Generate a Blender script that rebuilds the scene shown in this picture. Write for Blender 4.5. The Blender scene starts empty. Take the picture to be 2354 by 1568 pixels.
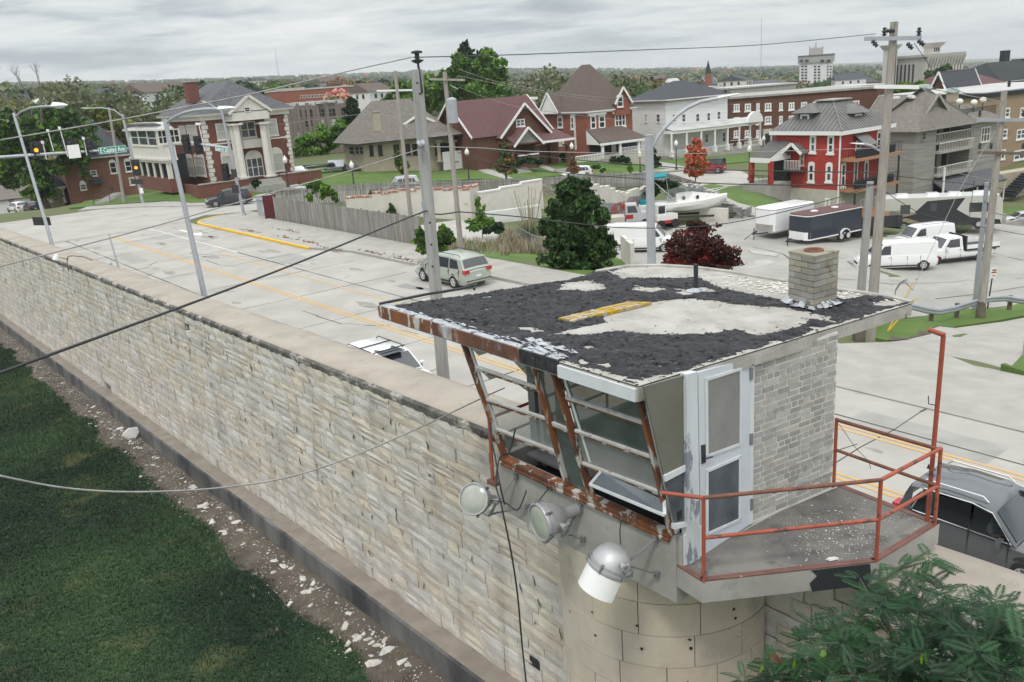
import bpy, bmesh, math, random
import numpy as np
from mathutils import Vector, Matrix, noise
R=math.radians
random.seed(7); rnd=random.random
def ru(a,b): return a+(b-a)*random.random()
SC=bpy.context.scene; COL=SC.collection
# ---------------------------------------------------------------- camera
# picture measurements below are in a 2354 x 1568 frame
IW,IH,FP=2354.0,1568.0,1952.0
PITCH,ROLL=R(16.9),R(4.2)
CAMZ=10.0
FW=Vector((0,math.cos(PITCH),-math.sin(PITCH))); _u0=Vector((0,math.sin(PITCH),math.cos(PITCH))); _r0=Vector((1,0,0))
RT=math.cos(ROLL)*_r0-math.sin(ROLL)*_u0; UPV=math.cos(ROLL)*_u0+math.sin(ROLL)*_r0
CAM=Vector((0,0,CAMZ))
cd=bpy.data.cameras.new('camera'); cam=bpy.data.objects.new('camera',cd); COL.objects.link(cam)
cam.matrix_world=Matrix(((RT.x,UPV.x,-FW.x,0),(RT.y,UPV.y,-FW.y,0),(RT.z,UPV.z,-FW.z,CAMZ),(0,0,0,1)))
cd.sensor_width=36; cd.lens=FP/IW*36; cd.clip_start=.1; cd.clip_end=12000
SC.camera=cam
SC.cycles.use_denoising=True
SC.cycles.max_bounces=6; SC.cycles.transparent_max_bounces=12; SC.cycles.volume_bounces=0
vs=SC.view_settings
vs.view_transform='Standard'; vs.look='None'; vs.gamma=1; vs.use_curve_mapping=False; vs.exposure=0.0
# ---------------------------------------------------------------- sky
SUN_EL,SUN_AZ=R(58),R(200)    # azimuth clockwise from +Y
W=bpy.data.worlds.new('World'); SC.world=W; W.use_nodes=True
nt=W.node_tree; N=nt.nodes; L=nt.links; N.clear()
def nn(t,**k):
    n=N.new(t)
    for a,b in k.items(): setattr(n,a,b)
    return n
out=nn('ShaderNodeOutputWorld'); bg=nn('ShaderNodeBackground')
sky=nn('ShaderNodeTexSky',sky_type='NISHITA',sun_disc=False,sun_elevation=SUN_EL,sun_rotation=SUN_AZ)
tc=nn('ShaderNodeTexCoord'); sx=nn('ShaderNodeSeparateXYZ'); L.new(tc.outputs['Generated'],sx.inputs[0])
mz=nn('ShaderNodeMath',operation='MAXIMUM'); L.new(sx.outputs['Z'],mz.inputs[0]); mz.inputs[1].default_value=0
az=nn('ShaderNodeMath',operation='ADD'); L.new(mz.outputs[0],az.inputs[0]); az.inputs[1].default_value=.09
dx=nn('ShaderNodeMath',operation='DIVIDE'); dy=nn('ShaderNodeMath',operation='DIVIDE')
L.new(sx.outputs['X'],dx.inputs[0]); L.new(az.outputs[0],dx.inputs[1]); L.new(sx.outputs['Y'],dy.inputs[0]); L.new(az.outputs[0],dy.inputs[1])
cx=nn('ShaderNodeCombineXYZ'); L.new(dx.outputs[0],cx.inputs[0]); L.new(dy.outputs[0],cx.inputs[1])
def wn(sc,det,rough,dist,off):
    mp=nn('ShaderNodeMapping'); mp.inputs['Location'].default_value=off; mp.inputs['Rotation'].default_value=(0,0,.35)
    mp.inputs['Scale'].default_value=(sc*.8,sc,1); L.new(cx.outputs[0],mp.inputs[0])
    n=nn('ShaderNodeTexNoise'); n.inputs['Scale'].default_value=1; n.inputs['Detail'].default_value=det; n.inputs['Roughness'].default_value=rough; n.inputs['Distortion'].default_value=dist
    L.new(mp.outputs[0],n.inputs['Vector']); return n.outputs['Fac']
n1=wn(.75,8,.55,.35,(3.1,1.7,0)); n2=wn(2.2,8,.62,.5,(7,2,0))
ad=nn('ShaderNodeMath',operation='MULTIPLY_ADD'); L.new(n2,ad.inputs[0]); ad.inputs[1].default_value=.42; L.new(n1,ad.inputs[2])
cr=nn('ShaderNodeValToRGB'); L.new(ad.outputs[0],cr.inputs[0])
e=cr.color_ramp.elements; e[0].position=.50; e[0].color=(.34,.39,.43,1); e[1].position=.84; e[1].color=(1.0,1.0,.99,1)
m=e.new(.60); m.color=(.52,.575,.61,1); m=e.new(.68); m.color=(.74,.775,.79,1)
# clearer pale band near the horizon, brighter overhead as under any overcast sky
hz=nn('ShaderNodeMapRange'); L.new(mz.outputs[0],hz.inputs['Value']); hz.inputs['From Min'].default_value=0; hz.inputs['From Max'].default_value=.12
hz.inputs['To Min'].default_value=.62; hz.inputs['To Max'].default_value=0
mh=nn('ShaderNodeMix',data_type='RGBA'); L.new(hz.outputs[0],mh.inputs['Factor']); L.new(cr.outputs[0],mh.inputs['A']); mh.inputs['B'].default_value=(.70,.76,.78,1)
ze=nn('ShaderNodeMapRange'); L.new(mz.outputs[0],ze.inputs['Value']); ze.inputs['From Min'].default_value=.15; ze.inputs['From Max'].default_value=1
ze.inputs['To Min'].default_value=1.0; ze.inputs['To Max'].default_value=2.45
mv=nn('ShaderNodeVectorMath',operation='SCALE'); L.new(mh.outputs['Result'],mv.inputs[0]); L.new(ze.outputs[0],mv.inputs['Scale'])
sk=nn('ShaderNodeVectorMath',operation='SCALE'); L.new(sky.outputs[0],sk.inputs[0]); sk.inputs['Scale'].default_value=.1
mx=nn('ShaderNodeMix',data_type='RGBA'); mx.inputs['Factor'].default_value=.93; L.new(sk.outputs[0],mx.inputs['A']); L.new(mv.outputs[0],mx.inputs['B'])
L.new(mx.outputs['Result'],bg.inputs[0]); bg.inputs[1].default_value=1.0; L.new(bg.outputs[0],out.inputs[0])
sd=bpy.data.lights.new('sun','SUN'); sd.energy=1.5; sd.angle=R(10); sd.color=(1,.955,.88)
so=bpy.data.objects.new('sun',sd); COL.objects.link(so)
_d=Vector((math.sin(SUN_AZ)*math.cos(SUN_EL),math.cos(SUN_AZ)*math.cos(SUN_EL),math.sin(SUN_EL)))
so.rotation_euler=_d.to_track_quat('Z','Y').to_euler(); so.location=(0,-20,60)
# ---------------------------------------------------------------- measuring helpers
U=Vector((-math.sin(R(38)),math.cos(R(38)),0)); V=Vector((U.y,-U.x,0)); Z=Vector((0,0,1))
def uvz(u,v,z=0): return Vector((U.x*u+V.x*v,U.y*u+V.y*v,z))
def toUV(p): return p.x*U.x+p.y*U.y, p.x*V.x+p.y*V.y
def ray(x,y): return (x-IW/2)*RT-(y-IH/2)*UPV+FP*FW
def PY(x,y,Y): d=ray(x,y); return CAM+d*(Y/d.y)
def PZ(x,y,z): d=ray(x,y); return CAM+d*((z-CAMZ)/d.z)
def PP(x,y,o,n): d=ray(x,y); return CAM+d*((o-CAM).dot(n)/d.dot(n))
def PV(x,y,v): return PP(x,y,V*v,V)
def PU(x,y,u): return PP(x,y,U*u,U)
def proj(p):
    q=p-CAM; z=q.dot(FW); return IW/2+FP*q.dot(RT)/z, IH/2-FP*q.dot(UPV)/z
def azd(a): return Vector((math.sin(R(a)),math.cos(R(a)),0))
# ---------------------------------------------------------------- terrain height
def zcop(u): return 4.1-1.45*(u-12)/58
def zled(u): return -1.0-2.5*(u-11)/59
def zyard(u,v): 
    d=max(0,7.6-v); return zled(u)-.62-.05*min(d,1.5)-.012*d
NP=[]
for uu in range(-30,104,7):
    for vv in (10,18,25,29): NP.append((uvz(uu,vv).x,uvz(uu,vv).y,0.0) if not(uu<22 and vv>25) else (uvz(uu,vv).x,uvz(uu,vv).y,-.3))
for a in [(662,440,100),(1080,420,104),(1555,392,119),(1727,412,107),(1640,395,116),(1640,395,116),(455,440,104),(700,408,112),(600,440,104),(800,385,125),(1120,385,122),
  (1290,362,132),(1380,362,133),(1690,348,145),(1500,375,131),(1880,495,94),(1790,430,98),(1700,440,95),(1640,440,93),(1470,575,64),(1340,620,50),(1260,580,54),(1160,600,49),(1560,520,78),(1600,480,84),
  (1760,535,72),(1850,558,68),(1950,552,70),(2080,632,58),(2000,614,58),(2210,610,60),(2060,512,86),(2240,548,80),(2340,518,93),(2100,455,108),(2240,475,105),(2354,470,112),
  (2000,755,35),(2354,705,42),(2253,735,38),(2354,735,37),(2150,700,43),(1750,600,58),(1620,600,58),(2290,1000,20.9),(2354,850,29),
  (75,493,135),(0,510,135),(30,512,122),(110,492,122),(150,478,128),(250,462,112),(470,472,96),(1000,440,100),(1250,430,104),(1480,412,110),(1400,470,86),(1150,480,78),(900,480,76),(1300,520,68),(1050,540,66)]:
    p=PY(*a); NP.append((p.x,p.y,p.z))
NP=np.array(NP)
HORX=lambda x:192.5-.0733*(x-1134)
COLS=[-600,0,400,700,1177,1500,1750,2000,2354,3000]
RINGS=[150,300,600,1100,2000,3600]
ROWS=[[330,290,255,235,222,210],[325,285,252,232,218,207],[330,275,240,218,204,192],[330,262,232,208,192,178],
      [325,268,225,195,172,158],[330,272,220,190,170,157],[325,275,222,185,165,153],[330,280,215,178,158,147],[330,280,205,168,148,136],[300,250,190,150,130,110]]
FT=[[10+(HORX(COLS[i])-ROWS[i][j])/2040*RINGS[j] for j in range(6)] for i in range(len(COLS))]
FT=np.array(FT); RL=np.log(np.array(RINGS,float))
def gza(x,y):
    x=np.asarray(x,float); y=np.asarray(y,float); sh=x.shape; x=x.ravel(); y=y.ravel()
    z=np.zeros_like(x); 
    for s in range(0,len(x),20000):
        X=x[s:s+20000,None]-NP[None,:,0]; Y=y[s:s+20000,None]-NP[None,:,1]
        w=1/(X*X+Y*Y+2.0)**1.9; z[s:s+20000]=(w*NP[None,:,2]).sum(1)/w.sum(1)
    r=np.maximum(np.hypot(x,y),1)
    px=1177+1952*x/np.maximum(y,r*.35)/math.cos(PITCH)
    px=np.clip(px,COLS[0],COLS[-1]); lr=np.clip(np.log(r),RL[0],RL[-1])
    ci=np.clip(np.searchsorted(COLS,px)-1,0,len(COLS)-2); c=np.array(COLS,float); tx=(px-c[ci])/(c[ci+1]-c[ci])
    ri=np.clip(np.searchsorted(RL,lr)-1,0,4); tr=(lr-RL[ri])/(RL[ri+1]-RL[ri])
    zf=(FT[ci,ri]*(1-tx)+FT[ci+1,ri]*tx)*(1-tr)+(FT[ci,ri+1]*(1-tx)+FT[ci+1,ri+1]*tx)*tr
    b=np.clip((r-150)/110,0,1); b=b*b*(3-2*b)
    z=z*(1-b)+zf*b
    u=x*U.x+y*U.y; v=x*V.x+y*V.y
    k=np.clip((26.5-v)/1.5,0,1)*np.clip((104-u)/6,0,1)*(v>5); z=z*(1-k)
    return z.reshape(sh)
def gz(x,y): return float(gza(np.array([x]),np.array([y]))[0])
_ts=np.exp(np.linspace(math.log(14),math.log(3800),900))
def PG(x,y,off=0):
    d=ray(x,y); d=d/math.hypot(d.x,d.y)
    g=gza(d.x*_ts,d.y*_ts)-(CAMZ+d.z*_ts)
    i=np.argmax(g>0)
    if g[i]<=0: i=len(_ts)-1
    if i>0:
        a=g[i]/(g[i]-g[i-1]); t=_ts[i]*(1-a)+_ts[i-1]*a
    else: t=_ts[0]
    return Vector((d.x*t,d.y*t,gz(d.x*t,d.y*t)+off))
# ---------------------------------------------------------------- materials
MC={}
def mat(name,c1,c2=None,sc=2.0,rough=.85,metal=0,bump=0,bsc=None,c3=None,p3=.62,s3=None,stretch=(1,1,1),det=6,lo=.35,hi=.65,spec=None,rand=0,alpha=None,trans=0,emit=None,detail3=8,coat=0,w3=.04,space='pos',bdist=.02,streak=0,satr=0):
    m=bpy.data.materials.new(name); m.use_nodes=True; t=m.node_tree; n=t.nodes; l=t.links; b=n['Principled BSDF']
    b.inputs['Roughness'].default_value=rough; b.inputs['Metallic'].default_value=metal
    if spec is not None: b.inputs['Specular IOR Level'].default_value=spec
    if coat: b.inputs['Coat Weight'].default_value=coat; b.inputs['Coat Roughness'].default_value=.05
    if trans: b.inputs['Transmission Weight'].default_value=trans
    if alpha is not None: b.inputs['Alpha'].default_value=alpha
    if emit: b.inputs['Emission Color'].default_value=(*emit[:3],1); b.inputs['Emission Strength'].default_value=emit[3]
    g=n.new('ShaderNodeNewGeometry') if space=='pos' else n.new('ShaderNodeTexCoord')
    mp=n.new('ShaderNodeMapping'); mp.inputs['Scale'].default_value=stretch; l.new(g.outputs['Position' if space=='pos' else 'Object'],mp.inputs[0])
    def tex(s,d=det,r=.6):
        x=n.new('ShaderNodeTexNoise'); x.inputs['Scale'].default_value=s; x.inputs['Detail'].default_value=d; x.inputs['Roughness'].default_value=r; l.new(mp.outputs[0],x.inputs['Vector']); return x.outputs['Fac']
    def ramp(f,a,b_):
        x=n.new('ShaderNodeMapRange'); l.new(f,x.inputs['Value']); x.inputs['From Min'].default_value=a; x.inputs['From Max'].default_value=b_; return x.outputs[0]
    def mix(f,a,b_):
        x=n.new('ShaderNodeMix'); x.data_type='RGBA'
        if isinstance(f,float): x.inputs['Factor'].default_value=f
        else: l.new(f,x.inputs['Factor'])
        for s,v in (('A',a),('B',b_)):
            if isinstance(v,tuple): x.inputs[s].default_value=(*v,1)
            else: l.new(v,x.inputs[s])
        return x.outputs['Result']
    c=tuple(c1)
    if c2: c=mix(ramp(tex(sc),lo,hi),c,tuple(c2))
    if rand:
        oi=n.new('ShaderNodeObjectInfo'); at=n.new('ShaderNodeAttribute'); at.attribute_name='var'
        ad=n.new('ShaderNodeMath'); ad.operation='ADD'; l.new(oi.outputs['Random'],ad.inputs[0]); l.new(at.outputs['Fac'],ad.inputs[1])
        fr=n.new('ShaderNodeMath'); fr.operation='FRACT'; l.new(ad.outputs[0],fr.inputs[0])
        v=n.new('ShaderNodeMapRange'); l.new(fr.outputs[0],v.inputs['Value']); v.inputs['To Min'].default_value=1-rand; v.inputs['To Max'].default_value=1+rand*.55
        h=n.new('ShaderNodeHueSaturation'); l.new(v.outputs[0],h.inputs['Value'])
        s2=n.new('ShaderNodeMath'); s2.operation='MULTIPLY'; l.new(fr.outputs[0],s2.inputs[0]); s2.inputs[1].default_value=7.31
        f2=n.new('ShaderNodeMath'); f2.operation='FRACT'; l.new(s2.outputs[0],f2.inputs[0])
        v2=n.new('ShaderNodeMapRange'); l.new(f2.outputs[0],v2.inputs['Value']); v2.inputs['To Min'].default_value=.35-satr; v2.inputs['To Max'].default_value=1.45+satr; l.new(v2.outputs[0],h.inputs['Saturation'])
        if isinstance(c,tuple): h.inputs['Color'].default_value=(*c,1)
        else: l.new(c,h.inputs['Color'])
        c=h.outputs[0]
    if c3: c=mix(ramp(tex(s3 or sc*.5,detail3,.65),p3,p3+w3),c,tuple(c3))
    if streak:
        m2=n.new('ShaderNodeMapping'); m2.inputs['Scale'].default_value=(1.6,1.6,.22); l.new(g.outputs['Position'],m2.inputs[0]); x=n.new('ShaderNodeTexNoise'); x.inputs['Scale'].default_value=1; x.inputs['Detail'].default_value=5; l.new(m2.outputs[0],x.inputs['Vector']); f=ramp(x.outputs['Fac'],.56,.76); y=n.new('ShaderNodeMath'); y.operation='MULTIPLY'; l.new(f,y.inputs[0]); y.inputs[1].default_value=streak; c=mix(y.outputs[0],c,(.13,.125,.12))
    if isinstance(c,tuple): b.inputs['Base Color'].default_value=(*c,1)
    else: l.new(c,b.inputs['Base Color'])
    if bump:
        bp=n.new('ShaderNodeBump'); bp.inputs['Strength'].default_value=bump; bp.inputs['Distance'].default_value=bdist; l.new(tex(bsc or sc*4,8,.65),bp.inputs['Height']); l.new(bp.outputs[0],b.inputs['Normal'])
    m['nt']=1
    MC[name]=m; return m
def leafmat(name,a,b_,c=None,sc=1.2,pc=.6):
    m=mat(name,a,b_,sc=sc,rough=.55,c3=c,p3=pc,s3=sc*.8,lo=.38,hi=.62,w3=.1,spec=.25,rand=.5,satr=-.3)
    t=m.node_tree; bs=t.nodes['Principled BSDF']; tr=t.nodes.new('ShaderNodeBsdfTranslucent'); mxs=t.nodes.new('ShaderNodeMixShader'); mxs.inputs[0].default_value=.22
    lk=bs.inputs['Base Color'].links; t.links.new(lk[0].from_socket,tr.inputs[0]); o=t.nodes['Material Output']
    t.links.new(bs.outputs[0],mxs.inputs[1]); t.links.new(tr.outputs[0],mxs.inputs[2]); t.links.new(mxs.outputs[0],o.inputs[0]); return m
# ---------------------------------------------------------------- mesh builder
class MB:
    def __init__(s): s.v=[]; s.f=[]; s.var=[]; s.cv=0.0
    def add(s,vs,fs):
        k=len(s.v); s.v+= [Vector(q) for q in vs]; s.f+=[tuple(i+k for i in f) for f in fs]; s.var+=[s.cv]*len(fs); return s
    def quad(s,a,b,c,d): return s.add([a,b,c,d],[(0,1,2,3)])
    def box(s,c,ax,ay,az_,hx,hy,hz):
        vs=[]
        for k in (-1,1):
            for i,j in ((-1,-1),(1,-1),(1,1),(-1,1)): vs.append(c+ax*(hx*i)+ay*(hy*j)+az_*(hz*k))
        return s.add(vs,[(3,2,1,0),(4,5,6,7),(0,1,5,4),(1,2,6,5),(2,3,7,6),(3,0,4,7)])
    def abox(s,x0,x1,y0,y1,z0,z1): 
        X,Y=Vector((1,0,0)),Vector((0,1,0)); return s.box(Vector(((x0+x1)/2,(y0+y1)/2,(z0+z1)/2)),X,Y,Z,(x1-x0)/2,(y1-y0)/2,(z1-z0)/2)
    def beam(s,a,b,w,h,up=None):
        d=(b-a); L_=d.length; d=d.normalized(); up=up or (Z if abs(d.z)<.95 else V)
        sd_=d.cross(up).normalized(); u2=sd_.cross(d).normalized(); return s.box((a+b)/2,d,sd_,u2,L_/2,w/2,h/2)
    def prism(s,pts,z0,z1):
        n=len(pts); a=sum(pts[i].x*pts[(i+1)%n].y-pts[(i+1)%n].x*pts[i].y for i in range(n))
        if a<0: pts=pts[::-1]
        zz0=z0 if callable(z0) else (lambda p:z0); zz1=z1 if callable(z1) else (lambda p:z1)
        vs=[Vector((p.x,p.y,zz0(p))) for p in pts]+[Vector((p.x,p.y,zz1(p))) for p in pts]
        return s.add(vs,[tuple(range(n-1,-1,-1)),tuple(range(n,2*n))]+[(i,(i+1)%n,(i+1)%n+n,i+n) for i in range(n)])
    def slab(s,poly,th):
        # polygon in 3D given thickness downwards along its normal
        n=len(poly); nm=Vector((0,0,0))
        for i in range(n): nm+=poly[i].cross(poly[(i+1)%n])
        nm.normalize(); 
        if nm.z<0: nm=-nm; poly=poly[::-1]
        vs=[p-nm*th for p in poly]+list(poly)
        return s.add(vs,[tuple(range(n-1,-1,-1)),tuple(range(n,2*n))]+[(i,(i+1)%n,(i+1)%n+n,i+n) for i in range(n)])
    def tube(s,pts,r,n=8,caps=True):
        rs=r if isinstance(r,(list,tuple)) else [r]*len(pts); vs=[]; fs=[]; prev=None
        for i,p in enumerate(pts):
            d=((pts[min(i+1,len(pts)-1)]-pts[max(i-1,0)])).normalized()
            a=prev if prev else (Z if abs(d.z)<.9 else Vector((1,0,0)))
            x=(a-d*a.dot(d)); x=x.normalized() if x.length>1e-6 else d.orthogonal().normalized(); y=d.cross(x); prev=x
            for k in range(n): t=2*math.pi*k/n; vs.append(p+(x*math.cos(t)+y*math.sin(t))*rs[i])
        for i in range(len(pts)-1):
            for k in range(n): fs.append((i*n+k,i*n+(k+1)%n,(i+1)*n+(k+1)%n,(i+1)*n+k))
        if caps: fs+= [tuple(range(n-1,-1,-1)),tuple((len(pts)-1)*n+k for k in range(n))]
        return s.add(vs,fs)
    def lathe(s,o,d,prof,n=16,a0=0,a1=2*math.pi):
        # prof: (dist along d, radius)
        d=d.normalized(); x=d.orthogonal().normalized(); 
        if abs(d.z)<.99: x=(Z-d*Z.dot(d)).normalized()
        y=d.cross(x); vs=[]; fs=[]; full=abs(a1-a0-2*math.pi)<1e-6; m=n if full else n+1
        for h,r_ in prof:
            for k in range(m): t=a0+(a1-a0)*k/n; vs.append(o+d*h+(x*math.cos(t)+y*math.sin(t))*r_)
        for i in range(len(prof)-1):
            for k in range(n): fs.append((i*m+k,i*m+(k+1)%m,(i+1)*m+(k+1)%m,(i+1)*m+k))
        return s.add(vs,fs)
    def build(s,name,m,parent=None,smooth=False,local=False,origin=None,**tags):
        me=bpy.data.meshes.new(name)
        o0=Vector((0,0,0))
        if not local:
            if parent is not None: o0=parent.get('_o') and Vector(parent['_o']) or parent.location.copy()
            elif origin is not None: o0=Vector(origin)
            elif s.v:
                xs=[v.x for v in s.v]; ys=[v.y for v in s.v]; o0=Vector(((min(xs)+max(xs))/2,(min(ys)+max(ys))/2,min(v.z for v in s.v)))
        me.from_pydata([tuple(v-o0) for v in s.v],[],s.f); me.validate(); me.update()
        ms=m if isinstance(m,(list,tuple)) else [m]
        for q in ms: me.materials.append(MC[q] if isinstance(q,str) else q)
        if any(s.var) and len(s.var)==len(me.polygons):
            at=me.attributes.new('var','FLOAT','FACE'); at.data.foreach_set('value',s.var)
        if smooth:
            me.shade_smooth() if smooth is True else me.set_sharp_from_angle(angle=R(smooth))
        o=bpy.data.objects.new(name,me); COL.objects.link(o)
        if parent is not None:
            o.parent=parent
            if local is False: o.location=(0,0,0)
            if parent.type=='MESH' and not local: pass
        else:
            if not local: o.location=o0
        o['_o']=tuple(o0) if not local else (0,0,0)
        for k,v in tags.items(): o[k]=v
        return o
def fix_o():
    for o in bpy.data.objects:
        if '_o' in o.keys(): del o['_o']
def E(name,label,cat,loc,rz=0,group=None):
    o=bpy.data.objects.new(name,None); COL.objects.link(o); o.location=loc; o.rotation_euler=(0,0,rz); o['label']=label; o['category']=cat
    if group: o['group']=group
    o.empty_display_size=.3; return o
def T(o,label,cat,group=None,kind=None):
    if label: o['label']=label
    if cat: o['category']=cat
    if group: o['group']=group
    if kind: o['kind']=kind
    return o
def ST(o,kind='structure'): o['kind']=kind; return o
def copy_tree(o,parent=None):
    c=o.copy(); COL.objects.link(c)
    if parent is not None: c.parent=parent
    for ch in [q for q in o.children]: copy_tree(ch,c)
    return c
def drape(name,pts,off,m,step=2.5,skirt=0.25,kind='structure',label=None,grid=True):
    bm=bmesh.new(); f=bm.faces.new([bm.verts.new((p.x,p.y,0)) for p in pts])
    xs=[p.x for p in pts]; ys=[p.y for p in pts]
    def cut(co,no):
        bmesh.ops.bisect_plane(bm,geom=bm.verts[:]+bm.edges[:]+bm.faces[:],plane_co=co,plane_no=no)
    x=math.floor(min(xs)/step)*step+.0137
    while x<max(xs): cut((x,0,0),(1,0,0)); x+=step
    y=math.floor(min(ys)/step)*step+.0137
    while y<max(ys): cut((0,y,0),(0,1,0)); y+=step
    bmesh.ops.recalc_face_normals(bm,faces=bm.faces[:])
    zz=gza(np.array([v.co.x for v in bm.verts]),np.array([v.co.y for v in bm.verts]))
    for v,h in zip(bm.verts,zz): v.co.z=h+off
    for f in bm.faces:
        f.normal_update()
        if f.normal.z<0: f.normal_flip()
    be=[e for e in bm.edges if e.is_boundary]
    r=bmesh.ops.extrude_edge_only(bm,edges=be)
    for v in [q for q in r['geom'] if isinstance(q,bmesh.types.BMVert)]: v.co.z-=skirt
    me=bpy.data.meshes.new(name); bm.to_mesh(me); bm.free(); me.materials.append(MC[m])
    o=bpy.data.objects.new(name,me); COL.objects.link(o)
    if kind: o['kind']=kind
    if label: o['label']=label
    return o
HAZE=0.00018
# ================================================================ materials
mat('road',(.33,.315,.288),(.41,.395,.365),sc=.4,rough=.9,bump=.25,bsc=30,c3=(.24,.235,.225),p3=.61,s3=.5,stretch=(1,1,1),w3=.12)
mat('concrete',(.31,.30,.275),(.38,.37,.34),sc=.9,rough=.9,bump=.2,bsc=20,c3=(.28,.26,.23),p3=.64,s3=.6,w3=.1)
mat('lot',(.29,.28,.26),(.37,.36,.335),sc=.35,rough=.9,bump=.3,bsc=14,c3=(.25,.245,.235),p3=.62,s3=.5,w3=.1)
mat('pale_patch',(.43,.42,.39),(.37,.36,.335),sc=1,rough=.9)
mat('crack',(.07,.065,.06),rough=1)
mat('yline',(.60,.37,.12),(.50,.34,.16),sc=1.5,rough=.7,c3=(.38,.36,.32),p3=.56,s3=2.5,w3=.12)
mat('wline',(.74,.74,.72),(.62,.62,.6),sc=2,rough=.7,c3=(.42,.42,.4),p3=.56,s3=3)
mat('dirt',(.068,.055,.044),(.13,.108,.086),sc=1.4,rough=1,bump=.5,bsc=12,c3=(.075,.06,.045),p3=.58,s3=2.2,w3=.1)
mat('yardgrass',(.012,.036,.018),(.042,.085,.032),sc=.16,rough=1,bump=.6,bsc=25,c3=(.075,.095,.04),p3=.62,s3=.8,w3=.12)
mat('blade',(.012,.038,.018),(.048,.105,.034),sc=.16,rough=.8,c3=(.15,.16,.07),p3=.565,s3=.5,w3=.15,rand=.3)
mat('lawn',(.065,.125,.022),(.105,.165,.035),sc=.3,rough=1,bump=.5,bsc=12,c3=(.15,.16,.06),p3=.6,s3=.9,w3=.15)
mat('hillground',(.085,.115,.04),(.13,.135,.06),sc=.02,rough=1,bump=.3,bsc=.5,c3=(.13,.11,.06),p3=.6,s3=.03,w3=.1)
mat('kerb_yellow',(.72,.44,.03),(.60,.38,.05),sc=2,rough=.7,c3=(.3,.27,.2),p3=.62,s3=1.5)
mat('stone',(.49,.435,.365),(.63,.585,.51),sc=1.5,rough=.9,bump=.8,bsc=7,bdist=.04,c3=(.33,.26,.18),p3=.63,s3=.55,w3=.16,rand=.11,streak=.45,satr=-.15)
mat('stone_smooth',(.47,.40,.31),(.55,.475,.38),sc=1.3,rough=.9,bump=.5,bsc=9,c3=(.38,.33,.27),p3=.58,s3=1.6,rand=.05,satr=-.45,w3=.12,streak=.25)
mat('mortar',(.11,.095,.08),(.20,.18,.155),sc=3,rough=1,bump=.4)
mat('coping',(.30,.265,.225),(.385,.345,.295),sc=.9,rough=.95,bump=.6,bsc=14,c3=(.20,.175,.15),p3=.60,s3=2.2,w3=.15)
mat('blackstain',(.045,.045,.043),(.16,.15,.135),sc=1.6,rough=1,c3=(.44,.41,.37),p3=.51,s3=1.9,w3=.14,bump=.8,bsc=14)
mat('ledge_top',(.21,.18,.15),(.28,.245,.21),sc=2,rough=.95,bump=.3,bsc=20)
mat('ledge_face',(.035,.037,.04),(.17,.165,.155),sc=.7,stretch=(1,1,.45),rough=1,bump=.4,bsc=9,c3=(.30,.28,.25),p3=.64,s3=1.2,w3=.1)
mat('conc_grey',(.29,.28,.255),(.38,.37,.345),sc=1.6,rough=.9,bump=.25,bsc=18,c3=(.24,.23,.22),p3=.58,s3=2,w3=.15)
mat('conc_edge',(.33,.315,.28),(.46,.445,.41),sc=3,rough=.9,bump=.6,bsc=25,c3=(.15,.135,.12),p3=.60,s3=5,w3=.05)
mat('deck',(.085,.08,.075),(.21,.20,.185),sc=1.1,rough=.95,bump=.6,bsc=28,c3=(.055,.052,.05),p3=.55,s3=2.3,w3=.15)
mat('tar',(.010,.010,.013),(.040,.040,.046),sc=3.5,rough=.7,bump=1.0,bsc=9,bdist=.06,c3=(.19,.19,.205),p3=.60,s3=9,w3=.12,stretch=(1,2.2,1))
mat('roofcrete',(.31,.295,.26),(.44,.43,.40),sc=2.2,rough=.95,bump=1,bsc=10,c3=(.20,.18,.155),p3=.585,s3=3.2,w3=.18)
mat('rustfascia',(.17,.07,.035),(.09,.045,.035),sc=5,rough=.85,bump=.3,c3=(.46,.48,.50),p3=.5,s3=2.6,w3=.16,stretch=(1,1,.5))
mat('rustwood',(.24,.085,.03),(.09,.045,.032),sc=5,rough=.85,bump=.5,bsc=30,c3=(.48,.47,.44),p3=.54,s3=7,w3=.04,stretch=(1,1,.3))
mat('barpaint',(.55,.55,.54),(.42,.41,.39),sc=4,rough=.8,bump=.3,bsc=30,c3=(.22,.085,.035),p3=.60,s3=5,w3=.06)
mat('whitewood',(.66,.68,.70),(.56,.58,.60),sc=4,rough=.7,bump=.2,bsc=30,c3=(.27,.22,.18),p3=.69,s3=8,w3=.03,stretch=(1,1,.4))
mat('doorpaint',(.58,.62,.66),(.52,.56,.61),sc=3,rough=.6,c3=(.30,.21,.15),p3=.72,s3=5,w3=.03)
mat('peelpaint',(.60,.63,.66),(.52,.54,.56),sc=3,rough=.7,c3=(.22,.24,.28),p3=.53,s3=3.5,w3=.03,stretch=(1,1,.4))
mat('olive',(.135,.135,.105),(.165,.165,.13),sc=2,rough=.8)
mat('railpaint',(.38,.085,.045),(.29,.068,.042),sc=5,rough=.6,bump=.3,bsc=40,c3=(.10,.05,.04),p3=.57,s3=6,w3=.04)
mat('railrust',(.12,.055,.04),(.22,.09,.055),sc=6,rough=.8,bump=.4,bsc=40,c3=(.45,.38,.33),p3=.66,s3=9,w3=.04)
mat('angle_iron',(.12,.06,.05),(.19,.09,.075),sc=4,rough=.8,c3=(.5,.36,.31),p3=.62,s3=3,w3=.05)
mat('brickgrey',(.33,.32,.295),(.41,.40,.375),sc=5,rough=.9,bump=.3,bsc=30,rand=.26)
mat('mortarpale',(.62,.61,.585),(.54,.53,.51),sc=3,rough=.95,bump=.3)
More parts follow.
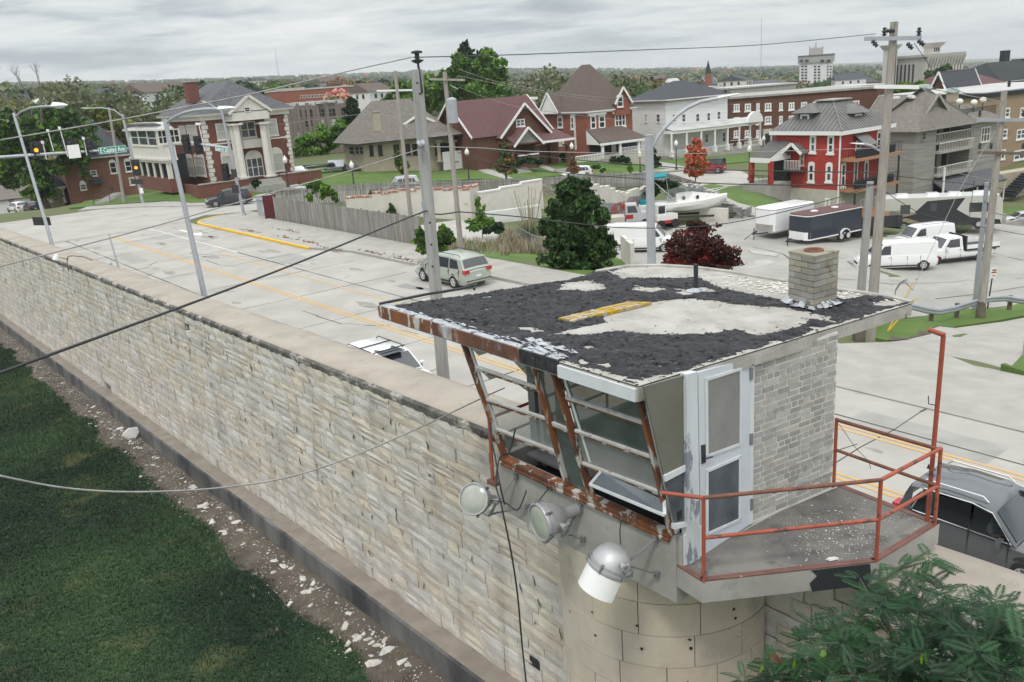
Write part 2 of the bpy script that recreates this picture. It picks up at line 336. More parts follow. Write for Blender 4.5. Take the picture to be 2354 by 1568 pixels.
mat('chimblock',(.26,.245,.205),(.34,.325,.275),sc=3,rough=.95,bump=.5,bsc=22,c3=(.15,.12,.09),p3=.6,s3=3,rand=.22,w3=.1)
mat('flashing',(.52,.55,.58),(.35,.37,.4),sc=6,rough=.45,metal=.3,c3=(.03,.03,.035),p3=.55,s3=7,w3=.03)
mat('alu',(.42,.42,.43),(.50,.50,.50),sc=3,rough=.5,metal=.45,bump=.1)
mat('alu_dark',(.22,.22,.23),rough=.6,metal=.3)
mat('lens',(.42,.43,.38),(.30,.32,.28),sc=2.5,rough=.16,spec=.7)
mat('whitepaint',(.80,.80,.79),(.74,.74,.73),sc=3,rough=.5)
mat('wire_black',(.03,.032,.036),rough=.6)
mat('wire_pale',(.36,.35,.34),(.24,.235,.23),sc=8,rough=.6)
mat('glass_dirty',(.075,.095,.09),(.15,.17,.16),sc=1.6,rough=.12,alpha=.66,spec=.8)
mat('glass_thin',(.45,.48,.47),(.35,.38,.37),sc=1.6,rough=.08,alpha=.28,spec=.8)
mat('glass_frost',(.17,.175,.17),(.25,.255,.25),sc=1.2,rough=.25,alpha=.97,spec=.6)
mat('glass_blue',(.05,.065,.08),(.11,.13,.15),sc=2,rough=.15,spec=.8)
mat('glass_dark',(.025,.03,.035),rough=.08,spec=.8)
mat('glass_blind',(.42,.43,.40),(.48,.49,.46),sc=2,rough=.4)
mat('polewood',(.27,.245,.215),(.36,.335,.30),sc=3.5,rough=.9,bump=.5,bsc=10,c3=(.17,.12,.085),p3=.62,s3=2,w3=.1,stretch=(3,3,.35))
mat('polewood_grey',(.29,.285,.28),(.40,.395,.385),sc=3.5,rough=.9,bump=.5,bsc=10,c3=(.14,.13,.125),p3=.63,s3=2,w3=.1,stretch=(3,3,.25))
mat('galv',(.36,.38,.41),(.42,.44,.47),sc=2,rough=.5,metal=.3)
mat('darkiron',(.03,.032,.035),rough=.5)
mat('signgreen',(.0,.24,.17),rough=.5)
mat('amber',(1,.45,.05),emit=(1,.42,.03,1.4))
mat('lamp_glass',(.75,.74,.68),rough=.3)
mat('fencewood',(.20,.19,.175),(.33,.315,.29),sc=1.5,rough=.95,bump=.4,bsc=12,stretch=(3,3,.3),rand=.22,c3=(.10,.095,.09),p3=.63,s3=1.2,w3=.1)
mat('maroon_paint',(.11,.02,.02),rough=.7)
mat('asphalt_shingle_grey',(.075,.08,.088),(.125,.13,.14),sc=3,rough=.95,bump=.4,bsc=12)
mat('shingle_brown',(.095,.07,.06),(.135,.105,.09),sc=3,rough=.95,bump=.4,bsc=12)
mat('shingle_tan',(.14,.125,.11),(.20,.185,.165),sc=2.5,rough=.95,bump=.4,bsc=12)
mat('shingle_maroon',(.095,.045,.046),(.135,.068,.068),sc=4,rough=.95,bump=.4,bsc=14)
mat('shingle_dark',(.045,.05,.06),(.065,.07,.08),sc=3,rough=.9,bump=.3,bsc=12)
mat('metalroof',(.135,.13,.125),(.17,.165,.16),sc=.8,rough=.5,metal=.2)
def bmat(name,a,b,c,bw=.22,rh=.075,sc_=1):
    m=mat(name,a,b,sc=6,rough=.9,c3=tuple(x*.75 for x in a),p3=.6,s3=.5,w3=.1,bump=.3,bsc=20); return m
bmat('brick_mansion',(.14,.055,.042),(.19,.08,.06),(.3,.28,.25))
bmat('brick_red',(.22,.072,.045),(.30,.105,.07),0)
bmat('brick_dark',(.10,.045,.03),(.145,.065,.042),0)
bmat('brick_left',(.20,.09,.065),(.27,.13,.1),0)
bmat('brick_tan',(.27,.19,.12),(.36,.27,.185),0)
bmat('brick_greybrown',(.17,.145,.13),(.22,.19,.17),0)
mat('cream',(.60,.57,.52),(.67,.64,.59),sc=2,rough=.7)
mat('whitesiding',(.60,.61,.61),(.73,.74,.74),sc=1.2,stretch=(.3,.3,7),rough=.7,c3=(.5,.5,.49),p3=.64,s3=.5,w3=.1)
mat('greysiding',(.21,.205,.19),(.33,.32,.30),sc=.8,stretch=(.3,.3,9),rough=.8)
mat('redwall',(.33,.032,.024),(.39,.048,.035),sc=2.5,rough=.8,bump=.2,bsc=20)
mat('limestone',(.42,.40,.34),(.52,.49,.43),sc=1.4,rough=.9,bump=.4,bsc=8)
mat('deckwood',(.33,.16,.09),(.40,.21,.12),sc=3,rough=.8)
mat('tanwall',(.36,.31,.235),(.42,.37,.29),sc=1,rough=.9,bump=.2)
mat('void',(.02,.024,.028),rough=.9)
mat('gravelroof',(.40,.40,.39),(.52,.52,.51),sc=.5,rough=.9,c3=(.3,.2,.17),p3=.62,s3=.6,w3=.1)
mat('ruin',(.55,.52,.46),(.64,.61,.56),sc=.8,rough=.9,bump=.5,bsc=6,c3=(.40,.33,.27),p3=.62,s3=.9,w3=.1)
mat('ruingrey',(.22,.23,.245),(.28,.29,.30),sc=1,rough=.9,c3=(.55,.54,.52),p3=.6,s3=1.8,w3=.02)
mat('ruinbrick',(.36,.12,.07),(.30,.15,.10),sc=3,rough=.95,c3=(.6,.57,.52),p3=.52,s3=3,w3=.05,bump=.6,bsc=8)
mat('block_dark',(.22,.22,.215),(.30,.295,.285),sc=2,rough=.9,bump=.4,rand=.25)
mat('spray_red',(.45,.07,.05),rough=.8)
mat('bark',(.10,.08,.065),(.15,.125,.1),sc=3,rough=.95,bump=.5,bsc=8)
mat('bark_dead',(.15,.13,.12),rough=.95)
leafmat('leaf_dark',(.014,.042,.016),(.035,.09,.026),sc=1.2)
leafmat('leaf_tree',(.02,.06,.018),(.055,.125,.03),sc=1.0)
leafmat('leaf_mid',(.04,.10,.018),(.085,.17,.03),sc=.6)
leafmat('leaf_bright',(.08,.22,.015),(.19,.36,.03),(.36,.34,.03),sc=.5,pc=.6)
leafmat('leaf_olive',(.115,.15,.055),(.20,.215,.095),sc=.05)
leafmat('leaf_yellow',(.30,.27,.02),(.14,.2,.03),sc=.5)
leafmat('leaf_red',(.55,.06,.02),(.70,.20,.03),(.13,.11,.03),sc=1.1,pc=.56)
leafmat('leaf_orange',(.32,.13,.03),(.22,.12,.04),sc=.5)
leafmat('leaf_maroon',(.055,.016,.013),(.13,.038,.026),(.28,.035,.03),sc=.9,pc=.58)
leafmat('leaf_fern',(.018,.06,.026),(.04,.11,.04),(.09,.22,.02),sc=.9,pc=.66)
leafmat('leaf_pod',(.22,.42,.03),(.28,.48,.05),sc=1)
leafmat('leaf_brown',(.22,.10,.05),(.3,.15,.08),sc=1)
leafmat('leaf_tan',(.30,.25,.15),(.38,.33,.22),sc=1)
# ================================================================ ground
def gridmesh(name,ulist,vlist,zf,m,**k):
    uu,vv=np.meshgrid(np.array(ulist),np.array(vlist),indexing='ij'); x=U.x*uu+V.x*vv; y=U.y*uu+V.y*vv
    z=zf(x,y,uu,vv); n,mm=uu.shape; idx=np.arange(n*mm).reshape(n,mm)
    f=np.stack([idx[:-1,:-1],idx[:-1,1:],idx[1:,1:],idx[1:,:-1]],-1).reshape(-1,4)
    me=bpy.data.meshes.new(name); me.from_pydata(np.stack([x,y,z],-1).reshape(-1,3).tolist(),[],f.tolist()); me.update(); me.flip_normals() if me.polygons[0].normal.z<0 else None
    me.materials.append(MC[m]); me.shade_smooth(); o=bpy.data.objects.new(name,me); COL.objects.link(o)
    for a,b in k.items(): o[a]=b
    return o
def geo(a,b,s0,g):
    r=[a]; s=s0
    while r[-1]<b: r.append(r[-1]+s); s=s*g if r[-1]>a+130 else s
    return r
us=[-q for q in geo(30,3500,9,1.25)][::-1]+geo(-28.5,4200,1.5,1.06)
vs_=geo(9.45,4600,1.5,1.06)
gridmesh('ground',us,vs_,lambda x,y,u,v:gza(x,y)-.06-.03*(v<25),'hillground',kind='structure')
MC['tar']
def yz(x,y,u,v):
    d=np.maximum(0,7.6-v); return -1.0-2.5*(u-11)/59-.62-.05*np.minimum(d,1.5)-.012*d
gridmesh('lawn_inside_wall',[-120,-60,-30]+list(np.arange(-10,120,2.))+[200,400],[-400,-150,-60,-30]+list(np.arange(-20,8.4,1.)),yz,'yardgrass',kind='structure')
# main street
def strip(name,u0,u1,v0,v1,z,m,kind='structure',du=6,zb=None):
    b=MB(); n=max(1,int(abs(u1-u0)/du))
    for i in range(n):
        a=u0+(u1-u0)*i/n; c=u0+(u1-u0)*(i+1)/n
        b.quad(uvz(a,v0,z),uvz(c,v0,z),uvz(c,v1,z),uvz(a,v1,z)) if zb is None else b.prism([uvz(a,v0),uvz(c,v0),uvz(c,v1),uvz(a,v1)],zb,z)
    o=b.build(name,m)
    for p in o.data.polygons: pass
    if o.data.polygons[0].normal.z<0 and zb is None: o.data.flip_normals()
    if kind: o['kind']=kind
    return o
b=MB()
KE=[(100,25.05),(54.5,25.05),(50,26.25),(42,26.3),(36,26.85),(22,26.9),(14,23.6),(-60,23.6)]
def kerbv(u):
    for (a0,b0),(a1,b1) in zip(KE[:-1],KE[1:]):
        if a1<=u<=a0: return b0+(b1-b0)*(a0-u)/(a0-a1)
    return 25
ul=sorted(set([k[0] for k in KE]+list(range(-60,100,6))))
for a_,c_ in zip(ul[:-1],ul[1:]): b.quad(uvz(a_,11.6),uvz(c_,11.6),uvz(c_,kerbv(c_)),uvz(a_,kerbv(a_)))
street=b.build('street','road'); ST(street)
if street.data.polygons[0].normal.z<0: street.data.flip_normals()
strip('sidewalk_by_wall',-60,96,9.3,11.6,.12,'concrete',zb=-.3,du=170)
# slab joints and cracks as thin dark strips lying in the surface
jb=MB(); random.seed(3)
def jline(u0,v0,u1,v1,w=.035,z=.004,wob=.0):
    n=max(1,int(math.hypot(u1-u0,v1-v0)/1.6)); pts=[]
    for i in range(n+1):
        t=i/n; pts.append((u0+(u1-u0)*t+ru(-wob,wob),v0+(v1-v0)*t+ru(-wob,wob)))
    for i in range(n):
        a=uvz(*pts[i],z); b=uvz(*pts[i+1],z); d=(b-a).normalized(); s=d.cross(Z)*w*ru(.7,1.9); jb.quad(a-s,b-s,b+s,a+s)
jline(-40,21.6,78,21.6,.03); jline(-40,14.9,100,14.9,.028)
for u0 in np.arange(-38,84,6.1): jline(u0,11.7,u0+ru(-.1,.1),25,.022,wob=.05)
for k in range(26):
    a=ru(0,80); b=ru(12,25); c=a; d=b; ang=ru(0,6.28)
    for s in range(int(ru(2,6))):
        ang+=ru(-.7,.7); e=c+math.cos(ang)*ru(1,3); f=min(24.9,max(11.8,d+math.sin(ang)*ru(.4,1.5))); jline(c,d,e,f,.018,z=.0045,wob=.1); c,d=e,f
ST(jb.build('road_joints','crack'),'stuff')
mat('road_patch',(.285,.278,.262),(.345,.337,.32),sc=1.2,rough=.95,bump=.3,bsc=30); mat('oil_stain',(.235,.23,.22),(.30,.295,.28),sc=2,rough=.9)
pb=MB(); random.seed(44)
for u0,v0,du,dv in ((38,13,3.2,1.4),(61,15.4,5,1.2),(50,22,4,1.8),(28,20.2,3.5,1.3),(70,20,2.4,2.6),(8,21,4,1.4),(84,16,3,3),(18,13,4,1)): pb.quad(uvz(u0,v0,.003),uvz(u0+du,v0+ru(-.1,.1),.003),uvz(u0+du,v0+dv,.003),uvz(u0,v0+dv+ru(-.1,.1),.003))
ST(pb.build('road_patches','road_patch'),'stuff')
pb=MB()
for k in range(60):
    u0=ru(-10,95); v0=random.choice((13.6,15.7,19.5,23.4))+random.gauss(0,.3); n_=9; R_=ru(.12,.5); pb.add([uvz(u0+math.cos(6.28*i/n_)*R_*ru(1.2,3.2),v0+math.sin(6.28*i/n_)*R_*ru(.5,1),.0025) for i in range(n_)],[tuple(range(n_))])
ST(pb.build('oil_stains','oil_stain'),'stuff')
# painted lines
pl=MB()
def pline(b,u0,v0,u1,v1,w=.055,z=.008,n=None):
    a=uvz(u0,v0,z); c=uvz(u1,v1,z); d=(c-a).normalized(); s=d.cross(Z)*w; k=max(1,int((c-a).length/5))
    for i in range(k): p=a+(c-a)*(i/k); q=a+(c-a)*((i+1)/k); b.quad(p-s,q-s,q+s,p+s)
o=MB(); pline(o,-40,17.97,78,17.97); pline(o,-40,18.2,78,18.2); pline(o,-20,20.75,60,20.75,.05); pline(o,-20,20.98,12,20.98,.05); ST(o.build('yellow_centre_lines','yline'))
o=MB(); pline(o,79.5,17.9,79.5,25,.22); pline(o,79.2,21.6,58,21.6,.05); pline(o,88,12,88,25,.07); pline(o,95,13,95,27,.07)
a=[(74,23.1),(70.5,23.0),(70.5,23.5),(68.5,22.9),(70.5,22.3),(70.5,22.75),(74,22.8)]
o.add([uvz(p[0],p[1],.008) for p in a],[tuple(range(7))]); ST(o.build('white_road_markings','wline'))
# far pavement with yellow kerb
b=MB()
for a_,c_ in zip(ul[:-1],ul[1:]):
    if a_>=22 and c_<=72: b.prism([uvz(a_,kerbv(a_)+.15),uvz(c_,kerbv(c_)+.15),uvz(c_,29.9),uvz(a_,29.9)],-.9,.13)
ST(b.build('sidewalk_far','concrete'))
kb=MB()
for a_,c_ in zip(ul[:-1],ul[1:]):
    if a_>=22 and c_<=54.6: kb.prism([uvz(a_,kerbv(a_)),uvz(c_,kerbv(c_)),uvz(c_,kerbv(c_)+.15),uvz(a_,kerbv(a_)+.15)],-.3,.145)
ST(kb.build('kerb','concrete'))
kb=MB(); kb.prism([uvz(54,25.0),uvz(75,25.0),uvz(75,25.25),uvz(54,25.25)],-.3,.15)
for i in range(10):
    a0=i*math.pi/20; a1=(i+1)*math.pi/20; c=(75,28.6)
    f=lambda a,r:uvz(c[0]+r*math.sin(a),c[1]-r*math.cos(a)); kb.prism([f(a0,3.6),f(a1,3.6),f(a1,3.35),f(a0,3.35)],-.3,.15)
ST(kb.build('yellow_kerb','kerb_yellow'))
cs=MB(); P_=[uvz(72,25.2),uvz(75,25.2)]+[uvz(75+3.35*math.sin(i*math.pi/20),28.6-3.35*math.cos(i*math.pi/20)) for i in range(11)]+[uvz(78.3,31),uvz(72,31)]
cs.prism(P_,-.4,.127); ST(cs.build('corner_pavement','concrete'))
def PGs(l): return [PG(*p) for p in l]
# cross street running past the houses
cap=[(430,498),(560,488),(640,474),(780,464),(1000,443),(1200,430),(1400,420),(1520,424),(1620,432),(1760,418),(1722,403),(1700,392),(1600,394),(1500,400),(1300,409),(1100,420),(900,436),(700,450),(600,462),(480,478),(400,484)]
drape('cross_street',PGs(cap),.02,'road',skirt=.1)
drape('junction',[uvz(78,12),uvz(99.5,12),uvz(99.5,34),uvz(84,34),uvz(84,31),uvz(79,25)],.022,'road',skirt=.1)
# lawns and pavements on the far side
drape('lawn_mansion',PGs([(160,480),(240,440),(330,420),(480,400),(640,400),(680,410),(668,440),(590,456),(480,466),(330,466),(230,474)]),.10,'lawn')
drape('lawn_houses',PGs([(690,428),(705,398),(790,372),(1000,372),(1200,376),(1480,372),(1480,394),(1300,404),(1130,413),(1000,417),(880,425),(760,434)]),.08,'lawn')
drape('lawn_white_house',PGs([(1485,394),(1490,374),(1560,366),(1700,345),(1745,340),(1750,352),(1725,372),(1640,380),(1560,388)]),.08,'lawn')
drape('pavement_corner',PGs([(180,486),(200,478),(330,469),(470,468),(590,458),(592,464),(480,474),(340,477),(230,482)]),.13,'concrete')
drape('pavement_houses',PGs([(600,461),(600,455),(700,444),(880,428),(1130,416),(1320,406),(1500,393),(1640,382),(1640,387),(1500,399),(1320,411),(1130,421),(880,434),(700,449)]),.13,'concrete')
drape('mansion_path',PGs([(640,418),(665,412),(700,432),(728,440),(700,446),(668,432)]),.15,'concrete')
drape('bungalow_path',PGs([(1085,388),(1110,388),(1160,405),(1180,412),(1160,413),(1110,398)]),.13,'concrete')
drape('bungalow_path',PGs([(1200,368),(1215,366),(1260,385),(1290,396),(1275,398),(1240,386)]),.13,'concrete')
drape('driveway_white_house',PGs([(1480,380),(1500,372),(1520,374),(1600,392),(1580,394),(1500,384)]),.13,'concrete')
# red house slope lawns and curving paths
drape('lawn_slope',PGs([(1612,428),(1640,424),(1790,470),(1800,478),(1760,486),(1700,472),(1650,446)]),.10,'lawn')
drape('lawn_slope',PGs([(1608,440),(1630,446),(1700,478),(1718,488),(1690,487),(1640,466),(1612,462)]),.10,'lawn')
drape('slope_path',PGs([(1600,432),(1612,428),(1650,446),(1700,470),(1760,487),(1750,502),(1722,496),(1700,478),(1640,448)]),.13,'concrete')
drape('street_right',PGs([(1590,412),(1760,410),(1880,408),(1880,425),(1730,426),(1640,424),(1600,430)]),.03,'road')
# parking lot
lot=[(1385,560),(1440,548),(1560,520),(1650,505),(1740,500),(1800,525),(1960,545),(2060,540),(2240,520),(2354,512),(2420,600),(2430,690),(2200,712),(2010,745),(1940,740),(1900,680),(1700,640),(1450,640),(1420,600)]
drape('parking_lot',PGs(lot),.03,'lot')
drape('pale_patch',PGs([(1700,600),(1770,598),(1780,606),(1720,618)]),.045,'pale_patch')
drape('pale_patch',PGs([(1720,575),(1790,585),(1785,590),(1730,584)]),.045,'pale_patch')
lc=MB(); random.seed(11)
def gline(pts,w,off=.05):
    q=[PG(*p) for p in pts]
    for a,b in zip(q[:-1],q[1:]):
        n=max(1,int((b-a).length/1.5)); pr=None
        for i in range(n+1):
            p=a+(b-a)*(i/n); p=Vector((p.x+ru(-.12,.12),p.y+ru(-.12,.12),0)); p.z=gz(p.x,p.y)+off
            if pr is not None: s=(p-pr).normalized().cross(Z)*w*ru(.5,1.3); lc.quad(pr-s,p-s,p+s,pr+s)
            pr=p
for g in [[(1900,640),(2050,655),(2200,650),(2354,640)],[(1940,600),(2100,668)],[(2140,600),(2060,668),(2030,720)],[(1700,560),(1800,585),(1900,640)],[(1600,560),(1700,600)],[(1750,520),(1700,560),(1560,600)],[(2200,560),(2354,600)],[(2150,690),(2354,660)],[(1850,570),(1950,600),(1990,640)]]: gline(g,.035)
ST(lc.build('lot_cracks','crack'),'stuff')
drape('verge_lawn',PGs([(1985,775),(1960,752),(2020,748),(2150,722),(2354,698),(2430,690),(2430,712),(2354,728),(2200,752),(2120,768),(2040,785)]),.06,'lawn')
drape('side_apron',[uvz(21.5,27),uvz(14,23.62),uvz(-14,23.62)]+PGs([(2560,860),(2460,720),(2354,732),(2200,755),(2040,788),(1935,792)]),.035,'concrete')
drape('lawn_lot',PGs([(945,578),(1000,560),(1150,560),(1180,575),(1260,588),(1300,600),(1420,596),(1440,606),(1340,640),(1290,640),(1130,595),(1000,585)]),.08,'lawn')
drape('ruin_floor',PGs([(960,520),(1060,505),(1180,540),(1240,545),(1260,560),(1255,585),(1150,560),(1010,560)]),.05,'pale_patch')
drape('island_lawn',PGs([(2300,845),(2354,815),(2420,800),(2420,870),(2354,862)]),.13,'lawn')
drape('grey_house_lawn',PGs([(2225,505),(2250,478),(2354,478),(2420,480),(2420,500),(2290,500)]),.10,'lawn')
drape('lawn_by_trailer',PGs([(1950,545),(1965,518),(2010,528),(2040,545),(2000,550)]),.10,'lawn')
drape('dirt_verge',PGs([(2040,785),(2052,772),(2130,762),(2140,770),(2100,780)]),.075,'dirt')
# ================================================================ perimeter wall
random.seed(21)
U0,U1=-22.0,76.0
wall=E('stone_wall','long weathered limestone perimeter wall running past the guard tower','wall',uvz(30,8.6,-2))
VF=8.2
b=MB()
n=40
for i in range(n):
    a=U0+(U1-U0)*i/n; c=U0+(U1-U0)*(i+1)/n
    b.add([uvz(a,VF+.06,zled(a)-1.5),uvz(a,9.36,zled(a)-1.5),uvz(a,9.36,zcop(a)-.05),uvz(a,VF+.06,zcop(a)-.05),
           uvz(c,VF+.06,zled(c)-1.5),uvz(c,9.36,zled(c)-1.5),uvz(c,9.36,zcop(c)-.05),uvz(c,VF+.06,zcop(c)-.05)],[(0,4,7,3),(5,1,2,6),(3,7,6,2)])
b.build('wall_core','mortar',wall)
# rounded coping
b=MB(); n=196; prof=[(8.24,-.2),(8.19,-.08),(8.20,.0),(8.30,.06),(8.75,.10),(9.2,.07),(9.42,.02),(9.48,-.08),(9.46,-.2)]
vsx=[];fs=[]
for i in range(n+1):
    a=U0+(U1-U0)*i/n
    for j,(v_,z_) in enumerate(prof):
        nz=noise.noise(Vector((a*.7,v_*2,0)))*.03+noise.noise(Vector((a*3,v_*5,4)))*(.035 if j<3 else .008)
        vsx.append(uvz(a,v_+(nz if j<3 else 0),zcop(a)+z_+nz*.5))
m_=len(prof)
for i in range(n):
    for j in range(m_-1): fs.append((i*m_+j,i*m_+j+1,(i+1)*m_+j+1,(i+1)*m_+j))
b.add(vsx,fs); b.build('coping','coping',wall,smooth=True)
# broken black stained edge under the coping
b=MB(); n=900; m4=5
for i in range(n+1):
    a=U0+(U1-U0)*i/n; q=noise.noise(Vector((a*1.1,0,0))); r_=noise.noise(Vector((a*5,3,0))); w_=noise.noise(Vector((a*13,7,0)))
    th=.15+.05*q+.05*r_; o_=.05+.035*r_+.035*w_
    for dv,dz in ((.02,.02),(-o_,-.02+.02*w_),(-o_-.02*r_,-th*.5),(-o_*.8-.03*w_,-th),(.03,-th-.03)): b.v.append(uvz(a,VF+dv,zcop(a)+dz))
for i in range(n):
    for j in range(m4-1): b.f.append((i*m4+j,i*m4+j+1,(i+1)*m4+j+1,(i+1)*m4+j)); b.var.append(0)
b.build('coping_edge','blackstain',wall)
# stones
def stone_variant(seed,depth=.07):
    random.seed(seed); g=[(-1,-1),(-.33,-1),(.33,-1),(1,-1),(-1,0),(-.33,0),(.33,0),(1,0),(-1,1),(-.33,1),(.33,1),(1,1)]
    vsx=[]
    for i,(x,y) in enumerate(g):
        edge=abs(x)==1 or abs(y)==1
        vsx.append((x*.5-(math.copysign(.013,x) if abs(x)==1 else 0)+ru(-.012,.012),-(0.62 if edge else ru(.86,1.0))+ru(-.06,.06),y*.5+(ru(-.025,.025) if abs(y)==1 else ru(-.15,.15))))
    bk=[(-.5,1,-.5),(.5,1,-.5),(.5,1,.5),(-.5,1,.5)]; k=len(vsx)
    fs=[]
    for r in range(2):
        for c in range(3): fs.append((r*4+c,r*4+c+1,(r+1)*4+c+1,(r+1)*4+c))
    fs+=[(0,k,k+1,3,2,1),(3,k+1,k+2,11,7),(11,k+2,k+3,8,9,10),(8,k+3,k,0,4)]
    return [Vector(v) for v in vsx+bk],fs
SV=[stone_variant(100+i) for i in range(10)]
def vmesh(vf,nm,m):
    me=bpy.data.meshes.new(nm); me.from_pydata([tuple(v) for v in vf[0]],[],vf[1]); me.update(); me.materials.append(MC[m]); return me
SM=[vmesh(s,'stone','stone') for s in SV]
stones=[]
random.seed(5); NR=18
for r in range(NR):
    # courses of varying height, following the wall's slope
    pass
hs=[ru(.8,1.25) for _ in range(NR)]
for k in (3,9,14): hs[k]*=.62
tot=sum(hs); acc=0
for r in range(NR):
    f0=acc/tot; acc+=hs[r]; f1=acc/tot; u=U0+ru(0,.5)
    while u<U1:
        w=ru(.5,1.2) if rnd()<.85 else ru(.25,.45)
        um=u+w/2; zb=zled(um)+.0; zt=zcop(um)-.16
        z0=zb+(zt-zb)*f0; z1=zb+(zt-zb)*f1
        if rnd()<.9975:
            hh=z1-z0
            if rnd()<.1 and hh>.24: stones.append((um,z0+hh*.25,w,hh*.5)); stones.append((um,z0+hh*.75,w,hh*.5))
            else: stones.append((um,(z0+z1)/2,w,hh))
        u+=w
def inview(p,mx=60): 
    q=p-CAM
    if q.dot(FW)<1: return False
    x,y=proj(p); return -mx<x<IW+mx and -mx<y<IH+mx
slope=-1.45/58
near=[];far=[]
for s in stones:
    p=uvz(s[0],VF,s[1]); vis=inview(p) and not(5.6<s[0]<8.4)
    (near if vis else far).append((-(s[2]*s[3])/max((p-CAM).length,3)**2,s,p))
near.sort(key=lambda q:q[0]); objs=near[:290]; rest=near[290:]+far
for q,s,p in objs:
    o=bpy.data.objects.new('stone',random.choice(SM)); COL.objects.link(o); o.parent=wall
    sg=1
    sh=-.034*s[2]
    mtx=Matrix(((U.x*s[2],V.x*.055,0,0),(U.y*s[2],V.y*.055,0,0),(sh,0,s[3]-.013,0),(0,0,0,1)))
    mtx.translation=p+V*ru(-.018,.018)-Vector(wall.location); o.matrix_local=mtx
b=MB()
for q,s,p in rest:
    vf=random.choice(SV); b.cv=rnd(); pp=p+V*ru(-.018,.018)
    b.add([pp+U*(v.x*(s[2]))+V*(v.y*.055)+Z*(v.z*(s[3]-.013)+v.x*-.034*s[2]) for v in vf[0]],vf[1])
b.build('stonework','stone',wall,kind='stuff')
b=MB(); random.seed(19)
for k in range(240):
    u=ru(9,60); t=rnd()**.8; z=zled(u)+.3+(zcop(u)-zled(u)-.7)*t; p=uvz(u,VF-.062,z); w=ru(.006,.022); h=ru(.05,.2)*(1+u/40); n_=5; pts=[p+Z*(-h/2+h*i/n_)+U*(ru(-.5,.5)*w+.02*math.sin(i+k)) for i in range(n_+1)]
    for i in range(n_): a,c=pts[i],pts[i+1]; ww=w*(.3+math.sin(math.pi*(i+.5)/n_)); b.quad(a-U*ww,c-U*ww,c+U*ww,a+U*ww)
b.build('cracks','crack',wall,kind='stuff')
# footing ledge
b=MB(); n=60
for i in range(n):
    a=U0+(U1-U0)*i/n; c=U0+(U1-U0)*(i+1)/n
    b.quad(uvz(a,7.72,zled(a)),uvz(c,7.72,zled(c)),uvz(c,VF+.06,zled(c)),uvz(a,VF+.06,zled(a)))
b.build('ledge_top','ledge_top',wall)
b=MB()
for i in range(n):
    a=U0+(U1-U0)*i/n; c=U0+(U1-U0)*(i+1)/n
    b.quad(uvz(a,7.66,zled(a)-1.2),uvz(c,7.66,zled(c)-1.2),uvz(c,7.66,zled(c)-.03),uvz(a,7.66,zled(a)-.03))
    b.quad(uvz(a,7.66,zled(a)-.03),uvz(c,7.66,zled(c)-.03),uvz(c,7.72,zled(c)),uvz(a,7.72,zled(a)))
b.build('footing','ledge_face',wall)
# dark hole block low on the wall
p=PV(1232,1522,VF-.02)
b=MB(); b.box(p,U,V,Z,.13,.04,.09); b.build('drain_opening','void',wall)
# vertical black streaks running from the coping are part of the weathering of individual stones
# ---- dirt strip and stone chips
b=MB(); random.seed(31)
us_=np.arange(-8,78,1.0); L1=[];L2=[]
for u in us_:
    w=1.0+noise.noise(Vector((u*.35,2,0)))*.55+noise.noise(Vector((u*1.3,5,0)))*.25
    L1.append(uvz(u,7.68,zyard(u,7.6)+.02)); L2.append((u,7.6-w))
rows=[]
for k in range(5):
    t=k/4; rows.append([uvz(u,7.68+(q[1]-7.68)*t,zyard(u,7.68+(q[1]-7.68)*t)+.03*(1-t*.95)+.006) for u,q in zip(us_,L2)])
for k in range(4):
    for i in range(len(us_)-1): b.quad(rows[k][i],rows[k][i+1],rows[k+1][i+1],rows[k+1][i])
ob=b.build('dirt_strip','dirt',smooth=True); ob['kind']='structure'
if ob.data.polygons[0].normal.z<0: ob.data.flip_normals()
CH=[]
for s in range(6):
    random.seed(60+s); k=random.randint(5,7); th=ru(.1,.35); a=[2*math.pi*i/k+ru(-.3,.3) for i in range(k)]; rr=[ru(.6,1.1) for _ in a]
    vsx=[Vector((math.cos(t)*r,math.sin(t)*r*.65,0)) for t,r in zip(a,rr)]+[Vector((math.cos(t)*r*.85,math.sin(t)*r*.5,th+ru(-.05,.05))) for t,r in zip(a,rr)]
    fs=[tuple(range(k-1,-1,-1)),tuple(range(k,2*k))]+[(i,(i+1)%k,(i+1)%k+k,i+k) for i in range(k)]
    me=bpy.data.meshes.new('stone_chip'); me.from_pydata([tuple(v) for v in vsx],[],fs); me.update(); CH.append(me)
mat('chip',(.50,.48,.43),(.60,.58,.53),sc=5,rough=.9,rand=.25)
for me in CH: me.materials.append(MC['chip'])
random.seed(77); cnt=0
clusters=[(59,.5),(52,.6),(46,.7),(40,.8),(37,.9),(34.5,1),(33,1.1),(29,.9),(26,1),(24.2,1.1),(21,.9),(18.5,.9),(15.8,1),(14.9,1.1),(13.8,1)]
for cu,sc_ in clusters:
    for k in range(random.randint(9,15)):
        u=cu+random.gauss(0,1.3); v=7.45-abs(random.gauss(0,.38)); s=abs(random.gauss(.085,.05))*sc_+.03
        o=bpy.data.objects.new('stone_chip',random.choice(CH)); COL.objects.link(o)
        o.location=uvz(u,v,zyard(u,v)+.012); o.rotation_euler=(ru(-.25,.25),ru(-.25,.25),ru(0,6.28)); o.scale=(s,s,s)
        o['label']='pale broken chip of stone lying on the dirt strip at the foot of the wall'; o['category']='stone'; o['group']='stone chips fallen along the foot of the wall'
o=bpy.data.objects.new('stone_slab',CH[2]); COL.objects.link(o); p=uvz(34.6,7.35); o.location=(p.x,p.y,zyard(34.6,7.35)+.3); o.rotation_euler=(1.1,.2,.6); o.scale=(.42,.5,.5); T(o,'largest pale stone slab, leaning upright against the wall footing','stone')
b=MB()
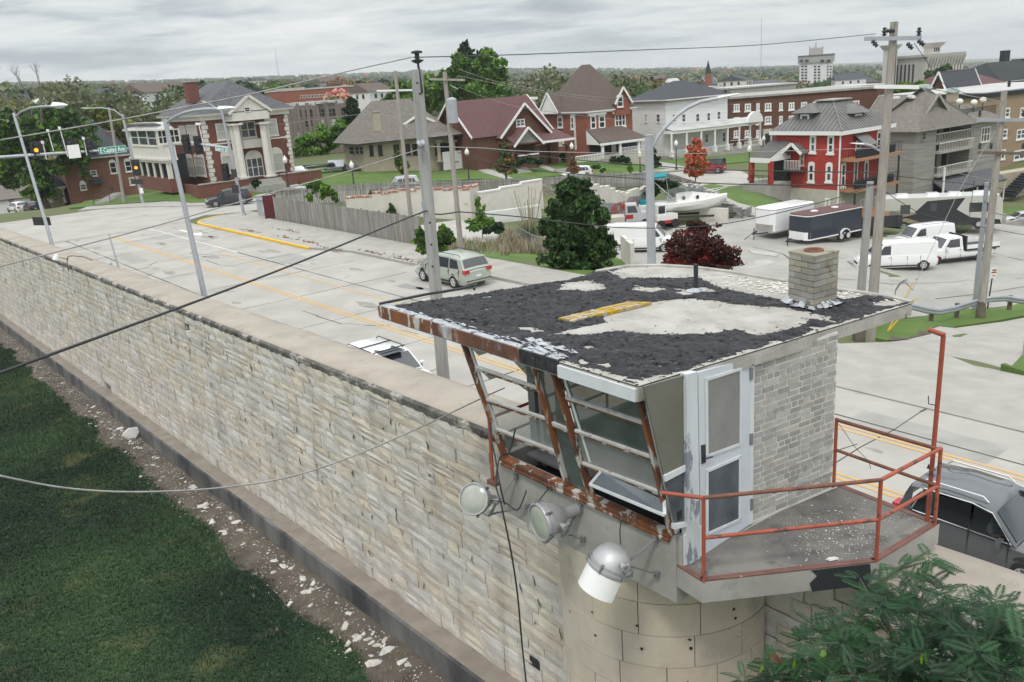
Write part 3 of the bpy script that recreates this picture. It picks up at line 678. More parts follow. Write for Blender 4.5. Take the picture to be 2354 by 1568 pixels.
for k in range(2600):
    u=ru(8,72); v=7.6-abs(random.gauss(0,.5)); p=uvz(u,v,zyard(u,v)+.03); s=ru(.006,.03); a=ru(0,6.28); x=Vector((math.cos(a),math.sin(a),0))*s; y=Vector((-math.sin(a),math.cos(a),0))*s*.6
    b.add([p-x-y,p+x-y,p+x*.7+y,p-x+y,p+Z*s*.7],[(0,1,4),(1,2,4),(2,3,4),(3,0,4)])
ST(b.build('stone_grit','chip'),'stuff')
# grass blades (nearest lawn)
random.seed(9)
def tufts(name,pts,m,h,w,kind='stuff'):
    P=[];F=[];var=[]
    for (p,s) in pts:
        k=len(P); 
        for j in range(3):
            a=ru(0,6.28); l=ru(.5,1.1); d=Vector((math.cos(a),math.sin(a),0)); sd_=Vector((-d.y,d.x,0))*w*s; o_=p+d*ru(0,.05)
            P+=[o_-sd_,o_+sd_,o_+d*h*s*.5*l+Z*h*s*l]; F.append((k+3*j,k+3*j+1,k+3*j+2)); var.append(rnd()*.9)
    me=bpy.data.meshes.new(name); me.from_pydata([tuple(v) for v in P],[],F); me.update(); me.materials.append(MC[m])
    at=me.attributes.new('var','FLOAT','FACE'); at.data.foreach_set('value',var)
    o=bpy.data.objects.new(name,me); COL.objects.link(o); o['kind']=kind; return o
pts=[]
while len(pts)<90000:
    u=8+64*rnd()**1.7; v=7.0-rnd()*13.5
    p=uvz(u,v,0); 
    w=1.0+noise.noise(Vector((u*.35,2,0)))*.55+noise.noise(Vector((u*1.3,5,0)))*.25
    if 7.6-v<w*ru(.8,1.15): continue
    p.z=zyard(u,v)
    if not inview(p,30): continue
    pts.append((p,.6+.035*u*ru(.6,1.2)))
tufts('grass',pts,'blade',.045,.012)
pts=[]
for k in range(1600):
    u=ru(8,60); v=7.4-abs(random.gauss(0,.6)); pts.append((uvz(u,v,zyard(u,v)),ru(.7,1.6)))
tufts('dry_weeds',pts,'leaf_tan',.10,.006)
# ================================================================ guard tower
random.seed(41)
tw=E('guard_tower','derelict prison guard tower cabin with slanted windows and peeling tar roof','guard tower',uvz(7,7.6,-1.6))
RO=uvz(0,5.9,7.0); RN=(Z+V*.028).normalized()
def RP(x,y,dz=0): return PP(x,y,RO+Z*dz,RN)
rA=RP(873,706); rB=RP(1467,888); rC=RP(2097,697)
back=[RP(*p) for p in ((2040,684),(1960,672),(1860,657),(1760,641),(1680,627),(1600,617),(1520,612),(1440,614),(1370,626),(1300,643),(1200,658),(1100,673),(985,690))]
outl=[rA,rB,rC]+back
MBl=MB(); MBl.slab([p-Z*.02 for p in outl],.15); MBl.build('roof_slab','conc_edge',tw)
# subdivided concrete top
def inpoly(x,y,P):
    r=False; n=len(P)
    for i in range(n):
        x1,y1=P[i]; x2,y2=P[(i+1)%n]
        if (y1>y)!=(y2>y) and x<(x2-x1)*(y-y1)/(y2-y1)+x1: r=not r
    return r
def edist(x,y,P):
    best=1e9; n=len(P)
    for i in range(n):
        x1,y1=P[i]; x2,y2=P[(i+1)%n]; dx_,dy_=x2-x1,y2-y1; t=max(0,min(1,((x-x1)*dx_+(y-y1)*dy_)/(dx_*dx_+dy_*dy_+1e-9)))
        best=min(best,math.hypot(x-x1-t*dx_,y-y1-t*dy_))
    return best
toUV2=lambda p:toUV(p)
def uvpoly(l): return [toUV(RP(*p)) for p in l]
OUT=[toUV(p) for p in outl]
bare=[uvpoly(l) for l in (
 [(1265,770),(1400,742),(1375,730),(1450,700),(1500,694),(1560,688),(1640,690),(1700,700),(1800,708),(1905,727),(1925,742),(1860,733),(1850,745),(1790,765),(1740,772),(1700,758),(1560,772),(1500,770),(1420,762),(1360,770),(1300,768)],
 [(1280,668),(1300,650),(1350,645),(1385,655),(1390,665),(1350,672),(1310,668)],
 [(1430,640),(1400,625),(1440,612),(1560,610),(1700,625),(1800,645),(1880,665),(1960,672),(1990,680),(1930,692),(1800,690),(1740,678),(1650,660),(1610,640),(1560,640),(1500,640)],
 [(1450,660),(1520,660),(1550,668),(1500,672),(1460,668)],[(1540,672),(1620,662),(1640,670),(1570,680)],
 [(1180,752),(1220,752),(1252,764),(1230,766)],[(1375,838),(1400,835),(1410,842),(1395,850)],
 [(1300,838),(1380,862),(1470,886),(1560,862),(1500,868),(1460,872),(1380,850)],
 [(1340,725),(1300,736),(1310,742),(1340,735)],[(2040,690),(2090,696),(2040,706),(2000,702)])]
def tarmask(u,v):
    if not inpoly(u,v,OUT): return -1
    e_=edist(u,v,OUT); nz=noise.noise(Vector((u*2.2,v*2.2,1)))*.10+noise.noise(Vector((u*7,v*7,3)))*.06+noise.noise(Vector((u*16,v*16,5)))*.055
    m_=e_-.05+nz*.7
    for P in bare:
        d=edist(u,v,P); 
        if inpoly(u,v,P): d=-d
        m_=min(m_,d+nz*.75)
    sp=noise.noise(Vector((u*5,v*5,9)))
    if sp>.52: m_=min(m_,.52-sp+.01)
    sp=noise.noise(Vector((u*15,v*15,19)))
    if sp>.5: m_=min(m_,.5-sp+.02)
    return m_
st=.027; g={}
ulo,uhi=4.7,10.9; vlo,vhi=5.7,10.8
nu=int((uhi-ulo)/st); nv=int((vhi-vlo)/st)
def roofz(u,v): return 7.0-.028*(v-5.9)
b=MB(); mk={}
for i in range(nu+1):
    for j in range(nv+1):
        u=ulo+i*st; v=vlo+j*st; mk[i,j]=tarmask(u,v)
def tv(i,j):
    if (i,j) in g: return g[i,j]
    u=ulo+i*st; v=vlo+j*st; q=mk[i,j]; h=.006+.035*min(1,max(0,q)/.10)*(0.55+.8*abs(noise.noise(Vector((u*4,v*9,2))))+.7*noise.noise(Vector((u*14,v*22,7))))
    if q<0: h=-.012
    g[i,j]=len(b.v); b.v.append(uvz(u+ru(-.008,.008),v+ru(-.008,.008),roofz(u,v)+h)); return g[i,j]
for i in range(nu):
    for j in range(nv):
        c=[mk[i,j],mk[i+1,j],mk[i+1,j+1],mk[i,j+1]]
        if sum(q>0 for q in c)>=2 and min(c)>-.5: b.f.append((tv(i,j),tv(i,j+1),tv(i+1,j+1),tv(i+1,j))); b.var.append(0)
b.build('tar_membrane','tar',tw,kind='stuff')
b=MB(); b.add([p+Z*0.0 for p in outl],[tuple(range(len(outl)))])
bmx=bmesh.new(); ff=bmx.faces.new([bmx.verts.new(p) for p in outl]); bmesh.ops.triangulate(bmx,faces=[ff]); b=MB(); bmx.verts.index_update(); b.add([v.co.copy() for v in bmx.verts],[[v.index for v in f.verts] for f in bmx.faces]); bmx.free()
o=b.build('roof_screed','roofcrete',tw)
# raised rim along the curved back
b=MB(); q=back
b.tube([p+Z*.01 for p in [rC]+q[:9]],.035,6); b.build('roof_rim','roofcrete',tw)
# yellow strip, built of cracked pieces
mat('yellowstrip',(.36,.25,.075),(.44,.32,.11),sc=8,rough=.85,c3=(.13,.10,.06),p3=.62,s3=12,rand=.15,w3=.04)
a0,a1,b0,b1=RP(1283,738),RP(1318,745),RP(1440,700),RP(1500,701)
b=MB()
for i in range(14):
    for j in range(3):
        def L_(s,t): p=a0.lerp(a1,t); q=b0.lerp(b1,t); return p.lerp(q,s)+Z*(.045+noise.noise(Vector((s*30,t*9,0)))*.012)
        s0,s1,t0,t1=i/14+.004,(i+1)/14-.004,j/3+.02,(j+1)/3-.02; k=ru(-.012,.012); b.cv=rnd()
        b.add([L_(s0+k,t0),L_(s1+k,t0),L_(s1-k,t1),L_(s0-k,t1),L_(s0,t0)-Z*.04,L_(s1,t0)-Z*.04,L_(s1,t1)-Z*.04,L_(s0,t1)-Z*.04],[(0,1,2,3),(0,4,5,1),(1,5,6,2),(2,6,7,3),(3,7,4,0)])
b.build('yellow_strip','yellowstrip',tw)
b=MB(); random.seed(4)
cA=toUV(RP(1840,668)); 
for k in range(420):
    u=cA[0]+random.gauss(0,.55); v=cA[1]+random.gauss(0,.16)
    if not inpoly(u,v,OUT): continue
    p=uvz(u,v,roofz(u,v)+.01); s=ru(.008,.035); a=ru(0,6.28); x=Vector((math.cos(a),math.sin(a),0))*s; y=Vector((-math.sin(a),math.cos(a),0))*s*.6
    b.add([p-x-y,p+x-y,p+x*.7+y,p-x+y,p+Z*s*.45],[(0,1,4),(1,2,4),(2,3,4),(3,0,4)])
o=b.build('roof_flakes','chip',tw,kind='stuff')
# scraps of tar left on the bare concrete
b=MB(); random.seed(91); kk=0
while kk<650:
    u=ru(ulo,uhi); v=ru(vlo,vhi); q=tarmask(u,v)
    if not inpoly(u,v,OUT) or q>0 or rnd()>math.exp(q*26)+.004: continue
    kk+=1; p=uvz(u,v,roofz(u,v)+.006); s_=ru(.004,.024); n_=6; a=ru(0,6); b.add([p+U*(math.cos(a+6.28*t/n_)*s_*ru(.5,1.4))+V*(math.sin(a+6.28*t/n_)*s_*ru(.4,1)) for t in range(n_)],[tuple(range(n_))])
b.build('tar_scraps','tar',tw,kind='stuff')
# fascias
dAB=(rB-rA).normalized(); nAB=Vector((dAB.y,-dAB.x,0)).normalized(); nAB=nAB if nAB.dot(V)<0 else -nAB
mid=rA+dAB*((RP(1285,832)-rA).dot(dAB))
def plank(b,p,q,dz0,dz1,th,n): 
    P=[p+Z*dz0,q+Z*dz0,q+Z*dz1,p+Z*dz1]; b.add(P+[x+n*th for x in P],[(0,3,2,1),(4,5,6,7),(0,1,5,4),(1,2,6,5),(2,3,7,6),(3,0,4,7)])
m1_=rA+dAB*((RP(1010,748)-rA).dot(dAB)); m2_=rA+dAB*((RP(1196,805)-rA).dot(dAB))
for q0,q1,mm in ((rA-dAB*.02,m1_,'rustwood'),(m1_,m2_,'rustfascia'),(m2_,mid,'tar')): b=MB(); plank(b,q0+nAB*.003,q1,-.15,.02,.02,nAB); b.build('metal_fascia',mm,tw)
b=MB(); plank(b,rA,mid,.018,.028,-.10,nAB); b.build('metal_fascia','flashing',tw)
b=MB(); plank(b,mid+dAB*.005+nAB*.003,rB-dAB*.02,-.17,-.03,.03,nAB); b.build('timber_fascia','whitewood',tw)
b=MB(); random.seed(8)
for k in range(26):
    s=ru(0,1); p=RP(1200,800).lerp(RP(1290,830),s)+V*ru(0,.25)+Z*ru(.03,.06); x=dAB*ru(.05,.16); y=V*ru(.03,.09)
    b.add([p-x,p+y*.4-x*.2+Z*ru(0,.03),p+x+Z*ru(-.01,.02),p-y*.5],[(0,1,2,3)])
for k in range(60):
    s=ru(0,1); p=rA.lerp(RP(1200,800),s)+V*ru(.02,.14)+Z*ru(.02,.035); x=dAB*ru(.02,.11); y=V*ru(.01,.04); b.add([p-x,p+y-x*.2,p+x,p-y*.5],[(0,1,2,3)])
b.build('torn_flashing','flashing',tw,kind='stuff')
pts=[RP(873,703)+Z*.03,RP(980,684)+Z*.05,RP(1060,671)+Z*.05,RP(1098,664)+Z*.07,RP(1090,668)+Z*.02]
b=MB(); b.tube(pts,.022,6); b.build('bent_gutter','darkiron',tw)
# vent pipe and chimney
p=RP(1600,669); b=MB(); b.tube([p,p+Z*.40],.034,12,caps=False); b.tube([p+Z*.40,p+Z*.395],.028,12); b.build('vent_pipe','darkiron',tw,smooth=50)
b=MB(); b.lathe(p,Z,[(.05,.04),(.02,.06),(.012,.15)],12); b.build('pipe_flashing','flashing',tw)
ch0=uvz(6.37,9.72); cu=Vector(((uvz(5.85,10.07)-uvz(5.91,9.62)).x,(uvz(5.85,10.07)-uvz(5.91,9.62)).y,0))
c1=uvz(5.91,9.60); c2=uvz(6.35,9.70); c3_=uvz(5.86,10.06); c4=c2+(c3_-c1)
zt=7.60; zb_=roofz(6,9.8)
b=MB(); b.prism([c1+(c2-c1)*.03+(c3_-c1)*.03,c2-(c2-c1)*.03+(c3_-c1)*.03,c4-(c2-c1)*.03-(c3_-c1)*.03,c3_+(c2-c1)*.03-(c3_-c1)*.03],zb_-.02,zt-.01); chim=b.build('chimney','mortar',tw)
random.seed(14)
nc=9; hh=(zt-zb_)/nc
for fa,(p,q) in enumerate(((c2,c1),(c1,c3_),(c3_,c4),(c4,c2))):
    d=(q-p); L_=d.length; d.normalize(); nr=d.cross(Z).normalized(); 
    if nr.dot((c1+c4)/2-p)>0: nr=-nr
    for r in range(nc):
        cuts=[0,.5,1] if r%2==0 else [0,.25,.75,1]
        for s0,s1 in zip(cuts[:-1],cuts[1:]):
            b=MB(); k=.004+(r==nc-1)*.002; e_=.003 if fa%2 else .0; cc=p+d*((s0+s1)/2*L_)-nr*(.02-ru(0,.008)); b.box(Vector((cc.x,cc.y,zb_+hh*(r+.5))),d,nr,Z,(s1-s0)/2*L_-k+e_,.022,hh/2-k)
            b.build('block','chimblock',chim)
b=MB(); b.prism([c1-(c2-c1)*.02-(c3_-c1)*.02,c2+(c2-c1)*.02-(c3_-c1)*.02,c4+(c2-c1)*.02+(c3_-c1)*.02,c3_-(c2-c1)*.02+(c3_-c1)*.02],zt-.012,zt+.02); b.build('chimney_cap','chimblock',chim)
cc=(c1+c4)/2; b=MB(); b.lathe(Vector((cc.x,cc.y,zt+.02)),Z,[(0,.125),(.02,.125),(.028,.10),(.0,.09),(-.3,.09)],20); b.build('flue','railrust',chim,smooth=True)
b=MB(); b.lathe(Vector((cc.x,cc.y,zt+.022)),Z,[(0,.0),(0,.09)],20); b.build('flue_hole','void',chim)
b=MB(); random.seed(2)
for k in range(26):
    t=k/26*4; i=int(t); f=t-i; C4=[c2,c1,c3_,c4,c2]; p=C4[i].lerp(C4[i+1],f); o_=(p-Vector((cc.x,cc.y,0))).normalized(); tn=(C4[i+1]-C4[i]).normalized()*.05
    p=Vector((p.x,p.y,zb_)); h=ru(.03,.11); b.add([p-tn+o_*.012+Z*h,p+tn+o_*.012+Z*h*ru(.5,1.2),p+tn*1.2+o_*ru(.06,.13)+Z*.045,p-tn*1.2+o_*ru(.06,.13)+Z*.045],[(0,1,2,3)])
b.build('lead_apron','flashing',chim)
# ---- cabin: slanted window wall
wTL=PZ(1066,788,6.82); wBL=PZ(1160,1051,5.15); wBR=PZ(1543,1222,5.15)
WN=((wBR-wBL).cross(wTL-wBL)).normalized(); 
if WN.dot(V)>0: WN=-WN
def WP(x,y,off=0): return PP(x,y,wBL+WN*off,WN)
def bar(b,p0,p1,w,d,off=0):
    a=WP(*p0,off); c=WP(*p1,off); dd=(c-a).normalized(); s=dd.cross(WN).normalized(); b.box((a+c)/2,dd,s,WN,(c-a).length/2,w/2,d/2)
fr=MB(); 
def frame(name,p0,p1,w,d,m,off=0):
    b=MB(); bar(b,p0,p1,w,d,off); return b.build(name,m,tw)
frame('window_post',(1066,786),(1162,1054),.055,.08,'rustwood')
frame('window_post',(1225,829),(1305,1112),.045,.09,'rustwood')
frame('window_post',(1270,840),(1359,1140),.045,.09,'rustwood')
frame('window_post',(1467,887),(1545,1226),.045,.09,'rustwood',.01)
frame('corner_post',(1478,891),(1552,1222),.07,.07,'peelpaint',-.04)
frame('inner_post',(1079,792),(1146,990),.035,.03,'whitewood',-.02)
frame('inner_post',(1292,846),(1358,1062),.035,.03,'whitewood',-.02)
for p0,p1,w in (((1095,843),(1240,893),.03),((1120,918),(1258,963),.028),((1142,986),(1280,1039),.035),((1271,973),(1309,988),.045),((1302,913),(1484,973),.035),((1323,989),(1500,1051),.03),((1340,1064),(1515,1130),.03)):
    frame('glazing_bar',p0,p1,w,.04,'barpaint',.0); 
    frame('glazing_bar',(p0[0]+1,p0[1]+6),(p1[0]+1,p1[1]+6),.014,.04,'rustwood',-.002)
frame('window_sill',(1156,1052),(1545,1228),.05,.10,'rustwood',.0)
frame('window_sill',(1154,1059),(1545,1237),.035,.14,'rustwood',.0)
frame('window_head',(1068,790),(1470,890),.05,.05,'whitewood',-.03)
def pane(name,l,m,off=-.012):
    b=MB(); q=[WP(x,y,off) for x,y in l]; b.add(q+[p-WN*.005 for p in q],[tuple(range(len(q))),tuple(range(2*len(q)-1,len(q)-1,-1))]); return b.build(name,m,tw)
pane('glass_pane',[(1129,925),(1256,966),(1276,1034),(1143,984)],'glass_thin')
pane('glass_pane',[(1170,820),(1222,832),(1240,888),(1215,868)],'glass_dirty')
pane('glass_pane',[(1228,832),(1270,843),(1309,982),(1272,971)],'glass_dirty')
pane('glass_pane',[(1275,977),(1311,992),(1356,1136),(1308,1112)],'glass_dirty')
pane('glass_pane',[(1280,846),(1466,892),(1484,970),(1304,910)],'glass_dirty')
pane('glass_pane',[(1305,917),(1485,977),(1500,1047),(1325,987)],'glass_dirty')
pane('glass_pane',[(1325,992),(1502,1055),(1515,1126),(1342,1060)],'glass_frost')
# shards left in the first window
for l in ([(1083,800),(1120,812),(1100,818)],[(1100,848),(1150,864),(1125,872)],[(1185,880),(1238,897),(1215,902)],[(1180,945),(1215,948),(1200,955)],[(1160,1000),(1190,1012),(1165,1040)]):
    pane('glass_shard',l,'glass_dirty')
# open hinged sash at the bottom
b=MB(); s0=[WP(1381,1084,.02),WP(1356,1113,.12),WP(1528,1184,.14),WP(1527,1150,.02)]
for i in range(4):
    if i!=3: b.beam(s0[i],s0[(i+1)%4],.035,.03)
sash=b.build('open_sash','whitewood',tw)
b=MB(); b.add(s0,[(0,1,2,3)]); b.build('glass_pane','glass_blue',sash)
# interior: far wall pieces, counter, person-like clutter
P=[uvz(5.55,6.5),uvz(8.6,6.5)]
b=MB(); b.prism([uvz(5.5,9.0),uvz(6.9,9.0),uvz(6.9,9.12),uvz(5.5,9.12)],4.75,6.8); b.build('back_wall','olive',tw)
b=MB(); b.prism([uvz(5.5,6.42),uvz(8.6,6.42),uvz(8.6,9.1),uvz(5.5,9.1)],4.70,4.76); b.build('cabin_floor','void',tw)
b=MB(); b.prism([uvz(7.3,6.75),uvz(8.5,6.75),uvz(8.5,7.25),uvz(7.3,7.25)],5.02,5.06); b.prism([uvz(6.2,7.3),uvz(6.9,7.3),uvz(6.9,8.2),uvz(6.2,8.2)],4.75,5.6); b.build('cabin_counter','alu_dark',tw)
for pu_,pv,w,m in ((8.62,7.0,.14,'alu_dark'),(8.5,7.05,.07,'conc_grey'),(8.4,7.3,.13,'void')):
    p=uvz(pu_,pv); b=MB(); b.prism([Vector((p.x,p.y,0))+U*w/2,Vector((p.x,p.y,0))-U*w/2,Vector((p.x,p.y,0))-U*w/2+V*.08,Vector((p.x,p.y,0))+U*w/2+V*.08],4.75,6.86); b.build('cabin_pillar',m,tw)
b=MB(); b.prism([uvz(7.9,9.0),uvz(8.6,9.0),uvz(8.6,9.1),uvz(7.9,9.1)],4.75,5.35); b.prism([uvz(6.9,9.0),uvz(7.9,9.0),uvz(7.9,9.1),uvz(6.9,9.1)],4.75,5.7); b.build('parapet_panel','conc_grey',tw)
# concrete skirt
sk=[uvz(5.55,6.36),uvz(8.72,6.36),uvz(8.72,9.2),uvz(5.3,9.2)]
b=MB(); b.prism([uvz(5.50,6.37),uvz(8.68,6.37),uvz(8.68,8.25),uvz(5.46,8.25)],4.27,4.70); b.prism([uvz(5.50,6.37),uvz(8.68,6.37),uvz(8.68,6.47),uvz(5.50,6.47)],4.70,5.12); b.prism([uvz(8.58,6.47),uvz(8.68,6.47),uvz(8.68,9.1),uvz(8.58,9.1)],4.70,5.12)
b.prism([uvz(5.44,6.40),uvz(5.50,6.40),uvz(5.50,6.72),uvz(5.44,6.72)],4.74,5.12)
b.prism([uvz(5.3,8.25),uvz(8.68,8.25),uvz(8.68,9.3),uvz(5.3,9.3)],4.05,4.70)
b.build('concrete_skirt','conc_grey',tw)
b=MB(); b.prism([uvz(5.425,6.42),uvz(5.438,6.42),uvz(5.438,6.72),uvz(5.425,6.72)],4.76,5.14); b.build('white_return','whitewood',tw)
# ---- side wall: olive panel, broken pane, door, grey brick
S0=uvz(5.43,6.2); S1=uvz(5.46,7.67); SN=Vector(((S1-S0).y,-(S1-S0).x,0)).normalized(); SN=SN if SN.dot(U)<0 else -SN
def SP(x,y,off=0): return PP(x,y,S0+SN*off,SN)
def spane(name,l,m,off=0,th=.02,parent=None):
    b=MB(); q=[SP(x,y,off) for x,y in l]; r=[p-SN*th for p in q]; n=len(q); b.add(q+r,[tuple(range(n)),tuple(range(2*n-1,n-1,-1))]+[(i,i+n,(i+1)%n+n,(i+1)%n) for i in range(n)]); return b.build(name,m,parent or tw)
spane('side_panel',[(1480,889),(1579,862),(1579,1068),(1527,1093)],'olive',-.01)
spane('side_rail',[(1527,1094),(1579,1069),(1579,1082),(1530,1108)],'whitewood',.012)
spane('side_pane',[(1530,1108),(1579,1082),(1579,1199),(1552,1206)],'glass_blue',-.01,.006)
spane('side_pane_hole',[(1556,1180),(1568,1172),(1567,1192),(1558,1199)],'void',-.006,.004)
spane('side_sill',[(1551,1206),(1581,1200),(1581,1210),(1552,1218)],'whitewood',.02,.05)
spane('door_jamb',[(1578,861),(1603,855),(1610,1283),(1581,1300)],'peelpaint',.03,.08)
# door
door=spane('door',[(1605,856),(1726,824),(1722,1207),(1612,1279)],'doorpaint',.012,.03)
def dpart(name,l,m,off,th): return spane(name,l,m,off,th,door)
dpart('door_pane',[(1627,874),(1703,850),(1702,1020),(1628,1048)],'glass_frost',.018,.004)
dpart('door_pane',[(1628,1084),(1701,1052),(1700,1194),(1628,1227)],'glass_blue',.018,.004)
for l in ([(1625,870),(1705,845),(1705,851),(1627,876)],[(1622,870),(1628,872),(1629,1050),(1624,1052)],[(1702,848),(1706,846),(1705,1022),(1701,1021)],[(1627,1046),(1703,1018),(1703,1024),(1627,1052)],
          [(1625,1081),(1704,1047),(1704,1053),(1627,1087)],[(1624,1081),(1629,1083),(1629,1230),(1625,1232)],[(1700,1050),(1704,1048),(1703,1197),(1699,1196)],[(1627,1225),(1703,1191),(1703,1197),(1627,1231)]):
    dpart('glazing_bead',l,'whitewood',.026,.012)
dpart('lock_plate',[(1613,1024),(1622,1022),(1623,1063),(1614,1067)],'darkiron',.022,.01)
p=SP(1620,1055,.05); b=MB(); b.tube([SP(1620,1055,.02),p,p+ (SP(1638,1050,.05)-p)],.009,8); b.build('door_handle','darkiron',door)
for y in (850,1000,1150): dpart('hinge',[(1726,y-2),(1732,y-4),(1732,y+22),(1726,y+24)],'alu_dark',.03,.02)
spane('door_frame',[(1727,824),(1735,822),(1731,1202),(1723,1207)],'whitewood',.02,.04)
# grey brick wall
B0=uvz(5.48,7.70); B1=uvz(5.28,9.13); bd=(B1-B0); BL=bd.length; bd.normalize(); bn=Vector((bd.y,-bd.x,0)); bn=bn if bn.dot(U)<0 else -bn
b=MB(); b.prism([B0-bn*.0,B1,B1-bn*.18,B0-bn*.18],4.72,6.84); bw=b.build('brick_wall','mortarpale',tw)
random.seed(6); bm0=MB(); bm0.box(Vector((0,0,0)),Vector((1,0,0)),Vector((0,1,0)),Z,.5,.5,.5)
BMs=[]
for k in range(4):
    q=MB(); vsx=[Vector((x*.5+ru(-.01,.01),-.5+ru(-.15,.15),z*.5+ru(-.04,.04))) for x in(-1,-.35,.35,1) for z in (-1,1)]+[Vector((x*.5,.5,z*.5)) for x in (-1,1) for z in (-1,1)]
    q.add(vsx,[(0,2,3,1),(2,4,5,3),(4,6,7,5),(8,0,1,9),(6,10,11,7),(1,3,5,7,11,9),(8,10,6,4,2,0)])
    me=bpy.data.meshes.new('brick'); me.from_pydata([tuple(v) for v in q.v],[],q.f); me.update(); me.materials.append(MC['brickgrey']); BMs.append(me)
ncr=27; ch_=(6.82-4.77)/ncr
for r in range(ncr):
    x=-.055 if r%2 else 0.0
    if r%6==5: x=0.03
    while x<BL-.02:
        w=.205 if not r%6==5 else .1
        x0=max(x,0); x1=min(x+w,BL)
        if x1-x0>.03:
            o=bpy.data.objects.new('brick',random.choice(BMs)); COL.objects.link(o); o.parent=bw
            c=B0+bd*((x0+x1)/2)+bn*ru(-.003,.004); c.z=4.77+ch_*(r+.5); sx_=x1-x0-.017
            m_=Matrix(((bd.x*sx_,-bn.x*.012,0,0),(bd.y*sx_,-bn.y*.012,0,0),(0,0,ch_-.017,0),(0,0,0,1))); m_.translation=c-tw.location; o.matrix_local=m_
        x+=w+.006
# ---- platform
pf=[uvz(5.50,6.38),uvz(5.11,6.33),uvz(4.02,7.93),uvz(3.93,9.18),uvz(5.25,9.3),uvz(5.45,8.2)]
b=MB(); b.prism(pf,4.48,4.745); b.build('platform','conc_grey',tw)
b=MB(); inn=[p+( (uvz(4.9,7.9)-p).normalized()*.06) for p in pf]; b.add([Vector((p.x,p.y,4.749)) for p in inn],[tuple(range(5,-1,-1)) if True else ()]); o=b.build('platform_surface','deck',tw)
if o.data.polygons[0].normal.z<0: o.data.flip_normals()
b=MB()
for p,q in zip(pf[:4],pf[1:5]): 
    d=(q-p).normalized(); n_=Vector((d.y,-d.x,0)); n_=n_ if n_.dot(uvz(4.9,7.9)-p)<0 else -n_
    b.beam(Vector((p.x,p.y,4.75))-n_*.035,Vector((q.x,q.y,4.75))-n_*.035,.075,.014)
b.build('edge_angle','angle_iron',tw)
# broken-out hole in platform edge
q0=uvz(4.42,7.34); q1=uvz(4.06,7.87); d=(q1-q0).normalized(); n_=Vector((d.y,-d.x,0)); n_=n_ if n_.dot(U)<0 or n_.dot(V)<0 else -n_
nn_=(pf[2]-pf[1]); nn_=Vector((nn_.y,-nn_.x,0)).normalized(); nn_=nn_ if nn_.dot(uvz(4.9,7.9)-pf[1])<0 else -nn_
b=MB(); b.add([Vector((p.x,p.y,z))+nn_*.004 for p,z in ((q0,4.47),(q1,4.47),(q1+d*.02,4.60),(q1,4.738),(q0-d*.02,4.738),(q0+d*.05,4.66),(q0-d*.03,4.58))],[(0,1,2,3,4,5,6)]); b.build('spalled_hole','void',tw)
# railings
rail=MB()
def tb(name,l,r,m): b=MB(); b.tube(l,r,10); return b.build(name,m,railo,smooth=50)
railo=MB(); railo.tube([uvz(5.10,6.35,4.745),uvz(5.10,6.35,5.74)],.022,10); railo=railo.build('railing','railpaint',tw,smooth=50)
P1,P2,P3,P4=(5.10,6.35),(4.035,7.95),(3.95,9.10),(5.30,9.22)
tb('rail_post',[uvz(*P2,4.745),uvz(*P2,5.72)],.022,'railpaint'); tb('rail_post',[uvz(*P3,4.745),uvz(*P3,5.72)],.022,'railpaint'); tb('rail_post',[uvz(*P4,4.7),uvz(*P4,5.68)],.022,'railpaint')
tb('top_rail',[uvz(5.46,6.12,5.76),uvz(*P1,5.74)],.022,'railpaint'); tb('top_rail',[uvz(*P1,5.74),uvz(*P2,5.72)],.022,'railrust'); tb('top_rail',[uvz(*P2,5.72),uvz(*P3,5.72)],.022,'railpaint'); tb('top_rail',[uvz(*P3,5.70),uvz(*P4,5.66)],.023,'railrust')
tb('mid_rail',[uvz(*P1,5.27),uvz(*P2,5.25)],.021,'railpaint'); tb('mid_rail',[uvz(*P2,5.25),uvz(*P3,5.25)],.021,'railpaint'); tb('mid_rail',[uvz(*P3,5.25),uvz(*P4,5.25)],.021,'railrust')
tb('tall_post',[uvz(4.05,9.13,4.745),uvz(4.045,9.15,7.0),uvz(4.045,9.14,7.05)],.026,'railpaint'); tb('tall_post_arm',[uvz(4.045,9.12,7.04),uvz(4.17,9.06,7.09)],.028,'railpaint'); 
b=MB(); pp=uvz(4.045,9.14,6.2); b.tube([pp,pp-RT*.1+Z*.02,pp-RT*.11+Z*.12],.006,6); b.build('hook','darkiron',railo)
b=MB(); b.tube([uvz(5.25,9.2,5.62),uvz(5.0,9.15,5.4),uvz(4.8,9.14,5.27),uvz(4.78,9.14,5.18)],.004,5); b.build('hanging_wire','darkiron',railo)
# railing on the far left side of the cabin
b=MB(); q=PP(1133,1105,uvz(8.75,6.3),U); a=PP(1124,962,uvz(8.75,6.3),U)
b.tube([q,a],.024,10); b.tube([a,uvz(8.75,8.6,a.z+.03)],.022,10); b.tube([a-Z*.3,uvz(8.75,8.6,a.z-.27)],.02,10); b.tube([uvz(8.75,8.6,4.2),uvz(8.75,8.6,a.z+.03)],.022,10); b.build('left_railing','railpaint',tw,smooth=50)
b=MB(); b.box(q+V*.12-Z*.03,U,V,Z,.09,.16,.03); b.build('rail_bracket','angle_iron',tw)
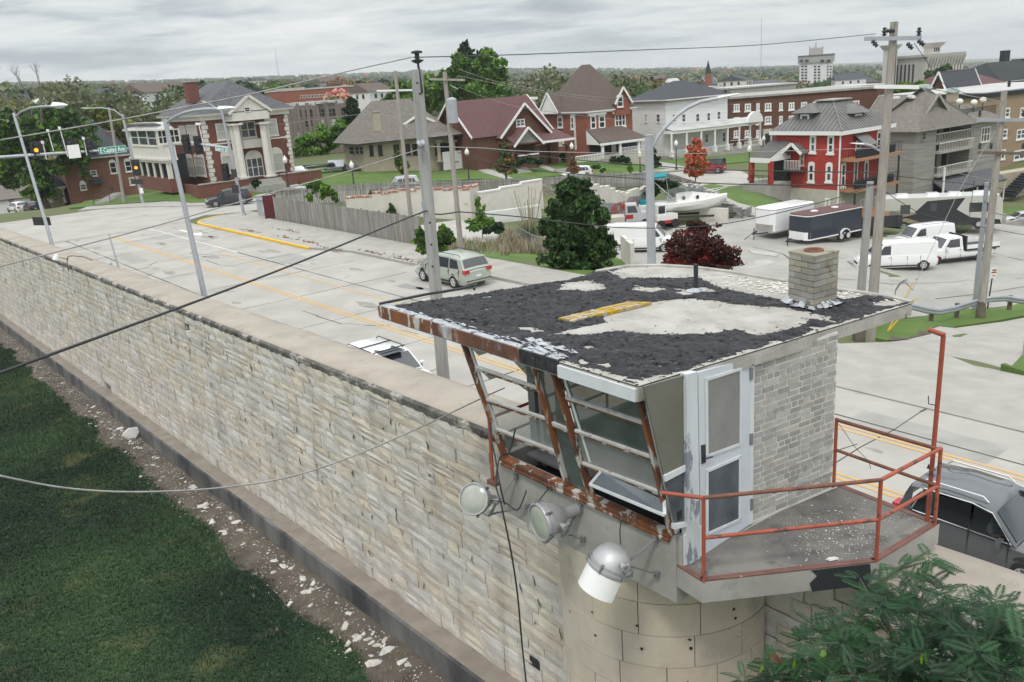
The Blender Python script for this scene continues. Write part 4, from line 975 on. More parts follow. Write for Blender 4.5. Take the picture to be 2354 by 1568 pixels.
# drum below the cabin built of large curved blocks
DC=uvz(6.95,7.8); DR=1.44
b=MB(); b.lathe(Vector((DC.x,DC.y,-2.4)),Z,[(0,DR-.02),(6.68,DR-.02)],48); drum=b.build('drum','mortar',tw,smooth=True)
random.seed(12)
zz=-2.2; a_0=math.atan2(-V.y,-V.x)
rowsz=[]; z=4.265
while z>-2.1: h=ru(.34,.52); rowsz.append((z-h,z)); z-=h
for z0,z1 in rowsz:
    a=a_0-1.75+ru(0,.3)
    while a<a_0+1.75:
        w=ru(.38,.75); a1=min(a+w,a_0+1.8); q=MB(); k=6; rr=DR+ru(-.004,.008); g_=.004
        vs1=[]; 
        for i in range(k+1):
            t=a+g_+(a1-a-2*g_)*i/k
            for r_,z_ in ((rr-.05,z0+g_),(rr,z0+g_*1.5),(rr,z1-g_*1.5),(rr-.05,z1-g_)): vs1.append(Vector((DC.x+math.cos(t)*r_,DC.y+math.sin(t)*r_,z_)))
        fs=[]
        for i in range(k):
            for j in range(3): fs.append((i*4+j,(i+1)*4+j,(i+1)*4+j+1,i*4+j+1))
        fs+=[(0,1,2,3),(k*4+3,k*4+2,k*4+1,k*4)]
        q.add(vs1,fs); q.build('stone','stone_smooth',drum)
        a=a1
b=MB(); random.seed(3)
for px_,py_ in ((1362,1407),(1465,1438),(1475,1491),(1369,1460),(1588,1490),(1585,1470),(1690,1420),(1580,1568),(1687,1400),(1310,1405)):
    r_=ray(px_,py_).normalized(); oc=CAM-Vector((DC.x,DC.y,0)); A=r_.x**2+r_.y**2; B_=oc.x*r_.x+oc.y*r_.y; C_=oc.x**2+oc.y**2-(DR+.008)**2; D_=B_*B_-A*C_
    if D_<0: continue
    p=CAM+r_*((-B_-math.sqrt(D_))/A); nrm=Vector((p.x-DC.x,p.y-DC.y,0)).normalized(); x=nrm.cross(Z)
    b=MB(); k=6; b.add([p+nrm*.006+x*math.cos(t)*ru(.012,.03)+Z*math.sin(t)*ru(.012,.028) for t in [6.28*i/k for i in range(k)]],[tuple(range(k))]); b.build('bolt_hole','void',drum)

# rubble grit on platform
b=MB(); random.seed(66)
for k in range(750):
    u=random.gauss(4.6,.3); v=random.gauss(8.2,.42); Pq=[toUV(p) for p in inn]
    if not inpoly(u,v,Pq): continue
    p=uvz(u,v,4.752); s=abs(random.gauss(.002,.004))+.002; a=ru(0,6.28); x=Vector((math.cos(a),math.sin(a),0))*s; y=Vector((-math.sin(a),math.cos(a),0))*s*.6
    b.add([p-x-y,p+x-y,p+x*.7+y,p-x+y,p+Z*s*.5],[(0,1,4),(1,2,4),(2,3,4),(3,0,4)])
b.build('concrete_crumbs','chip',tw,kind='stuff')
o=bpy.data.objects.new('stone_chunk',CH[4]); COL.objects.link(o); p=PZ(1915,1285,4.76); o.location=p; o.scale=(.075,.07,.09); T(o,'pale angular chunk of concrete lying at the platform edge','stone')
# electrical outlets
for (x,y) in ((1262,1117),(1430,1192)):
    p=PP(x,y,uvz(6,6.355),V); b=MB(); b.box(p,U,V,Z,.05,.012,.055); ob=b.build('outlet_plate','alu_dark',tw); b=MB(); b.tube([p,p-V*.03],.022,8); b.build('plug','wire_black',ob)
# ================================================================ floodlights
def flood(cx_,cy_,aim,Vp,R0,visor,label,mount):
    c=PV(cx_,cy_,Vp); d=((CAM-c).normalized()*aim[0]+RT*aim[1]+Z*aim[2]).normalized()   # c = centre of front ring, d = facing direction
    t=E('floodlight',label,'floodlight',c,0,'floodlights bolted to the tower skirt')
    b=MB(); s=R0
    b.lathe(c,-d,[(0,s*.98),(.02,s*1.0),(.06,s*.99),(.13,s*.93),(.2,s*.80),(.27,s*.62),(.32,s*.44),(.36,s*.36),(.40,s*.34),(.60,s*.30),(.63,s*.24),(.635,0)] if not visor else [(0,s*.98),(.03,s),(.09,s*.96),(.16,s*.84),(.22,s*.65),(.26,s*.4),(.275,.0)],28); body=b.build('housing','alu',t,smooth=40)
    b=MB(); b.lathe(c,d,[(-.015,s*1.0),(-.015,s*1.06),(.02,s*1.08),(.035,s*1.04),(.035,s*.97),(.005,s*.95)],32); b.lathe(c,-d,[(.045,s*1.0),(.045,s*1.05),(.06,s*1.05),(.06,s*.98)],32); b.build('rim','alu',t,smooth=40)
    if True:
        b=MB(); b.lathe(c,d,[(.012,s*.96),(.03,s*.8),(.045,s*.5),(.052,s*.2),(.053,.0)],28); b.build('lens','lens',t,smooth=True)
    x=(Z-d*Z.dot(d)).normalized(); y=d.cross(x)
    for k in range(6):
        a=k*math.pi/3+.3; r_=x*math.cos(a)+y*math.sin(a); q=c+r_*s*1.06; b=MB(); b.box(q-d*.02,d,r_,d.cross(r_),.05,.014,.014); b.tube([q+r_*.02-d*.05,q+r_*.035+d*.01],.007,6); b.build('clamp','alu_dark',t)
    side=y if y.dot(U)<0 else -y   # towards the right of the picture
    hub=c-d*.16+side*s*.92
    yk=MB(); piv=[hub,hub+side*.07]; yk.tube(piv,.028,10); pts=[]
    base=c-d*.30-Z*(s*1.18)+V*.05
    for k in range(9):
        a=k/8; p0=hub+side*.07; p1=c-d*.18-Z*s*1.3+side*.12; p2=base; pts.append(p0*(1-a)**2+p1*2*a*(1-a)+p2*a*a)
    yk.tube(pts,.02,8); yk.box(base,U,V,Z,.06,.05,.012); yk.build('yoke','alu',t,smooth=50)
    b=MB(); b.tube([hub+side*.08,hub+side*.10+Z*.03,hub+side*.17+Z*.09],[.024,.02,.008],8); b.tube([hub+side*.05,hub+side*.09],.04,10); b.build('wing_nut','alu',t,smooth=50)
    for q in mount:
        m_=PV(*q,6.34); b=MB(); b.beam(m_-Z*.0,base-Z*.015,.045,.008); b.box(m_,U,V,Z,.028,.02,.04); b.build('bracket_arm','alu_dark',t)
    if visor:
        b=MB(); b.lathe(c,d,[(.0,s*1.0),(.30,s*1.03)],26,a0=-math.pi*.62,a1=math.pi*.62); b.lathe(c,d,[(.30,s*1.02),(0,s*.99)],26,a0=-math.pi*.62,a1=math.pi*.62); b.build('visor','whitepaint',t,smooth=True)
    return t
flood(1090,1147,(.85,-.42,.0),5.75,.205,False,'dull round floodlight under the left window, facing the camera',((1185,1096),(1212,1165)))
flood(1243,1200,(.5,-.72,-.28),5.80,.225,False,'floodlight with long tapered housing, middle one under the windows',((1333,1166),(1340,1240)))
flood(1400,1303,(.12,-.38,-.85),5.78,.235,True,'floodlight pointing down with a white half-round visor',((1507,1238),(1510,1320)))
# ================================================================ cables near the tower
def cable(name,pts,r,m,label,cat='cable',group=None,sub=10,n=6):
    P=[]
    for i in range(len(pts)-1):
        p0=pts[max(i-1,0)];p1=pts[i];p2=pts[i+1];p3=pts[min(i+2,len(pts)-1)]
        for k in range(sub): 
            t=k/sub; P.append(.5*((2*p1)+(p2-p0)*t+(2*p0-5*p1+4*p2-p3)*t*t+(3*p1-p0-3*p2+p3)*t*t*t))
    P.append(pts[-1]); b=MB(); b.tube(P,r,n); o=b.build(name,m,smooth=True); T(o,label,cat,group); return o
cable('hanging_cable',[PV(x,y,v) for x,y,v in ((1185,985,6.15),(1170,1040,6.1),(1150,1050,5.9),(1140,1110,5.6),(1152,1160,5.5),(1175,1270,5.5),(1190,1370,5.6),(1200,1480,5.8),(1212,1590,6.0))],.011,'wire_black','black cable hanging straight down in front of the stone wall')
cable('black_cable',[PV(x,y,v) for x,y,v in ((1128,970,6.2),(1128,1000,6.05),(1140,1060,5.95),(1148,1110,5.8),(1160,1160,5.8))],.012,'wire_black','short black cable beside the red rail post left of the windows')
cable('lamp_cord',[PV(1210,1128,6.3),PV(1190,1172,6.0),PV(1160,1155,5.95),PV(1120,1150,5.9)],.009,'wire_black','black cord between the two left floodlights')
cable('lamp_cord',[PV(1262,1122,6.3),PV(1240,1150,6.1),PV(1228,1172,5.95)],.008,'wire_black','black cord from the upper outlet to the middle floodlight')
cable('lamp_cord',[PV(1428,1195,6.3),PV(1425,1225,6.2),PV(1428,1262,6.0)],.008,'wire_black','black cord from the lower outlet down to the visored floodlight')
# ================================================================ buildings
class Face:
    def __init__(s,o,d,n): s.o=o; s.d=d; s.n=n
    def px(s,x,y,off=0): return PP(x,y,s.o+s.n*off,s.n)
class Bld:
    def __init__(s,name,label,cat,cx,cy,Y,az,xr,xl,eave,wallm,z0=None,group=None,drop=1.2,Ls=None,Lf=None):
        c=PY(cx,cy,Y); s.c=Vector((c.x,c.y,0)); s.df=azd(az); s.ds=azd(az-90); s.zg=c.z
        e_=PY(eave[0],eave[1],Y); s.ze=e_.z
        def solve(d,xt):
            lo,hi=0.5,90.
            f=lambda q:proj(Vector((s.c.x,s.c.y,s.zg))+d*q)[0]-xt
            sg=1 if f(hi)>f(lo) else -1
            for _ in range(50):
                m=(lo+hi)/2
                if f(m)*sg>0: hi=m
                else: lo=m
            return lo
        s.Lf=Lf or solve(s.df,xr); s.Ls=Ls or solve(s.ds,xl)
        s.t=E(name,label,cat,Vector((c.x,c.y,c.z-drop)),0,group); s.z0=c.z-drop
        s.F=Face(s.c,s.df,-s.ds); s.S=Face(s.c,s.ds,-s.df)
        if wallm: s.w=s.prism('wall',0,s.Lf,0,s.Ls,s.z0,s.ze,wallm)
    def P(s,a,b_,z=0): p=s.c+s.df*a+s.ds*b_; return Vector((p.x,p.y,z))
    def prism(s,name,a0,a1,b0,b1,z0,z1,m,parent=None):
        b=MB(); b.prism([s.P(a0,b0),s.P(a1,b0),s.P(a1,b1),s.P(a0,b1)],z0,z1); return b.build(name,m,parent or s.t)
    def hip(s,rise,m,ov=.5,inset=None,a0=0,a1=None,b0=0,b1=None,ze=None,name='roof',flat=None,th=.16,trim='cream'):
        a1=s.Lf if a1 is None else a1; b1=s.Ls if b1 is None else b1; ze=s.ze if ze is None else ze
        A0,A1,B0,B1=a0-ov,a1+ov,b0-ov,b1+ov; LA,LB=A1-A0,B1-B0; b=MB()
        if flat: k=flat; top=[s.P(A0+k,B0+k,ze+rise),s.P(A1-k,B0+k,ze+rise),s.P(A1-k,B1-k,ze+rise),s.P(A0+k,B1-k,ze+rise)]
        elif LA>=LB: k=LB/2 if inset is None else inset; top=[s.P(A0+k,B0+LB/2,ze+rise),s.P(A1-k,B0+LB/2,ze+rise)]
        else: k=LA/2 if inset is None else inset; top=[s.P(A0+LA/2,B0+k,ze+rise),s.P(A0+LA/2,B1-k,ze+rise)]
        e_=[s.P(A0,B0,ze),s.P(A1,B0,ze),s.P(A1,B1,ze),s.P(A0,B1,ze)]
        if len(top)==4: b.add(e_+top,[(0,1,5,4),(1,2,6,5),(2,3,7,6),(3,0,4,7),(4,5,6,7)])
        elif LA>=LB: b.add(e_+top,[(0,1,5,4),(1,2,5),(2,3,4,5),(3,0,4)])
        else: b.add(e_+top,[(0,1,4),(1,2,5,4),(2,3,5),(3,0,4,5)])
        o=b.build(name,m,s.t)
        b=MB(); b.prism([s.P(A0,B0),s.P(A1,B0),s.P(A1,B1),s.P(A0,B1)],ze-th,ze-.003); b.build('eave',trim,o); return o
    def gable(s,rise,m,axis='a',ov=.5,a0=0,a1=None,b0=0,b1=None,ze=None,name='roof',wallm=None,th=.14,trim='whitepaint',ove=.35):
        # ridge parallel to axis
        a1=s.Lf if a1 is None else a1; b1=s.Ls if b1 is None else b1; ze=s.ze if ze is None else ze
        if axis=='a': Q=lambda r,w,z:s.P(a0-ov+(a1-a0+2*ov)*r,b0+(b1-b0)*w,z)
        else: Q=lambda r,w,z:s.P(a0+(a1-a0)*w,b0-ov+(b1-b0+2*ov)*r,z)
        W_=(b1-b0) if axis=='a' else (a1-a0); k=ove/W_; dz=rise*2*k
        b=MB()
        for w0,w1 in ((-k,.5),(1+k,.5)):
            b.slab([Q(0,w0,ze-dz),Q(1,w0,ze-dz),Q(1,w1,ze+rise),Q(0,w1,ze+rise)],.12)
        o=b.build(name,m,s.t)
        if wallm:
            L_=(a1-a0) if axis=='a' else (b1-b0); r0=ov/(L_+2*ov)+.002
            for r in (r0,1-r0):
                b=MB(); r2=r+(.02 if r<.5 else -.02); tri=[Q(r,0,ze-.02),Q(r,1,ze-.02),Q(r,.5,ze+rise-.13)]; tr2=[Q(r2,0,ze-.02),Q(r2,1,ze-.02),Q(r2,.5,ze+rise-.13)]
                b.add(tri+tr2,[(0,1,2),(3,5,4),(0,3,4,1),(1,4,5,2),(2,5,3,0)]); b.build('gable_wall',wallm,s.t)
        for r in (-.004,1.004):
            b=MB()
            for w0 in (-k,1+k): b.beam(Q(r,w0,ze-dz-.02),Q(r,.5,ze+rise-.02),.09,.3)
            b.build('bargeboard',trim,o)
        return o
    def win(s,face,x0,y0,x1,y1,fm='whitepaint',pm='glass_dark',split=1,sash=True,arch=0,fw=None,sill=True,off=0,name='window',blind=False):
        xc,yc=(x0+x1)/2,(y0+y1)/2; c=face.px(xc,yc,off); w=abs((face.px(x1,yc,off)-face.px(x0,yc,off)).dot(face.d)); h=abs(face.px(xc,y0,off).z-face.px(xc,y1,off).z)
        fw=fw or min(.13,w*.13); b=MB(); D=face.d; N_=face.n
        def bx(bb,a,z,ha,hz,t0,t1): bb.box(c+D*a+Z*z+N_*((t0+t1)/2),D,N_,Z,ha,(t1-t0)/2,hz)
        bx(b,-w/2+fw/2,0,fw/2,h/2,-.02,.07); bx(b,w/2-fw/2,0,fw/2,h/2,-.02,.07); bx(b,0,h/2-fw/2,w/2-fw,fw/2,-.02,.068); bx(b,0,-h/2+fw/2,w/2-fw,fw/2,-.02,.068)
        if sill: bx(b,0,-h/2-fw*.4,w/2+fw*.5,fw*.5,-.02,.12)
        for k in range(1,split): bx(b,-w/2+w*k/split,0,fw*.45,h/2-fw,-.02,.055)
        if sash: bx(b,0,0,w/2-fw,fw*.35,-.02,.045)
        if arch:
            n=8; R_=w/2; pts=[(math.cos(math.pi*i/n)*R_,math.sin(math.pi*i/n)*arch) for i in range(n+1)]
            vs1=[c+D*p[0]+Z*(h/2+p[1])+N_*.068 for p in pts]; vs2=[p-N_*.1 for p in vs1]; m_=len(vs1)
            b.add(vs1+vs2,[tuple(range(m_))]+[(i,i+m_,(i+1)%m_+m_,(i+1)%m_) for i in range(m_)])
        o=b.build(name,fm,s.t)
        b=MB(); bx(b,0,0,w/2-fw,h/2-fw,-.05,.012); pn=b.build('pane',pm,o)
        if blind:
            b=MB(); bx(b,0,h*.22,w/2-fw*1.02,h*.24-fw*.2,.012,.02); b.build('blind','glass_blind',o)
        return o
    def boxpx(s,name,face,x0,y0,x1,y1,off0,off1,m,parent=None):
        xc,yc=(x0+x1)/2,(y0+y1)/2; c=face.px(xc,yc,off1); w=abs((face.px(x1,yc,off1)-face.px(x0,yc,off1)).dot(face.d)); h=abs(face.px(xc,y0,off1).z-face.px(xc,y1,off1).z)
        b=MB(); b.box(c-face.n*((off1-off0)/2),face.d,face.n,Z,w/2,(off1-off0)/2,h/2); return b.build(name,m,parent or s.t)
    def col(s,face,xt,yt,xb,yb,off,r,m='cream',n=12,name='column',cap=True):
        p=face.px(xb,yb,off); q=face.px(xt,yt,off); zt=q.z; b=MB(); b.tube([p,Vector((p.x,p.y,zt))],[r,r*.88],n)
        if cap: b.box(Vector((p.x,p.y,zt-.1)),face.d,face.n,Z,r*1.5,r*1.5,.1); b.box(p+Z*.08,face.d,face.n,Z,r*1.35,r*1.35,.08)
        return b.build(name,m,s.t,smooth=40)
    def chimney(s,x0,y0,x1,y1,Y,m,capm='concrete',dpt=None):
        c=PY((x0+x1)/2,(y0+y1)/2,Y); k=Y/1952*1.0; w=(x1-x0)*k/2; h=(y1-y0)*k/2*1.03; c=Vector((c.x,c.y,c.z)); b=MB(); b.box(c,s.df,s.ds,Z,w*.8,(dpt or w*.7),h); o=b.build('chimney',m,s.t)
        b=MB(); b.box(c+Z*(h+.06),s.df,s.ds,Z,w*.8+.08,(dpt or w*.7)+.08,.07); b.build('chimney_cap',capm,o); return o
random.seed(50)
# ---- mansion
B=Bld('brick_mansion','two storey brick mansion with white columned portico, pediment and grey hip roof','mansion',491,436,103,52,680,404,(469,277),'brick_mansion',drop=.6)
zc=PY(469,262,103).z
B.prism('cornice',-.25,B.Lf+.25,-.25,B.Ls+.25,B.ze-.02,zc-.22,'cream'); B.prism('cornice_top',-.7,B.Lf+.7,-.7,B.Ls+.7,zc-.22,zc,'cream')
B.hip(3.6,'asphalt_shingle_grey',ov=.7,ze=zc,inset=4.0)
B.prism('string_course',-.06,B.Lf+.06,-.06,B.Ls+.06,PY(480,333,103).z-.1,PY(480,333,103).z+.08,'cream')
for (e0,fa) in ((0,'L'),(B.Lf,'R')):
    for k in range(15):
        z=B.zg+.5+k*.5
        if z>B.ze-.3: break
        w=.55 if k%2 else .38; b=MB(); b.prism([B.P(e0-(.05 if fa=='L' else w),-.05),B.P(e0+(w if fa=='L' else .05),-.05),B.P(e0+(w if fa=='L' else .05),(.55-w+.38) if fa=='L' else .3),B.P(e0-(.05 if fa=='L' else w),(.55-w+.38) if fa=='L' else .3)],z,z+.44); b.build('quoin','cream',B.t)
for a in ((497,283,528,322),(610,273,638,312)): B.win(B.F,*a,fm='cream',pm='glass_blind')
B.win(B.F,552,279,588,317,fm='cream',pm='glass_blue',split=2)
for a in ((510,356,543,398),(622,352,652,394)): B.win(B.F,*a,fm='cream',pm='glass_blind',arch=.75)
for a in ((413,289,427,317),(431,287,454,327),(429,362,446,404),(449,360,472,404)): B.win(B.S,*a,fm='cream',pm='glass_blind',arch=0 if a[1]<330 else .4)
B.win(B.F,567,362,606,407,fm='cream',pm='glass_blue',split=3,arch=.9,name='entrance_door',sill=False)
B.boxpx('balcony_rail',B.F,560,320,602,340,0,1.1,'cream')
off=2.0
B.col(B.F,541,284,561,409,off,.42); B.col(B.F,602,281,621,406,off,.42); B.col(B.F,534,284,552,409,.4,.36); B.col(B.F,608,279,628,404,.4,.36)
a0=(B.F.px(532,283,off)-B.c).dot(B.df); a1=(B.F.px(617,279,off)-B.c).dot(B.df)
B.prism('entablature',a0,a1,-off-.5,.1,B.ze-.35,zc-.12,'cream')
B.gable(1.75,'asphalt_shingle_grey',axis='b',a0=a0-.1,a1=a1+.1,b0=-off-.45,b1=3.5,ze=zc,ov=.15,wallm='cream',trim='cream',name='pediment',ove=.3)
B.win(B.F,561,246,575,258,fm='cream',pm='void',off=off+.5,sill=False,sash=True)
B.prism('porch_floor',a0-.3,a1+.5,-off-1.2,0,B.z0,PY(491,420,103).z-.6,'concrete')
b=MB()
for k in range(4): 
    zz=B.zg+.15+.0-.0; b.prism([B.P(a0+.9,-off-1.2-.35*k),B.P(a1-.1,-off-1.2-.35*k),B.P(a1-.1,-off-1.55-.35*k),B.P(a0+.9,-off-1.55-.35*k)],B.z0,B.zg+.75-.2*k)
b.build('steps','concrete',B.t)
for x in ((-2.6,a0+.6),(a1+.2,B.Lf+2.2)):
    B.prism('terrace_wall',x[0],x[1],-off-.9,-off-.6,B.z0,B.zg+.95,'brick_mansion'); B.prism('terrace_cap',x[0]-.05,x[1]+.05,-off-.97,-off-.53,B.zg+.95,B.zg+1.08,'conc_grey')
B.prism('terrace_wall',-2.9,-2.6,-off-.9,B.Ls*.4,B.z0,B.zg+.95,'brick_mansion')
B.chimney(425,192,456,235,108,'brick_mansion'); B.chimney(744,203,756,216,125,'brick_mansion') if False else None
M1=B
# white two storey sun porch on its left side
B=Bld('sun_porch','white two storey sun porch with screened windows beside the brick mansion','porch',394,436,101,52,414,315,(367,297),None,drop=.4)
zb1=PY(385,358,101).z; zb2=PY(385,412,101).z; zl=PY(385,368,101).z
B.prism('base_wall',0,B.Lf,0,B.Ls,B.z0,zb2,'brick_mansion'); B.prism('void_interior',.5,B.Lf+1.5,.5,B.Ls-.3,zb2,zb1,'void')
B.prism('upper_wall',0,B.Lf+.3,0,B.Ls,zl,B.ze,'cream'); B.prism('belt',-.3,B.Lf+.3,-.3,B.Ls+.2,zl-.1,zl+.14,'cream'); B.prism('belt',-.12,B.Lf+.1,-.12,B.Ls+.1,zl-.4,zl-.1,'cream')
B.hip(.75,'gravelroof',ov=.4,flat=1.6)
for i in range(6):
    t=i/5*B.Ls; b=MB(); b.tube([B.P(.12,t*.96+.1,zb2),B.P(.12,t*.96+.1,zl-.3)],.19,10); b.build('column','cream',B.t,smooth=40)
for i in range(1,3):
    b=MB(); b.tube([B.P(B.Lf*i/2-.1,.12,zb2),B.P(B.Lf*i/2-.1,.12,zl-.3)],.17,10); b.build('column','cream',B.t,smooth=40)
for a in ((302,298,318,334),(319,298,339,335),(340,299,360,336)): B.win(B.S,*a,fm='cream',pm='glass_blue')
for a in ((362,298,384,332),(388,296,413,329)): B.win(B.F,*a,fm='cream',pm='void',split=2)
# ---- left brick building
B=Bld('brick_house','dark red brick house with slate hip roof behind the street tree','house',163,462,124,62,322,128,(163,367),'brick_left',drop=4)
B.hip(5.6,'shingle_dark',ov=.5,inset=6)
for a in ((252,372,268,399),(287,369,303,395)): B.win(B.F,*a,arch=.35)
B.win(B.F,208,391,223,405,pm='glass_blue'); B.win(B.F,184,423,199,437,pm='glass_blue',arch=.5); B.win(B.F,297,408,309,426,pm='tanwall')
B.chimney(250,305,268,340,130,'brick_left')
B.boxpx('entrance_hood',B.F,208,412,236,424,0,1.6,'shingle_dark')
B=Bld('porch_house','small house with white columned porch and dark slate porch roof left of the brick house','house',112,470,128,62,150,92,(105,432),'tanwall',drop=5)
B.hip(1.8,'shingle_dark',ov=.7,flat=1.4); 
for x in (115,147): B.col(B.F,x-4,432,x+4,466,1.0,.18,'whitepaint')
B.prism('porch_roof',-.4,B.Lf+.4,-1.3,0,B.ze-.3,B.ze-.05,'whitepaint')
B=Bld('white_garage','white garage with grey shingled roof at the left edge of the picture','garage',-12,508,140,62,78,-60,(-12,459),'whitesiding',drop=4,Ls=10)
B.gable(2.6,'shingle_tan',axis='a',ov=.4)
B.win(B.F,17,457,37,467,pm='void')
B=Bld('teal_roof_house','house with pale teal metal roof seen left of the slate porch roof','house',84,440,160,62,118,60,(84,420),'tanwall',drop=6,Ls=8)
mat('teal',(.25,.33,.31),(.3,.38,.36),sc=1,rough=.6); B.hip(3.2,'teal',ov=.5,inset=3)
B=Bld('red_brick_house','small red brick house with white gable trim, far left behind the garage','house',8,430,165,62,30,-8,(8,405),'brick_red',drop=6,Ls=7); B.gable(1.8,'shingle_dark',axis='b',ov=.3,wallm='brick_red')
# ---- ruined grey school building and red school
B=Bld('ruined_building','abandoned grey brown brick building with broken windows and collapsed roof','building',672,326,172,66,803,655,(672,246),'brick_greybrown',drop=3,Ls=22)
random.seed(3)
for (xa,xb) in ((683,694),(700,720),(729,747),(752,773),(783,795)):
    for (ya,yb) in ((252,272),(276,294),(303,319)):
        dy_=-(xa-672)*.045; B.win(B.F,xa,ya+dy_,xb,yb+dy_,fm='brick_greybrown',pm=random.choice(['void','void','glass_blind']),split=2,sash=True)
b=MB(); 
for k in range(160):
    p=B.P(ru(0,B.Lf),ru(0,20),B.ze+ru(0,.5)); b.box(p,azd(ru(0,90)),azd(ru(90,180)),Z,ru(.3,1.6),ru(.2,.8),ru(.05,.3))
b.build('roof_rubble','gravelroof',B.t,kind='stuff')
for k in range(7): B.prism('pier',B.Lf*k/6-.3,B.Lf*k/6+.3,-.25,0,B.z0,B.ze+.6,'brick_greybrown')
B=Bld('school_building','long low red brick school with a strip of windows far behind the mansion','school',624,240,300,72,828,600,(624,212),'brick_red',drop=3,Ls=25)
B.prism('parapet',-.2,B.Lf+.2,-.2,25,B.ze,B.ze+.5,'gravelroof')
for k in range(20): x=690+k*6.4; B.win(B.F,x,219-k*.32,x+5,226-k*.32,sill=False,sash=False)
# ---- tan bungalow
B=Bld('bungalow','wide low bungalow with brown hip roof and tan stone piers','bungalow',838,386,116,60,1135,797,(836,329),'tanwall',drop=1.5)
zr=B.ze
B.hip(5.2,'shingle_tan',ov=1.2,a1=B.Lf*.62,ze=zr,inset=None,trim='void'); B.hip(1.6,'shingle_tan',ov=1.0,a0=B.Lf*.5,b0=-1.5,b1=8,ze=zr,trim='void',name='porch_roof')
for (x0,x1) in ((849,858),(869,879),(905,918),(925,943),(948,960),(1000,1040),(1045,1085)): B.win(B.F,x0,334-(x0-838)*.03,x1,359-(x0-838)*.03,fm='void')
for (x0,x1) in ((803,815),(817,826),(827,836)): B.win(B.S,x0,336,x1,356,fm='conc_grey',pm='void')
for x in (1010,1045,1080,1108,1122): B.col(B.F,x-1,322,x+1,372,1.3,.28,'tanwall')
B.prism('porch_wall',B.Lf*.55,B.Lf+.2,-1.6,-1.35,B.z0,B.zg+1.0,'whitesiding')
B.gable(1.0,'shingle_tan',axis='b',a0=B.Lf*.34,a1=B.Lf*.55,b0=.8,b1=5,ze=zr+2.0,ov=.3,wallm='tanwall',name='dormer'); B.win(B.F,989,290,1003,299,off=-.6,sill=False,split=2)
B.chimney(857,260,874,298,113,'tanwall')
# ---- maroon roofed bungalow
B=Bld('brick_bungalow','brick bungalow with maroon gable roof and white trimmed front gables','bungalow',1098,380,118,58,1262,1062,(1096,312),'brick_dark',drop=1.5,Ls=13)
B.gable(4.6,'shingle_maroon',axis='a',ov=.7,wallm='brick_dark',b0=0,b1=11.5)
a0=(B.F.px(1146,318)-B.c).dot(B.df); a1=(B.F.px(1246,300)-B.c).dot(B.df)
B.gable(3.7,'shingle_maroon',axis='b',a0=a0,a1=a1,b0=-1.0,b1=6,ov=.5,wallm='brick_dark',name='front_gable',ove=.6)
B.win(B.F,1186,274,1206,291,split=2,off=1.0,pm='glass_blue')
B.prism('front_bay',a0+.1,a1-.1,-1,0,B.z0,B.ze,'brick_dark')
a2=(B.F.px(1182,330,3.2)-B.c).dot(B.df); a3=(B.F.px(1240,322,3.2)-B.c).dot(B.df)
zp=B.F.px(1182,331,3.4).z
B.gable(2.0,'shingle_maroon',axis='b',a0=a2,a1=a3,b0=-3.4,b1=-.6,ze=zp,ov=.35,wallm='greysiding',name='porch_gable',ove=.4)
b=MB(); a4=(B.F.px(1310,312,2.5)-B.c).dot(B.df); b.slab([B.P(a2,-3.6,zp-.1),B.P(a4,-3.6,zp-.1),B.P(a4-1,.5,zp+1.5),B.P(a2,.5,zp+1.5)],.15); b.build('porch_roof','shingle_maroon',B.t)
b=MB(); b.beam(B.P(a3,-3.65,zp-.2),B.P(a4,-3.65,zp-.2),.1,.3); b.build('fascia','whitepaint',B.t)
B.prism('porch_wing',B.Lf,a4-.6,-.4,6,B.z0,zp+.3,'brick_dark')
for x in (1179,1236,1306): B.col(B.F,x,331,x,375,3.1,.34,'brick_dark',n=4,name='porch_pier'); 
B.prism('porch_wall',a2+.6,a3-.4,-3.3,-3.1,B.z0,B.zg+.8,'brick_dark'); B.prism('porch_wall_cap',a2+.5,a3-.3,-3.4,-3.0,B.zg+.8,B.zg+.95,'whitepaint')
B.win(B.F,1188,327,1198,343,off=.1,pm='glass_blue'); B.win(B.F,1218,323,1228,342,off=.1,pm='void'); B.win(B.F,1284,318,1296,335,pm='glass_blind'); B.win(B.F,1205,326,1214,350,off=.1,pm='void',name='entrance_door')
# ---- victorian
B=Bld('victorian_house','red brick Victorian house with steep brown roof and white porch','house',1354,366,128,58,1456,1257,(1353,256),'brick_red',drop=1.5)
B.hip(6.6,'shingle_brown',ov=.5,b1=min(B.Ls,11),ze=B.ze,trim='whitepaint'); B.hip(3.6,'shingle_brown',ov=.45,b0=4,ze=B.ze,trim='whitepaint',name='rear_roof')
B.prism('cornice',-.25,B.Lf+.25,-.25,B.Ls+.2,B.ze-.35,B.ze-.17,'whitepaint')
a0=(B.F.px(1409,240)-B.c).dot(B.df); a1=(B.F.px(1443,238)-B.c).dot(B.df)
B.prism('front_dormer',a0,a1,-.5,3,B.ze-1,PY(1420,234,129).z,'brick_red'); B.gable(2.0,'shingle_brown',axis='b',a0=a0,a1=a1,b0=-.5,b1=4,ze=PY(1420,234,129).z,ov=.3,wallm='brick_red',name='dormer_roof',ove=.25)
B.win(B.F,1418,222,1432,246,off=.5,arch=.3)
B.gable(2.9,'shingle_brown',axis='a',a0=-1.0,a1=2.5,b0=B.Ls-5,b1=B.Ls,ze=B.ze,ov=.1,wallm='whitepaint',name='side_gable',ove=.1); B.prism('gable_box',-1.0,0,B.Ls-5,B.Ls,B.ze-.2,B.ze,'whitepaint')
for a in ((1357,266,1370,297),(1376,265,1391,295)): B.win(B.F,*a,fw=.2)
